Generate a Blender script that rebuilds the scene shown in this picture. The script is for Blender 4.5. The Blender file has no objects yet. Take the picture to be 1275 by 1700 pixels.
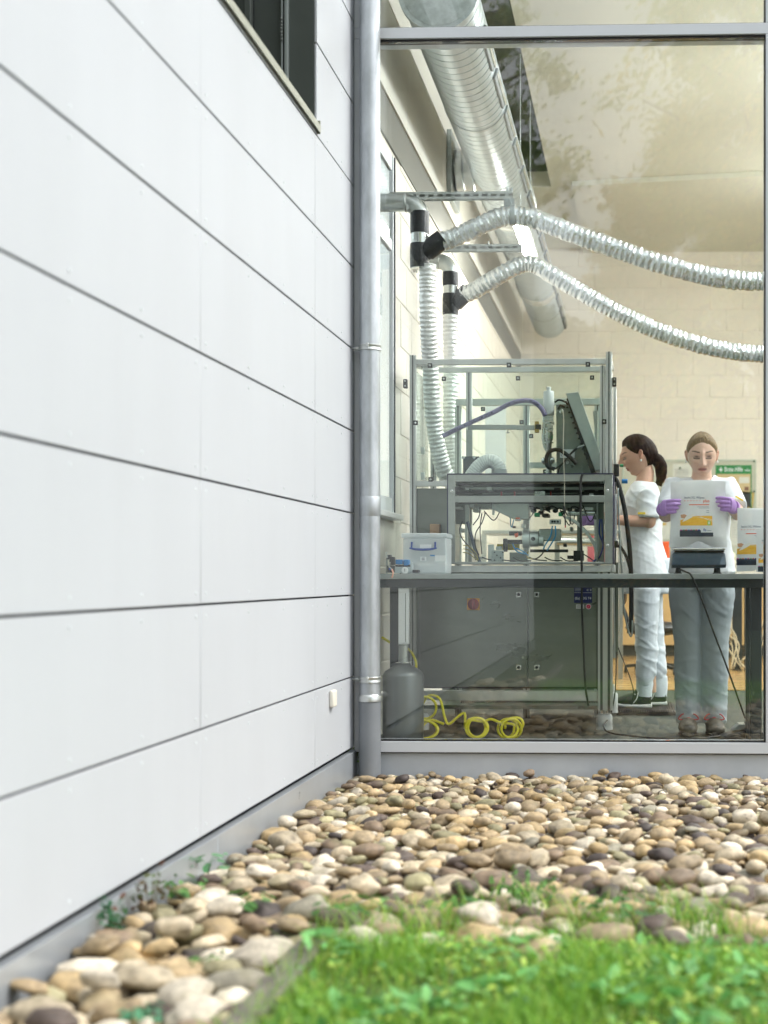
import bpy, math, random
from mathutils import Vector, Matrix, noise
import numpy as np
R = math.radians
random.seed(7); np.random.seed(7)
S = bpy.context.scene
COL = S.collection

# ------------------------------------------------------------------ camera, sky, sun, exposure
FPX, CX, CY, CH = 2361.1, 976.0, 959.0, 0.82      # focal length and principal point in photo pixels, eye height
PSI = math.atan(82.0 / FPX)
cam = bpy.data.cameras.new('camera'); co = bpy.data.objects.new('camera', cam); COL.objects.link(co)
co.location = (0, 0, CH); co.rotation_euler = (R(90), 0, PSI)
cam.sensor_fit = 'VERTICAL'; cam.sensor_height = 36; cam.sensor_width = 27; cam.lens = 50
cam.shift_x = (637.5 - CX) / 1700; cam.shift_y = (CY - 850) / 1700
cam.clip_start = .05; cam.clip_end = 400
cam.dof.use_dof = True; cam.dof.focus_distance = 7.4; cam.dof.aperture_fstop = 2.3
S.camera = co

SUN_EL, SUN_AZ = R(52), R(97)                     # azimuth clockwise from +Y (the view direction)
w = bpy.data.worlds.new('World'); S.world = w; w.use_nodes = True
nt = w.node_tree; nt.nodes.clear()
sky = nt.nodes.new('ShaderNodeTexSky'); sky.sky_type = 'NISHITA'; sky.sun_disc = False
sky.sun_elevation = SUN_EL; sky.sun_rotation = SUN_AZ; sky.air_density = 1.2; sky.dust_density = 3.0
mixw = nt.nodes.new('ShaderNodeMixRGB'); mixw.inputs[0].default_value = .68
mixw.inputs[2].default_value = (10.2, 10.4, 10.7, 1)
bg = nt.nodes.new('ShaderNodeBackground'); bg.inputs[1].default_value = .125
ow = nt.nodes.new('ShaderNodeOutputWorld')
nt.links.new(sky.outputs[0], mixw.inputs[1]); nt.links.new(mixw.outputs[0], bg.inputs[0]); nt.links.new(bg.outputs[0], ow.inputs[0])
sl = bpy.data.lights.new('sun', 'SUN'); sl.energy = 1.5; sl.angle = R(12); sl.color = (1, .95, .88)
so = bpy.data.objects.new('sun', sl); COL.objects.link(so)
sd = Vector((math.sin(SUN_AZ) * math.cos(SUN_EL), math.cos(SUN_AZ) * math.cos(SUN_EL), math.sin(SUN_EL)))
so.rotation_euler = (-sd).to_track_quat('-Z', 'Y').to_euler(); so.location = sd * 30
S.view_settings.view_transform = 'Standard'; S.view_settings.look = 'None'
S.view_settings.exposure = .80; S.view_settings.gamma = 1
S.view_settings.use_curve_mapping = False
S.render.engine = 'CYCLES'
try:
    S.cycles.use_denoising = True
    S.cycles.max_bounces = 10; S.cycles.diffuse_bounces = 5; S.cycles.glossy_bounces = 5
    S.cycles.transmission_bounces = 6; S.cycles.transparent_max_bounces = 24
    S.cycles.sample_clamp_indirect = 6
    S.cycles.caustics_reflective = False; S.cycles.caustics_refractive = False
except Exception: pass

# ------------------------------------------------------------------ photo pixel -> place
def ray(px, py):
    u = (px - CX) / FPX; v = -(py - CY) / FPX
    c, s = math.cos(PSI), math.sin(PSI)
    return Vector((c * u - s, s * u + c, v))
def P(px, py, Y):
    d = ray(px, py); k = Y / d.y; return Vector((d.x * k, Y, CH + d.z * k))
def PX(px, py, X):
    d = ray(px, py); k = X / d.x; return Vector((X, d.y * k, CH + d.z * k))
def sc(Y): return (P(1100, 900, Y).x - P(1000, 900, Y).x) / 100   # metres per photo pixel at depth Y

# ------------------------------------------------------------------ materials
def nn(t, k, **kw):
    n = t.nodes.new(k)
    for a, b in kw.items(): setattr(n, a, b)
    return n
MATS = {}
def M(name, col, rough=.5, metal=0., var=0., vs=4., stretch=(1, 1, 1), bump=0., bs=60., col2=None, spec=.5, coat=0., rv=0., emit=0., sub=0., dirt=0., bd=.004):
    if name in MATS: return MATS[name]
    m = bpy.data.materials.new(name); m.use_nodes = True; t = m.node_tree
    b = t.nodes['Principled BSDF']
    b.inputs['Roughness'].default_value = rough; b.inputs['Metallic'].default_value = metal
    b.inputs['Specular IOR Level'].default_value = spec; b.inputs['Coat Weight'].default_value = coat
    c = (*col, 1); b.inputs['Base Color'].default_value = c
    m.diffuse_color = c
    geo = nn(t, 'ShaderNodeNewGeometry'); mp = nn(t, 'ShaderNodeMapping'); mp.inputs['Scale'].default_value = stretch
    t.links.new(geo.outputs['Position'], mp.inputs['Vector'])
    if var > 0 or col2:
        n1 = nn(t, 'ShaderNodeTexNoise'); n1.inputs['Scale'].default_value = vs; n1.inputs['Detail'].default_value = 6
        n1.inputs['Roughness'].default_value = .62
        t.links.new(mp.outputs[0], n1.inputs['Vector'])
        rp = nn(t, 'ShaderNodeValToRGB'); rp.color_ramp.elements[0].position = .32; rp.color_ramp.elements[1].position = .68
        k2 = col2 if col2 else tuple(x * (1 - var) for x in col)
        rp.color_ramp.elements[0].color = (*k2, 1); rp.color_ramp.elements[1].color = c
        t.links.new(n1.outputs['Fac'], rp.inputs[0])
        last = rp.outputs[0]
        if dirt > 0:
            n3 = nn(t, 'ShaderNodeTexNoise'); n3.inputs['Scale'].default_value = 90; n3.inputs['Detail'].default_value = 3
            t.links.new(geo.outputs['Position'], n3.inputs['Vector'])
            r3 = nn(t, 'ShaderNodeMapRange'); r3.inputs[1].default_value = .68; r3.inputs[2].default_value = .78; r3.inputs[4].default_value = dirt
            t.links.new(n3.outputs['Fac'], r3.inputs[0])
            mx = nn(t, 'ShaderNodeMixRGB'); mx.inputs[2].default_value = (*[x * .35 for x in col], 1)
            t.links.new(r3.outputs[0], mx.inputs[0]); t.links.new(last, mx.inputs[1]); last = mx.outputs[0]
        t.links.new(last, b.inputs['Base Color'])
        if rv > 0:
            mr = nn(t, 'ShaderNodeMapRange'); mr.inputs[3].default_value = rough - rv; mr.inputs[4].default_value = rough + rv
            t.links.new(n1.outputs['Fac'], mr.inputs[0]); t.links.new(mr.outputs[0], b.inputs['Roughness'])
    if bump > 0:
        n2 = nn(t, 'ShaderNodeTexNoise'); n2.inputs['Scale'].default_value = bs; n2.inputs['Detail'].default_value = 4
        t.links.new(mp.outputs[0], n2.inputs['Vector'])
        bp = nn(t, 'ShaderNodeBump'); bp.inputs['Strength'].default_value = bump; bp.inputs['Distance'].default_value = bd
        t.links.new(n2.outputs['Fac'], bp.inputs['Height']); t.links.new(bp.outputs[0], b.inputs['Normal'])
    if emit > 0:
        b.inputs['Emission Color'].default_value = c; b.inputs['Emission Strength'].default_value = emit
    if sub > 0:
        b.inputs['Subsurface Weight'].default_value = sub; b.inputs['Subsurface Radius'].default_value = (.02, .01, .006)
        b.inputs['Subsurface Scale'].default_value = .5
    MATS[name] = m; return m
def glass(name, f0, tint=(1, 1, 1), rough=0., wave=0., haze=0.):
    m = bpy.data.materials.new(name); m.use_nodes = True; t = m.node_tree; t.nodes.clear()
    geo = nn(t, 'ShaderNodeNewGeometry')
    dt = nn(t, 'ShaderNodeVectorMath', operation='DOT_PRODUCT'); t.links.new(geo.outputs['Incoming'], dt.inputs[0]); t.links.new(geo.outputs['Normal'], dt.inputs[1])
    ab = nn(t, 'ShaderNodeMath', operation='ABSOLUTE'); t.links.new(dt.outputs['Value'], ab.inputs[0])
    om = nn(t, 'ShaderNodeMath', operation='SUBTRACT', use_clamp=True); om.inputs[0].default_value = 1; t.links.new(ab.outputs[0], om.inputs[1])
    pw = nn(t, 'ShaderNodeMath', operation='POWER'); pw.inputs[1].default_value = 5; t.links.new(om.outputs[0], pw.inputs[0])
    ml = nn(t, 'ShaderNodeMath', operation='MULTIPLY_ADD', use_clamp=True); ml.inputs[1].default_value = 1 - f0; ml.inputs[2].default_value = f0
    t.links.new(pw.outputs[0], ml.inputs[0])
    tr = nn(t, 'ShaderNodeBsdfTransparent'); tr.inputs[0].default_value = (*tint, 1)
    gl = nn(t, 'ShaderNodeBsdfGlossy'); gl.inputs['Roughness'].default_value = rough
    if wave > 0:
        nz = nn(t, 'ShaderNodeTexNoise'); nz.inputs['Scale'].default_value = 1.3; nz.inputs['Detail'].default_value = 1
        t.links.new(geo.outputs['Position'], nz.inputs['Vector'])
        bp = nn(t, 'ShaderNodeBump'); bp.inputs['Strength'].default_value = wave; bp.inputs['Distance'].default_value = .01
        t.links.new(nz.outputs['Fac'], bp.inputs['Height']); t.links.new(bp.outputs[0], gl.inputs['Normal'])
    mx = nn(t, 'ShaderNodeMixShader'); o = nn(t, 'ShaderNodeOutputMaterial')
    t.links.new(ml.outputs[0], mx.inputs[0]); t.links.new(tr.outputs[0], mx.inputs[1]); t.links.new(gl.outputs[0], mx.inputs[2])
    last = mx.outputs[0]
    if haze > 0:   # dust film on the pane
        df = nn(t, 'ShaderNodeBsdfDiffuse'); df.inputs[0].default_value = (.8, .82, .82, 1)
        nz = nn(t, 'ShaderNodeTexNoise'); nz.inputs['Scale'].default_value = 260; t.links.new(geo.outputs['Position'], nz.inputs['Vector'])
        mr = nn(t, 'ShaderNodeMapRange'); mr.inputs[1].default_value = .72; mr.inputs[2].default_value = .8; mr.inputs[3].default_value = haze; mr.inputs[4].default_value = .35
        t.links.new(nz.outputs['Fac'], mr.inputs[0])
        m2 = nn(t, 'ShaderNodeMixShader'); t.links.new(mr.outputs[0], m2.inputs[0]); t.links.new(last, m2.inputs[1]); t.links.new(df.outputs[0], m2.inputs[2]); last = m2.outputs[0]
    t.links.new(last, o.inputs[0]); MATS[name] = m; return m

# ------------------------------------------------------------------ mesh helpers
ORG = {}
def origin(o): return ORG.get(o.name, Vector((0, 0, 0))) if o else Vector((0, 0, 0))
def catmull(pts, n=8):
    pts = [Vector(p) for p in pts]; out = []
    Q = [pts[0] * 2 - pts[1]] + pts + [pts[-1] * 2 - pts[-2]]
    for i in range(1, len(Q) - 2):
        a, b, c, d = Q[i - 1:i + 3]
        for k in range(n):
            t = k / n
            out.append(.5 * ((2 * b) + (c - a) * t + (2 * a - 5 * b + 4 * c - d) * t * t + (3 * b - a - 3 * c + d) * t ** 3))
    out.append(pts[-1]); return out
def resample(pts, step):
    L = [0]
    for a, b in zip(pts, pts[1:]): L.append(L[-1] + (b - a).length)
    n = max(2, int(L[-1] / step)); out = []; j = 0
    for i in range(n + 1):
        s = L[-1] * i / n
        while j < len(L) - 2 and L[j + 1] < s: j += 1
        k = (s - L[j]) / max(1e-9, L[j + 1] - L[j]); out.append(pts[j].lerp(pts[j + 1], min(1, max(0, k))))
    return out
class G:
    def __init__(s): s.v = []; s.f = []
    def add(s, v, f):
        o = len(s.v); s.v += [Vector(p) for p in v]; s.f += [tuple(i + o for i in q) for q in f]; return s
    def box(s, x0, x1, y0, y1, z0, z1):
        if x0 > x1: x0, x1 = x1, x0
        if y0 > y1: y0, y1 = y1, y0
        if z0 > z1: z0, z1 = z1, z0
        return s.add([(x0, y0, z0), (x1, y0, z0), (x1, y1, z0), (x0, y1, z0), (x0, y0, z1), (x1, y0, z1), (x1, y1, z1), (x0, y1, z1)],
                     [(0, 3, 2, 1), (4, 5, 6, 7), (0, 1, 5, 4), (1, 2, 6, 5), (2, 3, 7, 6), (3, 0, 4, 7)])
    def bar(s, a, b, w, h=None, up=(0, 0, 1)):
        a = Vector(a); b = Vector(b); h = h or w; t = (b - a).normalized(); up = Vector(up)
        if abs(t.dot(up)) > .95: up = Vector((0, 1, 0))
        u = t.cross(up).normalized(); v = u.cross(t)
        vs = [p + u * i * w / 2 + v * j * h / 2 for p in (a, b) for i, j in ((-1, -1), (1, -1), (1, 1), (-1, 1))]
        return s.add(vs, [(0, 1, 2, 3), (7, 6, 5, 4), (0, 4, 5, 1), (1, 5, 6, 2), (2, 6, 7, 3), (3, 7, 4, 0)])
    def loft(s, pts, rad, n=14, ref=(1, 0, 0), cap=True):
        """elliptic sections: a along ref (made square to the path), b across it"""
        pts = [Vector(p) for p in pts]; m = len(pts); ref = Vector(ref); vs = []; u = None
        for i, p in enumerate(pts):
            t = (pts[min(m - 1, i + 1)] - pts[max(0, i - 1)]).normalized()
            r0 = ref if ref.length > 0 else (u if u else (Vector((1, 0, 0)) if abs(t.x) < .8 else Vector((0, 0, 1))))
            u = (r0 - t * r0.dot(t)).normalized(); v = t.cross(u)
            r = rad[i] if isinstance(rad, (list, tuple)) else rad
            a, b = r if isinstance(r, (list, tuple)) else (r, r)
            for k in range(n):
                th = 2 * math.pi * k / n; vs.append(p + u * a * math.cos(th) + v * b * math.sin(th))
        fs = [(i * n + k, i * n + (k + 1) % n, (i + 1) * n + (k + 1) % n, (i + 1) * n + k) for i in range(m - 1) for k in range(n)]
        if cap: fs += [tuple(range(n))[::-1], tuple((m - 1) * n + k for k in range(n))]
        return s.add(vs, fs)
    def tube(s, pts, r, n=10, cap=True): return s.loft(pts, r, n, (0, 0, 0), cap)
    def lathe(s, prof, o, ax=(0, 0, 1), n=24, cap=True):
        o = Vector(o); ax = Vector(ax).normalized()
        u = ax.cross(Vector((0, 0, 1)) if abs(ax.z) < .9 else Vector((1, 0, 0))).normalized(); v = ax.cross(u)
        vs = [o + ax * h + (u * math.cos(2 * math.pi * k / n) + v * math.sin(2 * math.pi * k / n)) * r for r, h in prof for k in range(n)]
        m = len(prof)
        fs = [(i * n + k, i * n + (k + 1) % n, (i + 1) * n + (k + 1) % n, (i + 1) * n + k) for i in range(m - 1) for k in range(n)]
        if cap: fs += [tuple(range(n))[::-1], tuple((m - 1) * n + k for k in range(n))]
        return s.add(vs, fs)
    def cyl(s, a, b, r, n=20):
        a = Vector(a); b = Vector(b); return s.lathe([(r, 0), (r, (b - a).length)], a, b - a, n)
    def prism(s, poly, y0, y1):     # polygon in x,z pushed along y
        n = len(poly); vs = [(x, y, z) for y in (y0, y1) for x, z in poly]
        return s.add(vs, [tuple(range(n)), tuple(range(2 * n - 1, n - 1, -1))] + [(i, i + n, (i + 1) % n + n, (i + 1) % n) for i in range(n)])
    def ell(s, c, r, n=16, m=10):
        c = Vector(c); vs = [c + Vector((0, 0, r[2]))]; fs = []
        for i in range(1, m):
            for k in range(n):
                t = math.pi * i / m; p = 2 * math.pi * k / n
                vs.append(c + Vector((r[0] * math.sin(t) * math.cos(p), r[1] * math.sin(t) * math.sin(p), r[2] * math.cos(t))))
        vs.append(c - Vector((0, 0, r[2])))
        for k in range(n): fs.append((0, 1 + k, 1 + (k + 1) % n))
        for i in range(m - 2):
            for k in range(n): fs.append((1 + i * n + k, 1 + (i + 1) * n + k, 1 + (i + 1) * n + (k + 1) % n, 1 + i * n + (k + 1) % n))
        b = len(vs) - 1
        for k in range(n): fs.append((b, 1 + (m - 2) * n + (k + 1) % n, 1 + (m - 2) * n + k))
        return s.add(vs, fs)
    def plate(s, a, b, c, d, th):   # quad a b c d with thickness
        a, b, c, d = map(Vector, (a, b, c, d)); n = (b - a).cross(d - a).normalized() * th
        return s.add([a, b, c, d, a + n, b + n, c + n, d + n], [(3, 2, 1, 0), (4, 5, 6, 7), (0, 1, 5, 4), (1, 2, 6, 5), (2, 3, 7, 6), (3, 0, 4, 7)])
    def build(s, name, mat, parent=None, bevel=0, seg=2, smooth=True, ang=40, fix=True, colors=None):
        me = bpy.data.meshes.new(name); o0 = origin(parent)
        me.from_pydata([tuple(p - o0) for p in s.v], [], s.f)
        if fix:
            import bmesh
            bm = bmesh.new(); bm.from_mesh(me); bmesh.ops.recalc_face_normals(bm, faces=bm.faces); bm.to_mesh(me); bm.free()
        if smooth:
            me.shade_smooth()
            if ang < 180: me.set_sharp_from_angle(angle=R(ang))
        if colors is not None:
            at = me.color_attributes.new('tint', 'FLOAT_COLOR', 'POINT'); at.data.foreach_set('color', np.asarray(colors, dtype=np.float32).ravel())
        me.materials.append(mat)
        ob = bpy.data.objects.new(name, me); COL.objects.link(ob)
        if parent: ob.parent = parent; ORG[ob.name] = o0
        if bevel:
            b = ob.modifiers.new('bevel', 'BEVEL'); b.width = bevel; b.segments = seg; b.limit_method = 'ANGLE'; b.angle_limit = R(40)
        return ob
def tag(o, label=None, cat=None, group=None, kind=None):
    if label: o['label'] = label
    if cat: o['category'] = cat
    if group: o['group'] = group
    if kind: o['kind'] = kind
    return o
def thing(name, loc, label, cat, group=None):
    o = bpy.data.objects.new(name, None); COL.objects.link(o); o.location = loc; o.empty_display_size = .1
    ORG[o.name] = Vector(loc); return tag(o, label, cat, group)
def struct(name, g, mat, **kw): return tag(g.build(name, mat, **kw), kind='structure')
def inst(src, name, loc, parent, rot=None, scale=None):   # shares the mesh
    o = bpy.data.objects.new(name, src); COL.objects.link(o); o.parent = parent
    o.location = Vector(loc) - origin(parent)
    if rot: o.rotation_euler = rot
    if scale: o.scale = scale
    return o
def text_geo(txt, size):
    cu = bpy.data.curves.new('t', 'FONT'); cu.body = txt; cu.size = size; cu.resolution_u = 2; cu.offset = size * .018
    ob = bpy.data.objects.new('t', cu); COL.objects.link(ob)
    dg = bpy.context.evaluated_depsgraph_get(); me = bpy.data.meshes.new_from_object(ob.evaluated_get(dg))
    vs = [v.co.copy() for v in me.vertices]; fs = [tuple(p.vertices) for p in me.polygons]
    bpy.data.objects.remove(ob); bpy.data.curves.remove(cu); bpy.data.meshes.remove(me)
    return vs, fs
def lettering(txt, fn, size, mat, parent, width=None):
    """fn(x, z) -> world point; text scaled to width when given"""
    vs, fs = text_geo(txt, size)
    if not vs: return
    x0 = min(v.x for v in vs); x1 = max(v.x for v in vs); k = (width / (x1 - x0)) if width else 1
    g = G(); g.add([fn((v.x - x0) * k, v.y) for v in vs], fs)
    return g.build('lettering', mat, parent, smooth=False, fix=False)
def remesh(g, vox, it=6):
    me = bpy.data.meshes.new('r'); me.from_pydata([tuple(p) for p in g.v], [], g.f)
    import bmesh
    bm = bmesh.new(); bm.from_mesh(me); bmesh.ops.recalc_face_normals(bm, faces=bm.faces); bm.to_mesh(me); bm.free()
    ob = bpy.data.objects.new('r', me); COL.objects.link(ob)
    r = ob.modifiers.new('r', 'REMESH'); r.mode = 'VOXEL'; r.voxel_size = vox
    if it: s = ob.modifiers.new('s', 'SMOOTH'); s.factor = .5; s.iterations = it
    dg = bpy.context.evaluated_depsgraph_get(); m2 = bpy.data.meshes.new_from_object(ob.evaluated_get(dg))
    out = G(); out.v = [v.co.copy() for v in m2.vertices]; out.f = [tuple(p.vertices) for p in m2.polygons]
    nr = [Vector(v.normal) for v in m2.vertices]
    bpy.data.objects.remove(ob); bpy.data.meshes.remove(me); bpy.data.meshes.remove(m2)
    return out, nr
def displace(g, nr, fn):
    g.v = [v + n * fn(v, n) for v, n in zip(g.v, nr)]; return g

# ------------------------------------------------------------------ palette
panel_m = M('coated_cladding', (.495, .523, .562), .62, spec=.3, var=.05, vs=2.2, stretch=(1, 1, .22), bump=.03, bs=14, rv=.05, dirt=.06)
dark_m = M('dark_backing', (.02, .022, .03), .8)
rivet_m = M('rivet_paint', (.62, .67, .70), .4)
flash_m = M('base_flashing', (.46, .50, .54), .3, metal=.35, var=.18, vs=3, rv=.08, bump=.05, bs=9)
zinc_m = M('weathered_zinc', (.56, .60, .63), .42, metal=.65, var=.32, vs=14, stretch=(1, 1, .35), rv=.12, bump=.08, bs=120, dirt=.25)
grey_pipe_m = M('grey_cast_pipe', (.22, .24, .26), .5, var=.12, vs=9, dirt=.3)
alu_white_m = M('facade_frame_paint', (.62, .65, .68), .35, var=.05, vs=2, dirt=.12)
gasket_m = M('black_gasket', (.012, .012, .014), .6)
basep_m = M('facade_base_panel', (.56, .60, .64), .4, var=.12, vs=5, dirt=.35)
block_m = M('painted_block', (.84, .80, .71), .7, var=.06, vs=1.7, bump=.25, bs=45)
blockw_m = M('painted_block_pale', (.80, .775, .70), .65, var=.05, vs=1.5, bump=.25, bs=45)
mortar_m = M('painted_mortar', (.79, .755, .67), .8, var=.1, vs=8)
ceil_m = M('ceiling_boards', (.70, .70, .61), .7, var=.05, vs=1)
upper_m = M('upper_wall_sheet', (.74, .73, .66), .35, var=.05, vs=1.2, rv=.05)
vinyl_m = M('grey_green_vinyl', (.055, .07, .058), .6, var=.35, vs=40, rv=.1, spec=.25)
beam_m = M('grey_steel_beam', (.15, .15, .13), .45, var=.1, vs=3)
galv_m = M('galvanised_steel', (.66, .69, .68), .32, metal=.85, var=.22, vs=11, rv=.1, bump=.05, bs=30)
galvd_m = M('galvanised_rail', (.52, .57, .58), .4, metal=.8, var=.3, vs=30, rv=.1)
duct_m = M('spiral_duct_steel', (.54, .61, .64), .36, metal=.8, var=.15, vs=5, rv=.07)
seam_m = M('duct_seam', (.2, .22, .23), .5, metal=.5)
foil_m = M('crinkled_foil', (.84, .88, .90), .24, metal=.9, var=.12, vs=60, bump=1.0, bs=95, rv=.08)
foilw_m = M('crinkled_pale_foil', (.9, .91, .91), .36, metal=.55, var=.06, vs=60, bump=.8, bs=120)
tape_m = M('black_tape', (.018, .02, .024), .28, bump=1.0, bs=50, var=.3, vs=25)
alu_m = M('aluminium_profile', (.66, .69, .68), .32, metal=.6, var=.1, vs=3, stretch=(8, 8, 1), rv=.05)
alug_m = M('profile_groove_shade', (.05, .06, .06), .5)
steel_m = M('brushed_steel', (.42, .45, .43), .33, metal=.75, var=.16, vs=5, stretch=(1, 1, 3), rv=.08, bump=.04, bs=200)
steeld_m = M('dark_steel_door', (.23, .26, .235), .3, metal=.7, var=.22, vs=3, stretch=(1, 1, 2), rv=.08)
steell_m = M('bright_steel', (.66, .68, .67), .22, metal=.9, var=.1, vs=8, rv=.05)
black_m = M('black_plastic', (.014, .015, .017), .4)
rubber_m = M('black_rubber', (.012, .012, .013), .55)
navy_m = M('navy_edge_trim', (.03, .03, .075), .4)
tabletop_m = M('grey_worktop', (.32, .36, .36), .4, var=.12, vs=20)
tableframe_m = M('dark_table_frame', (.025, .035, .04), .4, var=.2, vs=10)
white_pl_m = M('white_plastic', (.78, .8, .8), .4)
skin_tone = (.62, .39, .29)
cloth_m = M('white_cotton', (.80, .84, .88), .9, var=.03, vs=9, bump=.5, bs=40, bd=.004)
trouser_m = M('white_twill', (.66, .72, .78), .9, var=.03, vs=7, bump=.5, bs=40, bd=.004)
glove_m = M('lilac_nitrile', (.44, .25, .62), .4, var=.12, vs=40, bump=.3, bs=80)
yellow_m = M('yellow_hose', (.82, .74, .02), .35)
red_m = M('red_plastic', (.35, .02, .03), .4)
blue_m = M('blue_plastic', (.02, .20, .50), .35)
dblue_m = M('dark_blue_plastic', (.01, .05, .28), .35)
green_m = M('green_plastic', (.01, .30, .12), .4)
orange_m = M('orange_plastic', (.8, .12, .03), .4)
card_m = M('cardboard', (.52, .33, .18), .8, var=.1, vs=12)
facade_glass = glass('facade_glass', .061, (.985, 1, .985), wave=.04, haze=.002)
clear_m = glass('clear_guard_panel', .02, (.95, .98, .965))
win_glass = glass('window_glass', .14, (.75, .82, .82))
# ================================================================== OUTSIDE
YF = 6.6                                         # glass front
XW = P(590, 959, YF).x                            # cladding face of the left building
ZC = -.13
def base_z(y): return -.150 + (6.6 - y) * .019    # soil under the stones, rising towards the lawn

g = G(); g.box(-60, 60, -60, 60, -.40, -.22)
struct('ground', g, M('soil', (.07, .055, .035), .95, var=.4, vs=6, bump=.6, bs=30), smooth=False)

# ---- left building
def zrow(y): return PX(590, y, XW).z
wall = thing('clad_building', (XW - 1, 2, 0), 'long building wall clad in pale grey panels running towards the glass front', 'building')
rows = [zrow(1237) - .004, zrow(1122)]
step = zrow(853) - zrow(988)
z = zrow(988)
while z < 5.2: rows.append(z); z += step
YJ = [YF + .02, PX(523, 900, XW).y]; pl = PX(523, 900, XW).y - PX(333, 900, XW).y
while YJ[-1] > -3.7: YJ.append(YJ[-1] - pl)
WY0, WY1 = 2.9, PX(526, 200, XW).y
WZ0 = PX(526, 204, XW).z; WZ1 = 4.35
gp = .0036
g = G(); x1 = XW - .035; x0 = XW - .3
g.box(x0, x1, YJ[-1], WY0, -.3, 5.25); g.box(x0, x1, WY1, YF + .02, -.3, 5.25)
g.box(x0, x1, WY0, WY1, -.3, WZ0); g.box(x0, x1, WY0, WY1, WZ1, 5.25)
g.build('wall_backing', dark_m, wall, smooth=False)
g = G(); g.box(XW - 5, x0, YJ[-1], YF + .02, -.3, 5.3); 
pan = []
for i in range(len(rows) - 1):
    z0, z1 = rows[i] + gp, rows[i + 1] - gp
    for j in range(len(YJ) - 1):
        y1, y0 = YJ[j] - .0014, YJ[j + 1] + .0014
        rects = [(y0, y1, z0, z1)]
        if z1 > WZ0 and z0 < WZ1 and y1 > WY0 and y0 < WY1:   # cut round the window
            rects = []
            if y1 > WY1: rects.append((max(y0, WY1), y1, z0, z1))
            if y0 < WY0: rects.append((y0, min(y1, WY0), z0, z1))
            ya, yb = max(y0, WY0), min(y1, WY1)
            if z0 < WZ0: rects.append((ya, yb, z0, WZ0))
            if z1 > WZ1: rects.append((ya, yb, WZ1, z1))
        for r in rects:
            if r[1] - r[0] < .02 or r[3] - r[2] < .01: continue
            q = G(); q.box(XW - .010, XW + random.uniform(-.0006, .0006), r[0], r[1], r[2], r[3])
            q.build('panel', panel_m, wall, bevel=.0012, seg=1)
gr = G()
rv_off = [.045, .50, .97, 1.44]
for j in range(len(YJ) - 1):
    if YJ[j] < -1: break
    L = YJ[j] - YJ[j + 1]
    ys = [YJ[j] - .04, YJ[j] - .33, YJ[j] - .62, YJ[j + 1] + .04] if j == 0 else [YJ[j] - o * L / 1.49 for o in rv_off]
    for y in ys:
        for i in range(len(rows) - 1):
            for z in (rows[i] + .035, rows[i + 1] - .035):
                if WY0 - .02 < y < WY1 + .01 and WZ0 < z < WZ1: continue
                gr.lathe([(.0055, 0), (.005, .0014), (.0025, .002)], (XW + .0002, y, z), (1, 0, 0), 10)
tag(gr.build('rivet', rivet_m, wall), kind='stuff')
g = G(); g.box(XW - .02, XW + .012, YJ[-1], YF + .0, -.3, rows[0] - .016)
for k in range(5): g.box(XW - .02, XW + .0135, YF - .02 - k * 2.2, YF - .017 - k * 2.2, -.3, rows[0] - .016)
g.build('base_flashing', flash_m, wall, bevel=.002)
# corner trim and small weep box
g = G(); g.box(XW - .009, XW + .0015, YF - .16, YF - .158, rows[0], 5.2); 
q = PX(549, 1160, XW)
b = G(); b.box(XW, XW + .022, q.y - .032, q.y + .032, q.z - .036, q.z + .038)
b.build('junction_box', M('ivory_plastic', (.8, .77, .68), .45), wall, bevel=.008, seg=3)
# deep window opening
wf = M('dark_window_frame', (.085, .10, .093), .35, metal=.3, var=.15, vs=5)
olive_m = M('window_sill_metal', (.36, .37, .31), .35, metal=.3, var=.12, vs=6)
win = G(); win.box(XW - .26, XW - .012, WY1 - .001, WY1 + .012, WZ0, WZ1); win.box(XW - .26, XW - .012, WY0, WY1, WZ1 - .002, WZ1 + .01)
win = win.build('window', wf, wall, bevel=.001)
g = G(); g.plate((XW + .014, WY0, WZ0 - .012), (XW + .014, WY1 + .008, WZ0 - .012), (XW - .27, WY1 + .008, WZ0 + .035), (XW - .27, WY0, WZ0 + .035), .004)
g.box(XW + .010, XW + .015, WY0, WY1 + .008, WZ0 - .040, WZ0 - .010); g.box(XW - .02, XW + .014, WY1 + .001, WY1 + .009, WZ0 - .044, WZ0 + .01)
g.build('sill', olive_m, win, bevel=.001)
g = G()
for d, wd in ((.115, .012), (.135, .006)): g.box(XW - d - wd, XW - d, WY1 - .03, WY1 - .0015, WZ0 + .012, WZ1 - .003)
g.build('shutter_rail', M('rail_grey', (.30, .34, .34), .35, metal=.5), win, bevel=.001)
g = G(); g.box(XW - .32, XW - .262, WY1 - .05, WY1 - .002, WZ0 + .02, WZ1 - .004); g.box(XW - .32, XW - .262, WY0, WY1 - .051, WZ0 + .02, WZ0 + .075)
g.box(XW - .32, XW - .262, 4.1, 4.16, WZ0 + .076, WZ1 - .004)
g.build('frame', wf, win, bevel=.002)
g = G(); g.box(XW - .30, XW - .285, WY0, WY1 - .051, WZ0 + .076, WZ1 - .004); g.build('pane', glass('mirror_window', .35, (.25, .3, .3)), win, smooth=False)
g = G(); 
for k in range(7): g.ell((XW - .138, WY1 - .035, 3.02 + k * .014), (.006, .006, .008), 8, 6)
g.build('chain_guide', wf, win)
g = G(); g.box(XW - 4, XW - .31, YJ[-1] + .01, YF, -.3, 5.3); g.box(XW - 4.1, XW + .02, YJ[-1] - .1, YF + .05, 5.3, 5.4)
g.build('core', M('rear_render', (.5, .5, .48), .8), wall, smooth=False)

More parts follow.
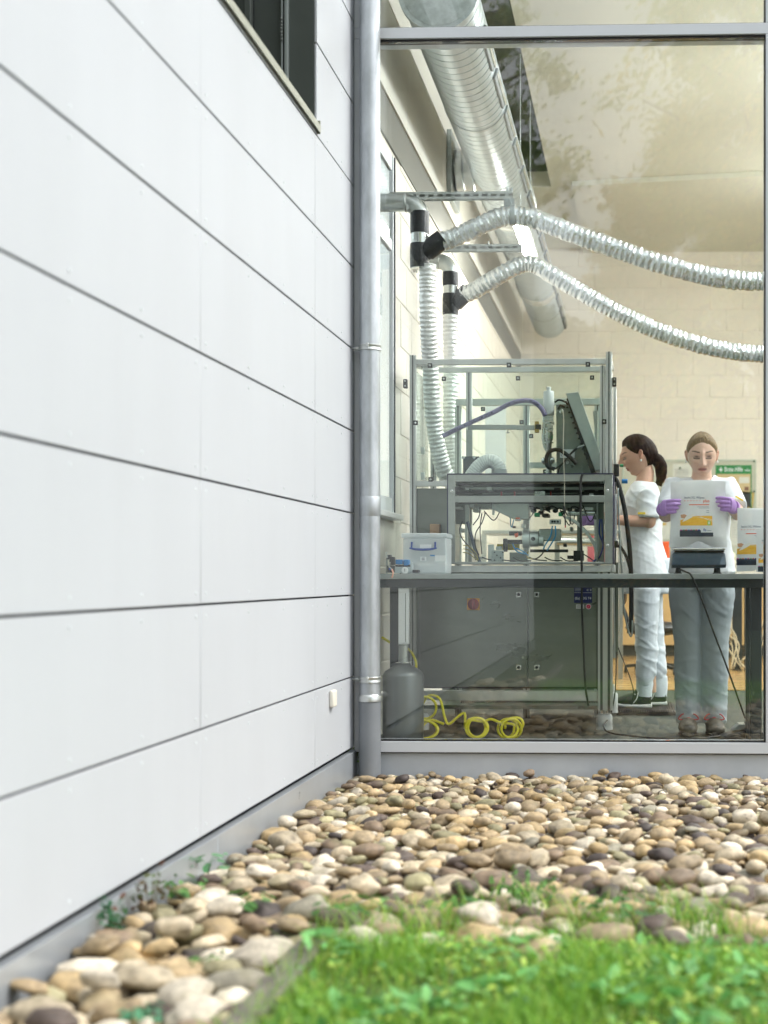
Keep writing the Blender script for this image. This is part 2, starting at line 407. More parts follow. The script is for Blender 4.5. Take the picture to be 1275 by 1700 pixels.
# ---- rain pipe in the corner
pc = P(614, 900, YF - .085); pr = (P(631, 900, YF - .085).x - P(597, 900, YF - .085).x) / 2
pipe = thing('rain_pipe', (pc.x, pc.y, -.15), 'weathered zinc rain pipe with a grey lower end in the corner beside the glass', 'downpipe')
zt = P(614, 1158, pc.y).z
g = G(); g.cyl((pc.x, pc.y, zt - .02), (pc.x, pc.y, 5.3), pr, 40)
zs = P(614, 843, pc.y).z
g.lathe([(pr, 0), (pr + .0018, .003), (pr + .0018, .085), (pr, .09)], (pc.x, pc.y, zs - .04), n=40)
g.build('upper_pipe', zinc_m, pipe)
g = G(); g.cyl((pc.x, pc.y, -.3), (pc.x, pc.y, zt), pr + .003, 40); g.build('lower_pipe', grey_pipe_m, pipe)
g = G(); g.lathe([(pr + .001, -.018), (pr + .007, -.016), (pr + .008, .004), (pr + .004, .012), (pr + .001, .016)], (pc.x, pc.y, zt), n=40); g.build('pipe_socket', galv_m, pipe)
for yy in (578, 1128):
    zb = P(614, yy, pc.y).z
    g = G(); g.lathe([(pr + .001, -.014), (pr + .005, -.013), (pr + .005, -.006), (pr + .0035, -.004), (pr + .0035, .004), (pr + .005, .006), (pr + .005, .013), (pr + .001, .014)], (pc.x, pc.y, zb), n=40)
    g.box(pc.x - .006, pc.x + .004, pc.y - pr - .013, pc.y - pr - .001, zb - .014, zb + .016)
    c = g.build('clamp', galv_m, pipe, bevel=.0008, seg=1)
    h = G(); h.cyl((XW - .012, pc.y + .005, zb), (pc.x - pr, pc.y + .005, zb), .0045, 8); h.cyl((pc.x - pr - .02, pc.y + .005, zb), (pc.x - pr, pc.y + .005, zb), .009, 6)
    h.build('screw', steel_m, c)

# ---- glass front
fac = thing('glass_facade', (1.8, YF, 0), 'tall glazed front with pale grey transom, mullion and sill', 'glass facade')
ZT0, ZT1 = P(640, 64, YF - .04).z, P(640, 46, YF - .04).z
ZS1, ZS0 = P(900, 1232, YF - .04).z, P(900, 1250, YF - .04).z
XM = P(1271.5, 500, YF - .04).x; XL = XW + .002; XR = 5.2
g = G(); g.box(XL, XR, YF - .04, YF + .10, ZT0, ZT1); g.build('transom', alu_white_m, fac, bevel=.002)
g = G(); g.box(XL, XR, YF - .04, YF + .10, ZS0, ZS1); g.build('sill', alu_white_m, fac, bevel=.002)
g = G(); g.box(XL + .01, XR, YF - .012, YF + .06, -.35, ZS0 - .004); g.build('base_panel', basep_m, fac, bevel=.001)
g = G(); g.box(XL, XR, YF - .03, YF - .013, ZS0 - .005, ZS0 - .0005); g.build('drip_gap', dark_m, fac)
mull = [(XL, XL + .06), (XM, XM + .055), (XM + 1.95, XM + 2.005), (XM + 3.9, XM + 3.955)]
for a, b in mull:
    for z0, z1 in ((ZS1 + .0005, ZT0 - .0005), (ZT1 + .0005, 5.2)):
        g = G(); g.box(a, b, YF - .04, YF + .10, z0, z1); g.build('mullion', alu_white_m, fac, bevel=.002)
for i in range(len(mull) - 1):
    a, b = mull[i][1], mull[i + 1][0]
    for z0, z1 in ((ZS1, ZT0), (ZT1, 5.2)):
        q = G()
        q.box(a + .0005, a + .006, YF - .026, YF + .02, z0 + .0065, z1 - .0065); q.box(b - .006, b - .0005, YF - .026, YF + .02, z0 + .0065, z1 - .0065)
        q.box(a + .0005, b - .0005, YF - .026, YF + .02, z0 + .0005, z0 + .006); q.box(a + .0005, b - .0005, YF - .026, YF + .02, z1 - .009, z1 - .0005)
        p = G(); p.box(a + .0062, b - .0062, YF - .018, YF + .006, z0 + .0062, z1 - .0092)
        p = p.build('pane', facade_glass, fac, smooth=False)
        q.build('gasket', gasket_m, fac, smooth=False)
g = G(); g.box(XL, XR, YF - .04, YF + .1, 5.2005, 5.3); g.build('head_rail', alu_white_m, fac, bevel=.002)

# ---- stones
XE = -.74
nx0, nx1, ny0, ny1, cs = XW + .014, 1.35, 1.6, YF - .016, .01
GX = int((nx1 - nx0) / cs); GY = int((ny1 - ny0) / cs)
H = np.zeros((GX, GY)); ycs = ny0 + (np.arange(GY) + .5) * cs; H[:] = base_z(ycs)[None, :]
def inbed(x, y, a):
    if x - a * .6 < nx0 or y + a * .6 > ny1: return False
    return y > 3.27 + .10 * math.sin(x * 5) or x < XE - a * .3
stones = []
cols = [((.46, .34, .18), 6), ((.35, .27, .165), 5), ((.52, .44, .31), 6), ((.22, .16, .105), 4), ((.11, .08, .065), 3), ((.66, .59, .47), 4), ((.34, .31, .18), 3), ((.27, .25, .19), 1.2), ((.07, .055, .05), 1.8), ((.44, .33, .19), 3)]
cw = [c[1] for c in cols]
def deposit(n, mu, sg, lo, hi, cand, sink, rim=False):
    for _ in range(n):
        a0 = min(hi, max(lo, random.lognormvariate(math.log(mu), sg))) / 2; b0 = a0 * random.uniform(.58, .85); c0 = b0 * random.uniform(.48, .78)
        best = None
        for _k in range(cand):
            x = random.uniform(nx0, nx1); y = random.uniform(ny0, ny1)
            if random.random() < .3: x = random.uniform(nx0, .9); y = random.uniform(3.5, ny1)
            kk = 1.25 - .5 * max(0, min(1, (y - 3.0) / 2.2)); a, b, c = a0 * kk, b0 * kk, c0 * kk
            if not inbed(x, y, a): continue
            th = random.gauss(0, .7)
            i0 = max(0, int((x - a - nx0) / cs)); i1 = min(GX, int((x + a - nx0) / cs) + 1); j0 = max(0, int((y - a - ny0) / cs)); j1 = min(GY, int((y + a - ny0) / cs) + 1)
            X, Y = np.meshgrid(nx0 + (np.arange(i0, i1) + .5) * cs - x, ny0 + (np.arange(j0, j1) + .5) * cs - y, indexing='ij')
            U = (X * math.cos(th) + Y * math.sin(th)) / a; V = (-X * math.sin(th) + Y * math.cos(th)) / b
            q = 1 - U * U - V * V; m = q > 0
            if m.sum() < 2: continue
            up = c * np.sqrt(np.where(m, q, 0)); h = H[i0:i1, j0:j1]
            s = (h + up)[m]; zc = np.percentile(s, 90) - sink * c
            key = zc - base_z(y)
            if best is None or key < best[0]: best = (key, x, y, zc, th, i0, i1, j0, j1, m, up, a, b, c)
        if best is None: continue
        _, x, y, zc, th, i0, i1, j0, j1, m, up, a, b, c = best
        h = H[i0:i1, j0:j1]; h[m] = np.maximum(h[m], (zc + up)[m])
        stones.append((x, y, zc, a, b, c, th, random.choices(cols, cw)[0][0]))
deposit(900, .085, .3, .05, .15, 4, .15)
deposit(2600, .072, .32, .035, .13, 9, .12)
deposit(1500, .05, .3, .028, .085, 8, .1)
deposit(260, .085, .3, .06, .125, 4, .18); deposit(50, .08, .2, .06, .10, 1, .12)
print('stones', len(stones))
import bmesh
def stone_mesh(sub, seed):
    bm = bmesh.new(); bmesh.ops.create_icosphere(bm, subdivisions=sub, radius=1)
    o = Vector((seed * 7.3, seed * 3.1, seed)); sq = random.uniform(.0, .35)
    for v in bm.verts:
        p = v.co.copy()
        q = Vector([math.copysign(abs(c) ** (1 - sq * .4), c) for c in p])
        d = 1 + .32 * noise.noise(p * .9 + o) + .17 * noise.noise(p * 1.9 + o)
        if sub > 2: d += .018 * noise.noise(p * 5 + o)
        v.co = q * d * (.97 if sq > .2 else 1)
    vs = [v.co.copy() for v in bm.verts]; fs = [tuple(x.index for x in f.verts) for f in bm.faces]; bm.free(); return vs, fs
def stone_mat(name, objcol):
    m = bpy.data.materials.new(name); m.use_nodes = True; t = m.node_tree; b = t.nodes['Principled BSDF']
    if objcol: src = nn(t, 'ShaderNodeObjectInfo').outputs['Color']
    else:
        at = nn(t, 'ShaderNodeAttribute'); at.attribute_name = 'tint'; src = at.outputs['Color']
    geo = nn(t, 'ShaderNodeNewGeometry')
    n1 = nn(t, 'ShaderNodeTexNoise'); n1.inputs['Scale'].default_value = 26; n1.inputs['Detail'].default_value = 7; n1.inputs['Roughness'].default_value = .68
    t.links.new(geo.outputs['Position'], n1.inputs['Vector'])
    mr = nn(t, 'ShaderNodeMapRange'); mr.inputs[1].default_value = .32; mr.inputs[2].default_value = .68; mr.inputs[3].default_value = .5; mr.inputs[4].default_value = 1.38
    t.links.new(n1.outputs['Fac'], mr.inputs[0])
    mx = nn(t, 'ShaderNodeVectorMath', operation='SCALE'); t.links.new(src, mx.inputs[0]); t.links.new(mr.outputs[0], mx.inputs['Scale'])
    n2 = nn(t, 'ShaderNodeTexNoise'); n2.inputs['Scale'].default_value = 9; n2.inputs['Detail'].default_value = 5; t.links.new(geo.outputs['Position'], n2.inputs['Vector'])
    r2 = nn(t, 'ShaderNodeMapRange'); r2.inputs[1].default_value = .56; r2.inputs[2].default_value = .74; r2.inputs[4].default_value = .55
    t.links.new(n2.outputs['Fac'], r2.inputs[0])
    mg = nn(t, 'ShaderNodeMixRGB'); mg.inputs[2].default_value = (.17, .16, .06, 1)
    t.links.new(r2.outputs[0], mg.inputs[0]); t.links.new(mx.outputs[0], mg.inputs[1])
    n4 = nn(t, 'ShaderNodeTexNoise'); n4.inputs['Scale'].default_value = 150; n4.inputs['Detail'].default_value = 3; t.links.new(geo.outputs['Position'], n4.inputs['Vector'])
    r4 = nn(t, 'ShaderNodeMapRange'); r4.inputs[1].default_value = .6; r4.inputs[2].default_value = .72; r4.inputs[4].default_value = .6; t.links.new(n4.outputs['Fac'], r4.inputs[0])
    m4 = nn(t, 'ShaderNodeMixRGB'); m4.inputs[2].default_value = (.09, .07, .05, 1); t.links.new(r4.outputs[0], m4.inputs[0]); t.links.new(mg.outputs[0], m4.inputs[1])
    t.links.new(m4.outputs[0], b.inputs['Base Color'])
    b.inputs['Roughness'].default_value = .62
    bp = nn(t, 'ShaderNodeBump'); bp.inputs['Strength'].default_value = .35; bp.inputs['Distance'].default_value = .003
    t.links.new(n1.outputs['Fac'], bp.inputs['Height']); t.links.new(bp.outputs[0], b.inputs['Normal']); return m
def in_view(x, y, z):
    c, s = math.cos(PSI), math.sin(PSI); f = -s * x + c * y; u = c * x + s * y
    px = CX + FPX * u / f; py = CY - FPX * (z - CH) / f
    return -20 < px < 1300 and 1150 < py < 1720
sc_idx = []
for i, s in enumerate(stones):
    x, y, zc, a = s[:4]
    ii = min(GX - 1, int((x - nx0) / cs)); jj = min(GY - 1, int((y - ny0) / cs))
    vis = (zc + s[5]) > H[ii, jj] - .012
    if vis and in_view(x, y, zc): sc_idx.append((a / y, i))
sc_idx.sort(reverse=True); top = set(i for _, i in sc_idx[:292])
sbm = stone_mat('cobble_single', True); sbs = stone_mat('cobble_mass', False)
bedm = M('bed_soil', (.06, .045, .03), .95, var=.4, vs=20, bump=.8, bs=40)
g = G(); vs = []; 
ny = 24
for k in range(ny + 1):
    y = 1.2 + (YF - 1.25) * k / ny
    vs += [(XW - .02, y, base_z(y)), (1.6, y, base_z(y))]
g.add(vs, [(2 * k, 2 * k + 1, 2 * k + 3, 2 * k + 2) for k in range(ny)])
bed = struct('gravel_bed', g, bedm, fix=False, smooth=False)
meshes = []
for k in range(12):
    v, f = stone_mesh(3, k + 1); me = bpy.data.meshes.new('cobble'); me.from_pydata([tuple(p) for p in v], [], f); me.shade_smooth(); me.materials.append(sbm); meshes.append(me)
low = [stone_mesh(2, 20 + k) for k in range(10)]
BV = []; BF = []; BC = []; off = 0
lowv = [np.array([tuple(p) for p in v]) for v, f in low]; lowf = [np.array(f) for v, f in low]
for i, (x, y, zc, a, b, c, th, cl) in enumerate(stones):
    jit = random.uniform(.72, 1.25); cc = tuple(min(.8, k * jit) for k in cl)
    e = (random.gauss(0, .16), random.gauss(0, .16), th)
    if i in top:
        o = bpy.data.objects.new('cobble', random.choice(meshes)); COL.objects.link(o); o.parent = bed
        o.location = (x, y, zc); o.scale = (a, b, c); o.rotation_euler = e; o.color = (*cc, 1)
    else:
        k = random.randrange(10); from mathutils import Euler
        m = np.array(Euler(e).to_matrix()) @ np.diag((a, b, c))
        BV.append(lowv[k] @ m.T + np.array((x, y, zc))); BF.append(lowf[k] + off); off += len(lowv[k]); BC.append(np.tile((*cc, 1), (len(lowv[k]), 1)))
BV = np.vstack(BV); BF = np.vstack(BF); BC = np.vstack(BC)
me = bpy.data.meshes.new('cobbles'); me.from_pydata(BV.tolist(), [], BF.tolist()); me.shade_smooth()
at = me.color_attributes.new('tint', 'FLOAT_COLOR', 'POINT'); at.data.foreach_set('color', BC.astype(np.float32).ravel()); me.materials.append(sbs)
o = bpy.data.objects.new('cobble_fill', me); COL.objects.link(o); o.parent = bed; tag(o, kind='stuff')

# ---- kerb, lawn
conc = M('old_concrete', (.19, .17, .145), .9, var=.4, vs=18, bump=.8, bs=60)
kerb = thing('kerb', (XE, 2, -.1), 'weathered concrete edging between the cobbles and the lawn', 'kerb')
for k in range(4):
    g = G(); g.box(XE - .03, XE + .035, 3.22 - (k + 1) * .9 + .004, 3.22 - k * .9 - .004, -.3, .0 + random.uniform(-.004, .004)); g.build('kerb_stone', conc, kerb, bevel=.008)
def lawn_z(x, y):
    return -.035 - .05 * max(0, min(1, (y - 3.2) / .2)) + .02 * noise.noise(Vector((x * 2, y * 2, 0)))
g = G(); vs = []; n = 40
for j in range(n + 1):
    for i in range(n + 1):
        x = XE + .036 + (6 - XE) * i / n; y = -12 + (3.42 + 12) * j / n
        vs.append((x, y, lawn_z(x, y)))
g.add(vs, [(j * (n + 1) + i, j * (n + 1) + i + 1, (j + 1) * (n + 1) + i + 1, (j + 1) * (n + 1) + i) for j in range(n) for i in range(n)])
struct('lawn_soil', g, M('lawn_soil', (.05, .075, .02), .95, var=.5, vs=25, bump=.8, bs=40), fix=False)
g = G(); g.box(-20, 22, -40, 1.0, -.21, -.10); g.v = g.v
struct('far_lawn', g, M('far_grass', (.03, .055, .018), .95, var=.5, vs=3, bump=.6, bs=30), smooth=False)

def leaf_mat(name, rough=.5, tr=.35, hue=None):
    m = bpy.data.materials.new(name); m.use_nodes = True; t = m.node_tree; b = t.nodes['Principled BSDF']
    at = nn(t, 'ShaderNodeAttribute'); at.attribute_name = 'tint'; t.links.new(at.outputs['Color'], b.inputs['Base Color'])
    b.inputs['Roughness'].default_value = rough
    tl = nn(t, 'ShaderNodeBsdfTranslucent'); t.links.new(at.outputs['Color'], tl.inputs[0])
    mx = nn(t, 'ShaderNodeMixShader'); mx.inputs[0].default_value = tr
    o = t.nodes['Material Output']; t.links.new(b.outputs[0], mx.inputs[1]); t.links.new(tl.outputs[0], mx.inputs[2]); t.links.new(mx.outputs[0], o.inputs[0]); return m
grass_mat = leaf_mat('grass_blades'); 
def bulk(name, V, F, C, mat, parent=None):
    me = bpy.data.meshes.new(name); o0 = np.array(tuple(origin(parent)))
    me.from_pydata((np.asarray(V) - o0).tolist(), [], [tuple(f) for f in F])
    at = me.color_attributes.new('tint', 'FLOAT_COLOR', 'POINT'); at.data.foreach_set('color', np.asarray(C, dtype=np.float32).ravel())
    me.shade_smooth(); me.materials.append(mat); ob = bpy.data.objects.new(name, me); COL.objects.link(ob)
    if parent: ob.parent = parent
    return ob
V = []; F = []; C = []
gcols = [(.15, .36, .03), (.24, .46, .04), (.34, .54, .06), (.09, .24, .03), (.50, .54, .12), (.18, .40, .06)]
def smooth01(t): t = max(0, min(1, t)); return t * t * (3 - 2 * t)
def _b(): pass
def blade(x, y, z, h, wd, ang, lean, col):
    o = len(V); dx, dy = math.cos(ang), math.sin(ang); px, py = -dy, dx
    for t, k in ((0, 1), (.45, .85), (.8, .5), (1, .05)):
        r = lean * t * t * h; zz = z + h * (t - .25 * abs(lean) * t * t)
        V.append((x + dx * r + px * wd * k, y + dy * r + py * wd * k, zz)); V.append((x + dx * r - px * wd * k, y + dy * r - py * wd * k, zz))
    for k in range(3): F.append((o + 2 * k, o + 2 * k + 1, o + 2 * k + 3, o + 2 * k + 2))
    C.extend([(*col, 1)] * 8)
def leaflet(x, y, z, r, nrm, ang, col, el=1.3):
    o = len(V); n = Vector(nrm).normalized(); u = n.cross(Vector((0, 0, 1)) if abs(n.z) < .9 else Vector((1, 0, 0))).normalized()
    u = Matrix.Rotation(ang, 3, n) @ u; v = n.cross(u); c = Vector((x, y, z))
    for a, b, d in ((-1, 0, 0), (-.4, .62, .12), (.45, .55, .1), (1, 0, -.15), (.45, -.55, .1), (-.4, -.62, .12)):
        V.append(tuple(c + u * a * r * el + v * b * r + n * d * r))
    F.append((o, o + 1, o + 2, o + 3)); F.append((o, o + 3, o + 4, o + 5)); C.extend([(*col, 1)] * 6)
def jc(c, a=.25): 
    k = random.uniform(1 - a, 1 + a); return tuple(q * k for q in c)
for k in range(52000):
    y = random.uniform(1.9, 3.70); x = random.uniform(XE - .02, 1.15)
    edge = 3.33 + .20 * smooth01((x + .7) / .5) + .16 * noise.noise(Vector((x * 4.1, 4, 0)))
    if y > edge and random.random() > max(0, 1 - (y - edge) / .22) * .35: continue
    cl = noise.noise(Vector((x * 4, y * 4, 7)))
    h = random.uniform(.018, .06) * (1 + .8 * cl) * (1.8 if random.random() < .10 else 1)
    c = random.choice(gcols[:3] + gcols[5:]) if cl > 0 else random.choice(gcols)
    blade(x, y, lawn_z(x, y) - .004, max(.015, h), random.uniform(.0009, .0022), random.uniform(0, 6.28), random.uniform(.2, 1.1), jc(c))
for k in range(6000):
    y = random.uniform(1.9, 3.72); x = random.uniform(XE + .03, 1.15)
    cl = noise.noise(Vector((x * 2.6, y * 2.6, 3)))
    if cl < -.05 and random.random() < .75: continue
    edge = 3.36 + .20 * smooth01((x + .7) / .5) + .1 * math.sin(x * 9)
    if y > edge: continue
    z = lawn_z(x, y) + random.uniform(.012, .045)
    leaflet(x, y, z, random.uniform(.006, .013), (random.gauss(0, .4), random.gauss(0, .4), 1), random.uniform(0, 6.28), jc(random.choice([(.20, .44, .09), (.28, .54, .11), (.13, .34, .09), (.45, .60, .10)])), 1.1)
for k in range(2600):   # tall wisps along the ragged edge
    x = random.uniform(XE - .05, 1.15); y = 3.40 + .16 * smooth01((x + .7) / .5) + random.gauss(0, .10)
    if noise.noise(Vector((x * 5, y * 5, 2))) < -.05: continue
    blade(x, y, -.06, random.uniform(.05, .13), random.uniform(.001, .002), random.uniform(0, 6.28), random.uniform(.3, 1.2), jc(random.choice(gcols)))
for k in range(900):    # broad leaves lying between the blades
    x = random.uniform(XE, 1.15); y = random.uniform(2.3, 3.45)
    if noise.noise(Vector((x * 3, y * 3, 12))) < .05: continue
    leaflet(x, y, lawn_z(x, y) + random.uniform(.025, .05), random.uniform(.012, .022), (random.gauss(0, .5), random.gauss(0, .5), 1), random.uniform(0, 6.28), jc((.16, .42, .12)), 1.5)
tag(bulk('grass', V, F, C, grass_mat), 'bright green short grass with clover in front of the cobbles', 'grass', kind='stuff')
# ---- weeds growing between stones and by the wall
def weed(px, py, n, r, hgt, label, cols_, kind='leafy'):
    global V, F, C
    d = ray(px, py); k = (-.03 - CH) / d.z; x, y = d.x * k, d.y * k
    if y > 2 and px < 520: 
        q = PX(px, py, XW + .05) if x < XW + .05 else None
        if q is not None: x, y = q.x + .02, q.y
    ii = min(GX - 1, max(0, int((x - nx0) / cs))); jj = min(GY - 1, max(0, int((y - ny0) / cs))); z0 = max(-.05, H[ii, jj] - .02)
    root = thing('weed', (x, y, z0), label, 'weed')
    V, F, C = [], [], []
    for _ in range(n):
        a = random.uniform(0, 6.28); rr = r * random.random() ** .5; hh = hgt * random.uniform(.3, 1)
        if kind == 'stalk':
            blade(x + rr * .3 * math.cos(a), y + rr * .3 * math.sin(a), z0, hh, .0013, a, random.uniform(0, .5), jc(cols_[0]))
            for q in range(3):
                leaflet(x + rr * math.cos(a) * .8, y + rr * math.sin(a) * .8, z0 + hh * random.uniform(.3, 1), random.uniform(.005, .010), (random.gauss(0, 1), random.gauss(0, 1), .6), random.uniform(0, 6), jc(random.choice(cols_)))
        else:
            blade(x, y, z0, hh, .001, a, rr / max(.01, hh), jc(cols_[0]))
            leaflet(x + rr * math.cos(a), y + rr * math.sin(a), z0 + hh * .8, random.uniform(.006, .014), (math.cos(a) * .6, math.sin(a) * .6, 1), a, jc(random.choice(cols_)), 1.4)
    bulk('foliage', V, F, C, grass_mat, root)
GW = [(.09, .24, .05), (.13, .30, .07), (.07, .19, .05)]
weed(190, 1545, 26, .05, .12, 'small green weed with reddish seed heads at the wall foot, lower left', [(.08, .25, .12), (.08, .25, .12), (.09, .22, .08), (.16, .07, .04)], 'stalk')
weed(240, 1500, 16, .06, .15, 'thin dry reddish stalks against the flashing above the left cobbles', [(.16, .13, .07), (.15, .07, .04), (.12, .16, .07)], 'stalk')
weed(285, 1480, 30, .09, .07, 'low green weed spreading at the wall foot behind the reddish stalks', GW)
weed(345, 1440, 26, .06, .08, 'pale green weed tuft farthest along the wall foot', [(.16, .36, .18), (.1, .3, .12)])
weed(410, 1500, 40, .08, .05, 'leafy weed between cobbles left of the lawn corner', GW)
weed(580, 1510, 50, .10, .06, 'broad weed patch between cobbles at the lawn edge', GW)
weed(360, 1590, 30, .06, .03, 'flat green weed among the large left cobbles', GW)
weed(235, 1690, 30, .05, .05, 'blurred weed among the nearest cobbles at the bottom', [(.12, .38, .22), (.1, .3, .16)])
weed(590, 1262, 20, .05, .10, 'yellow green sprig beside the rain pipe foot', [(.3, .42, .1), (.2, .35, .08)], 'stalk')
weed(760, 1500, 40, .09, .06, 'weed creeping over stones in the middle of the lawn edge', GW)
weed(1030, 1520, 60, .12, .09, 'taller weed clump at the lawn edge below the standing woman', GW)
weed(870, 1490, 40, .12, .10, 'grassy weed clump on the cobbles right of centre', GW, 'stalk')

# ---- trees behind the camera, seen mirrored in the glass
bark = M('bark', (.10, .075, .05), .9, var=.4, vs=12, bump=.8, bs=30)
leafm = leaf_mat('tree_leaves', .45, .6)
def tree(x, y, h, r, n, cols_, label, zlow=.25, ragged=.5):
    global V, F, C
    root = thing('tree', (x, y, -.15), label, 'tree', 'trees mirrored in the glass'); rnd = random.Random(int(x * 97 + y * 13))
    g = G(); top = Vector((x + rnd.uniform(-.5, .5), y, h * .92))
    tp = catmull([(x, y, -.2), (x + .1, y + .05, h * .3), (x - .12, y, h * .6), top], 6)
    g.tube(tp, [.16 * (1 - i / len(tp)) + .02 for i in range(len(tp))], 9); clumps = []
    for k in range(34):
        t = rnd.uniform(zlow, .95); p = Vector((x, y, h * t)); a = rnd.uniform(0, 6.28)
        L = r * (math.sin(math.pi * min(1, (t - zlow) / (1 - zlow) * .85 + .12))) ** .6 * rnd.uniform(.6, 1.05)
        e = p + Vector((math.cos(a) * L, math.sin(a) * L, L * rnd.uniform(.15, .6)))
        mid = p.lerp(e, .5) + Vector((0, 0, .12 * L))
        bp = catmull([p, mid, e], 4); g.tube(bp, [.045 * (1 - i / len(bp)) + .008 for i in range(len(bp))], 6)
        for q in range(7): clumps.append((p.lerp(e, rnd.uniform(.3, 1.1)) + Vector((rnd.gauss(0, .22), rnd.gauss(0, .22), rnd.gauss(0, .18))), rnd.uniform(.18, .5)))
    g.build('trunk', bark, root)
    V, F, C = [], [], []
    for k in range(n):
        c, rr = rnd.choice(clumps)
        p = c + Vector((rnd.gauss(0, rr * .55), rnd.gauss(0, rr * .55), rnd.gauss(0, rr * .4)))
        q = rnd.random(); col = cols_[0] if q < .45 else (cols_[1] if q < .8 else cols_[2]); kk = rnd.uniform(.7, 1.3); col = tuple(v * kk for v in col)
        o = len(V); nrm = Vector((rnd.gauss(0, 1), rnd.gauss(0, 1), rnd.gauss(.3, 1))).normalized(); u = nrm.orthogonal().normalized(); v = nrm.cross(u); s_ = rnd.uniform(.038, .078)
        for a_, b_ in ((-1.3, 0), (0, .55), (1.3, 0), (0, -.55)): V.append(tuple(p + u * a_ * s_ + v * b_ * s_))
        F.append((o, o + 1, o + 2, o + 3)); C.extend([(*col, 1)] * 4)
    bulk('crown', V, F, C, leafm, root)
YG = [(.32, .46, .06), (.50, .56, .09), (.72, .58, .11)]; GN = [(.16, .28, .05), (.26, .40, .07), (.38, .46, .09)]
tree(1.9, -9.5, 11.5, 2.7, 24000, YG, 'yellowing birch nearest the camera, mirrored at the upper right of the glass', .22)
tree(4.6, -8, 10, 2.4, 20000, GN, 'green leafy tree mirrored along the right edge of the glass', .2)
tree(-3.3, -11, 12.5, 2.1, 22000, GN, 'dark green tree mirrored above the round duct', .3)
tree(.6, -16, 9, 2.8, 40000, [(.42, .36, .10), (.55, .32, .12), (.22, .28, .07)], 'low orange tinted tree mirrored behind the birch', .1)
tree(6.5, -16, 13, 3.2, 18000, YG, 'tall yellowing tree standing farther back than the birch', .15)
tree(-8, -16, 11, 3.0, 14000, GN, 'broad green tree standing far beyond the clad building', .15)
def hedge():
    global V, F, C
    root = thing('hedge', (0, -20, -.1), 'tall dark hedge with sloping top far behind the lawn, only mirrored in the glass', 'hedge')
    V, F, C = [], [], []; rnd = random.Random(4)
    def htop(x): return max(3.2, min(9, 6.85 - .445 * (x + 1.6)))
    for k in range(70000):
        xx = rnd.uniform(-14, 16); p = Vector((xx, rnd.uniform(-20.6, -19.4), htop(xx) * rnd.random() ** .8 + rnd.gauss(0, .1))); nrm = Vector((rnd.gauss(0, 1), rnd.gauss(0, 1), rnd.gauss(.3, 1))).normalized(); u = nrm.orthogonal(); v = nrm.cross(u); o = len(V); kk = rnd.uniform(.6, 1.3)
        for a_, b_ in ((-1.3, 0), (0, .7), (1.3, 0), (0, -.7)): V.append(tuple(p + u * a_ * .07 + v * b_ * .07))
        F.append((o, o + 1, o + 2, o + 3)); C.extend([(.05 * kk, .10 * kk, .025 * kk, 1)] * 4)
    bulk('foliage', V, F, C, leafm, root)
    g = G(); g.prism([(-14, -.1), (16, -.1), (16, 3.0), (6.4, 3.1), (-6.4, 8.8), (-14, 8.8)], -20.3, -19.7); g.build('stem_core', M('hedge_core', (.02, .035, .012), .95), root)
hedge()
# ================================================================== ROOM
XI = P(584, 959, YF).x - .0; YB = 16.28; ZCE = 4.59; XRR = 5.2
YFL = 10.4
g = G(); g.box(XI - .2, XRR, YF + .1, YB + .2, -.12, -.004); struct('floor', g, vinyl_m, smooth=False)
woodf = M('honey_plank', (.50, .31, .12), .22, var=.3, vs=3, stretch=(1, 9, 1), rv=.06)
g = G(); g.box(XI, XRR, YFL, YB, -.004, -.001); wf_ = struct('wood_floor', g, M('plank_gap', (.16, .09, .04), .7), smooth=False)
k = 0
for j in range(38):
    y0 = YFL + j * .155
    if y0 > YB - .16: break
    x = -.6 - (j * .37) % .9
    while x < 1.7:
        L = 1.15; a = max(x, XI + .01)
        q = G(); q.box(a + .0012, x + L - .0012, y0 + .0012, y0 + .1538, -.001, .003); q.build('plank', woodf, wf_, smooth=False); x += L
# back wall of blocks
BW, BH = .375, .25; ZO = .129
def blockmesh(name, sx, sy, sz, mat):
    g = G(); g.box(-sx / 2, sx / 2, -sy / 2, sy / 2, -sz / 2, sz / 2)
    o = g.build(name, mat, bevel=0); me = o.data
    import bmesh
    bm = bmesh.new(); bm.from_mesh(me); bmesh.ops.bevel(bm, geom=bm.edges[:], offset=.004, segments=1, affect='EDGES'); bm.to_mesh(me); bm.free()
    bpy.data.objects.remove(o); return me
g = G(); g.box(XI - .2, XRR + .2, YB, YB + .2, -.1, ZCE + .6); bw = struct('back_wall', g, mortar_m, smooth=False)
bm_b = blockmesh('block', BW - .007, .02, BH - .006, block_m); r = 0; z = ZO - .25 + BH / 2
while z < ZCE + .1:
    x = XI + BW * (.5 if r % 2 else 0) + BW / 2 - BW * .25
    while x < 2.6:
        o = inst(bm_b, 'block', (x, YB + .006 + random.uniform(-.0008, .0008), z), bw); x += BW
    r += 1; z += BH
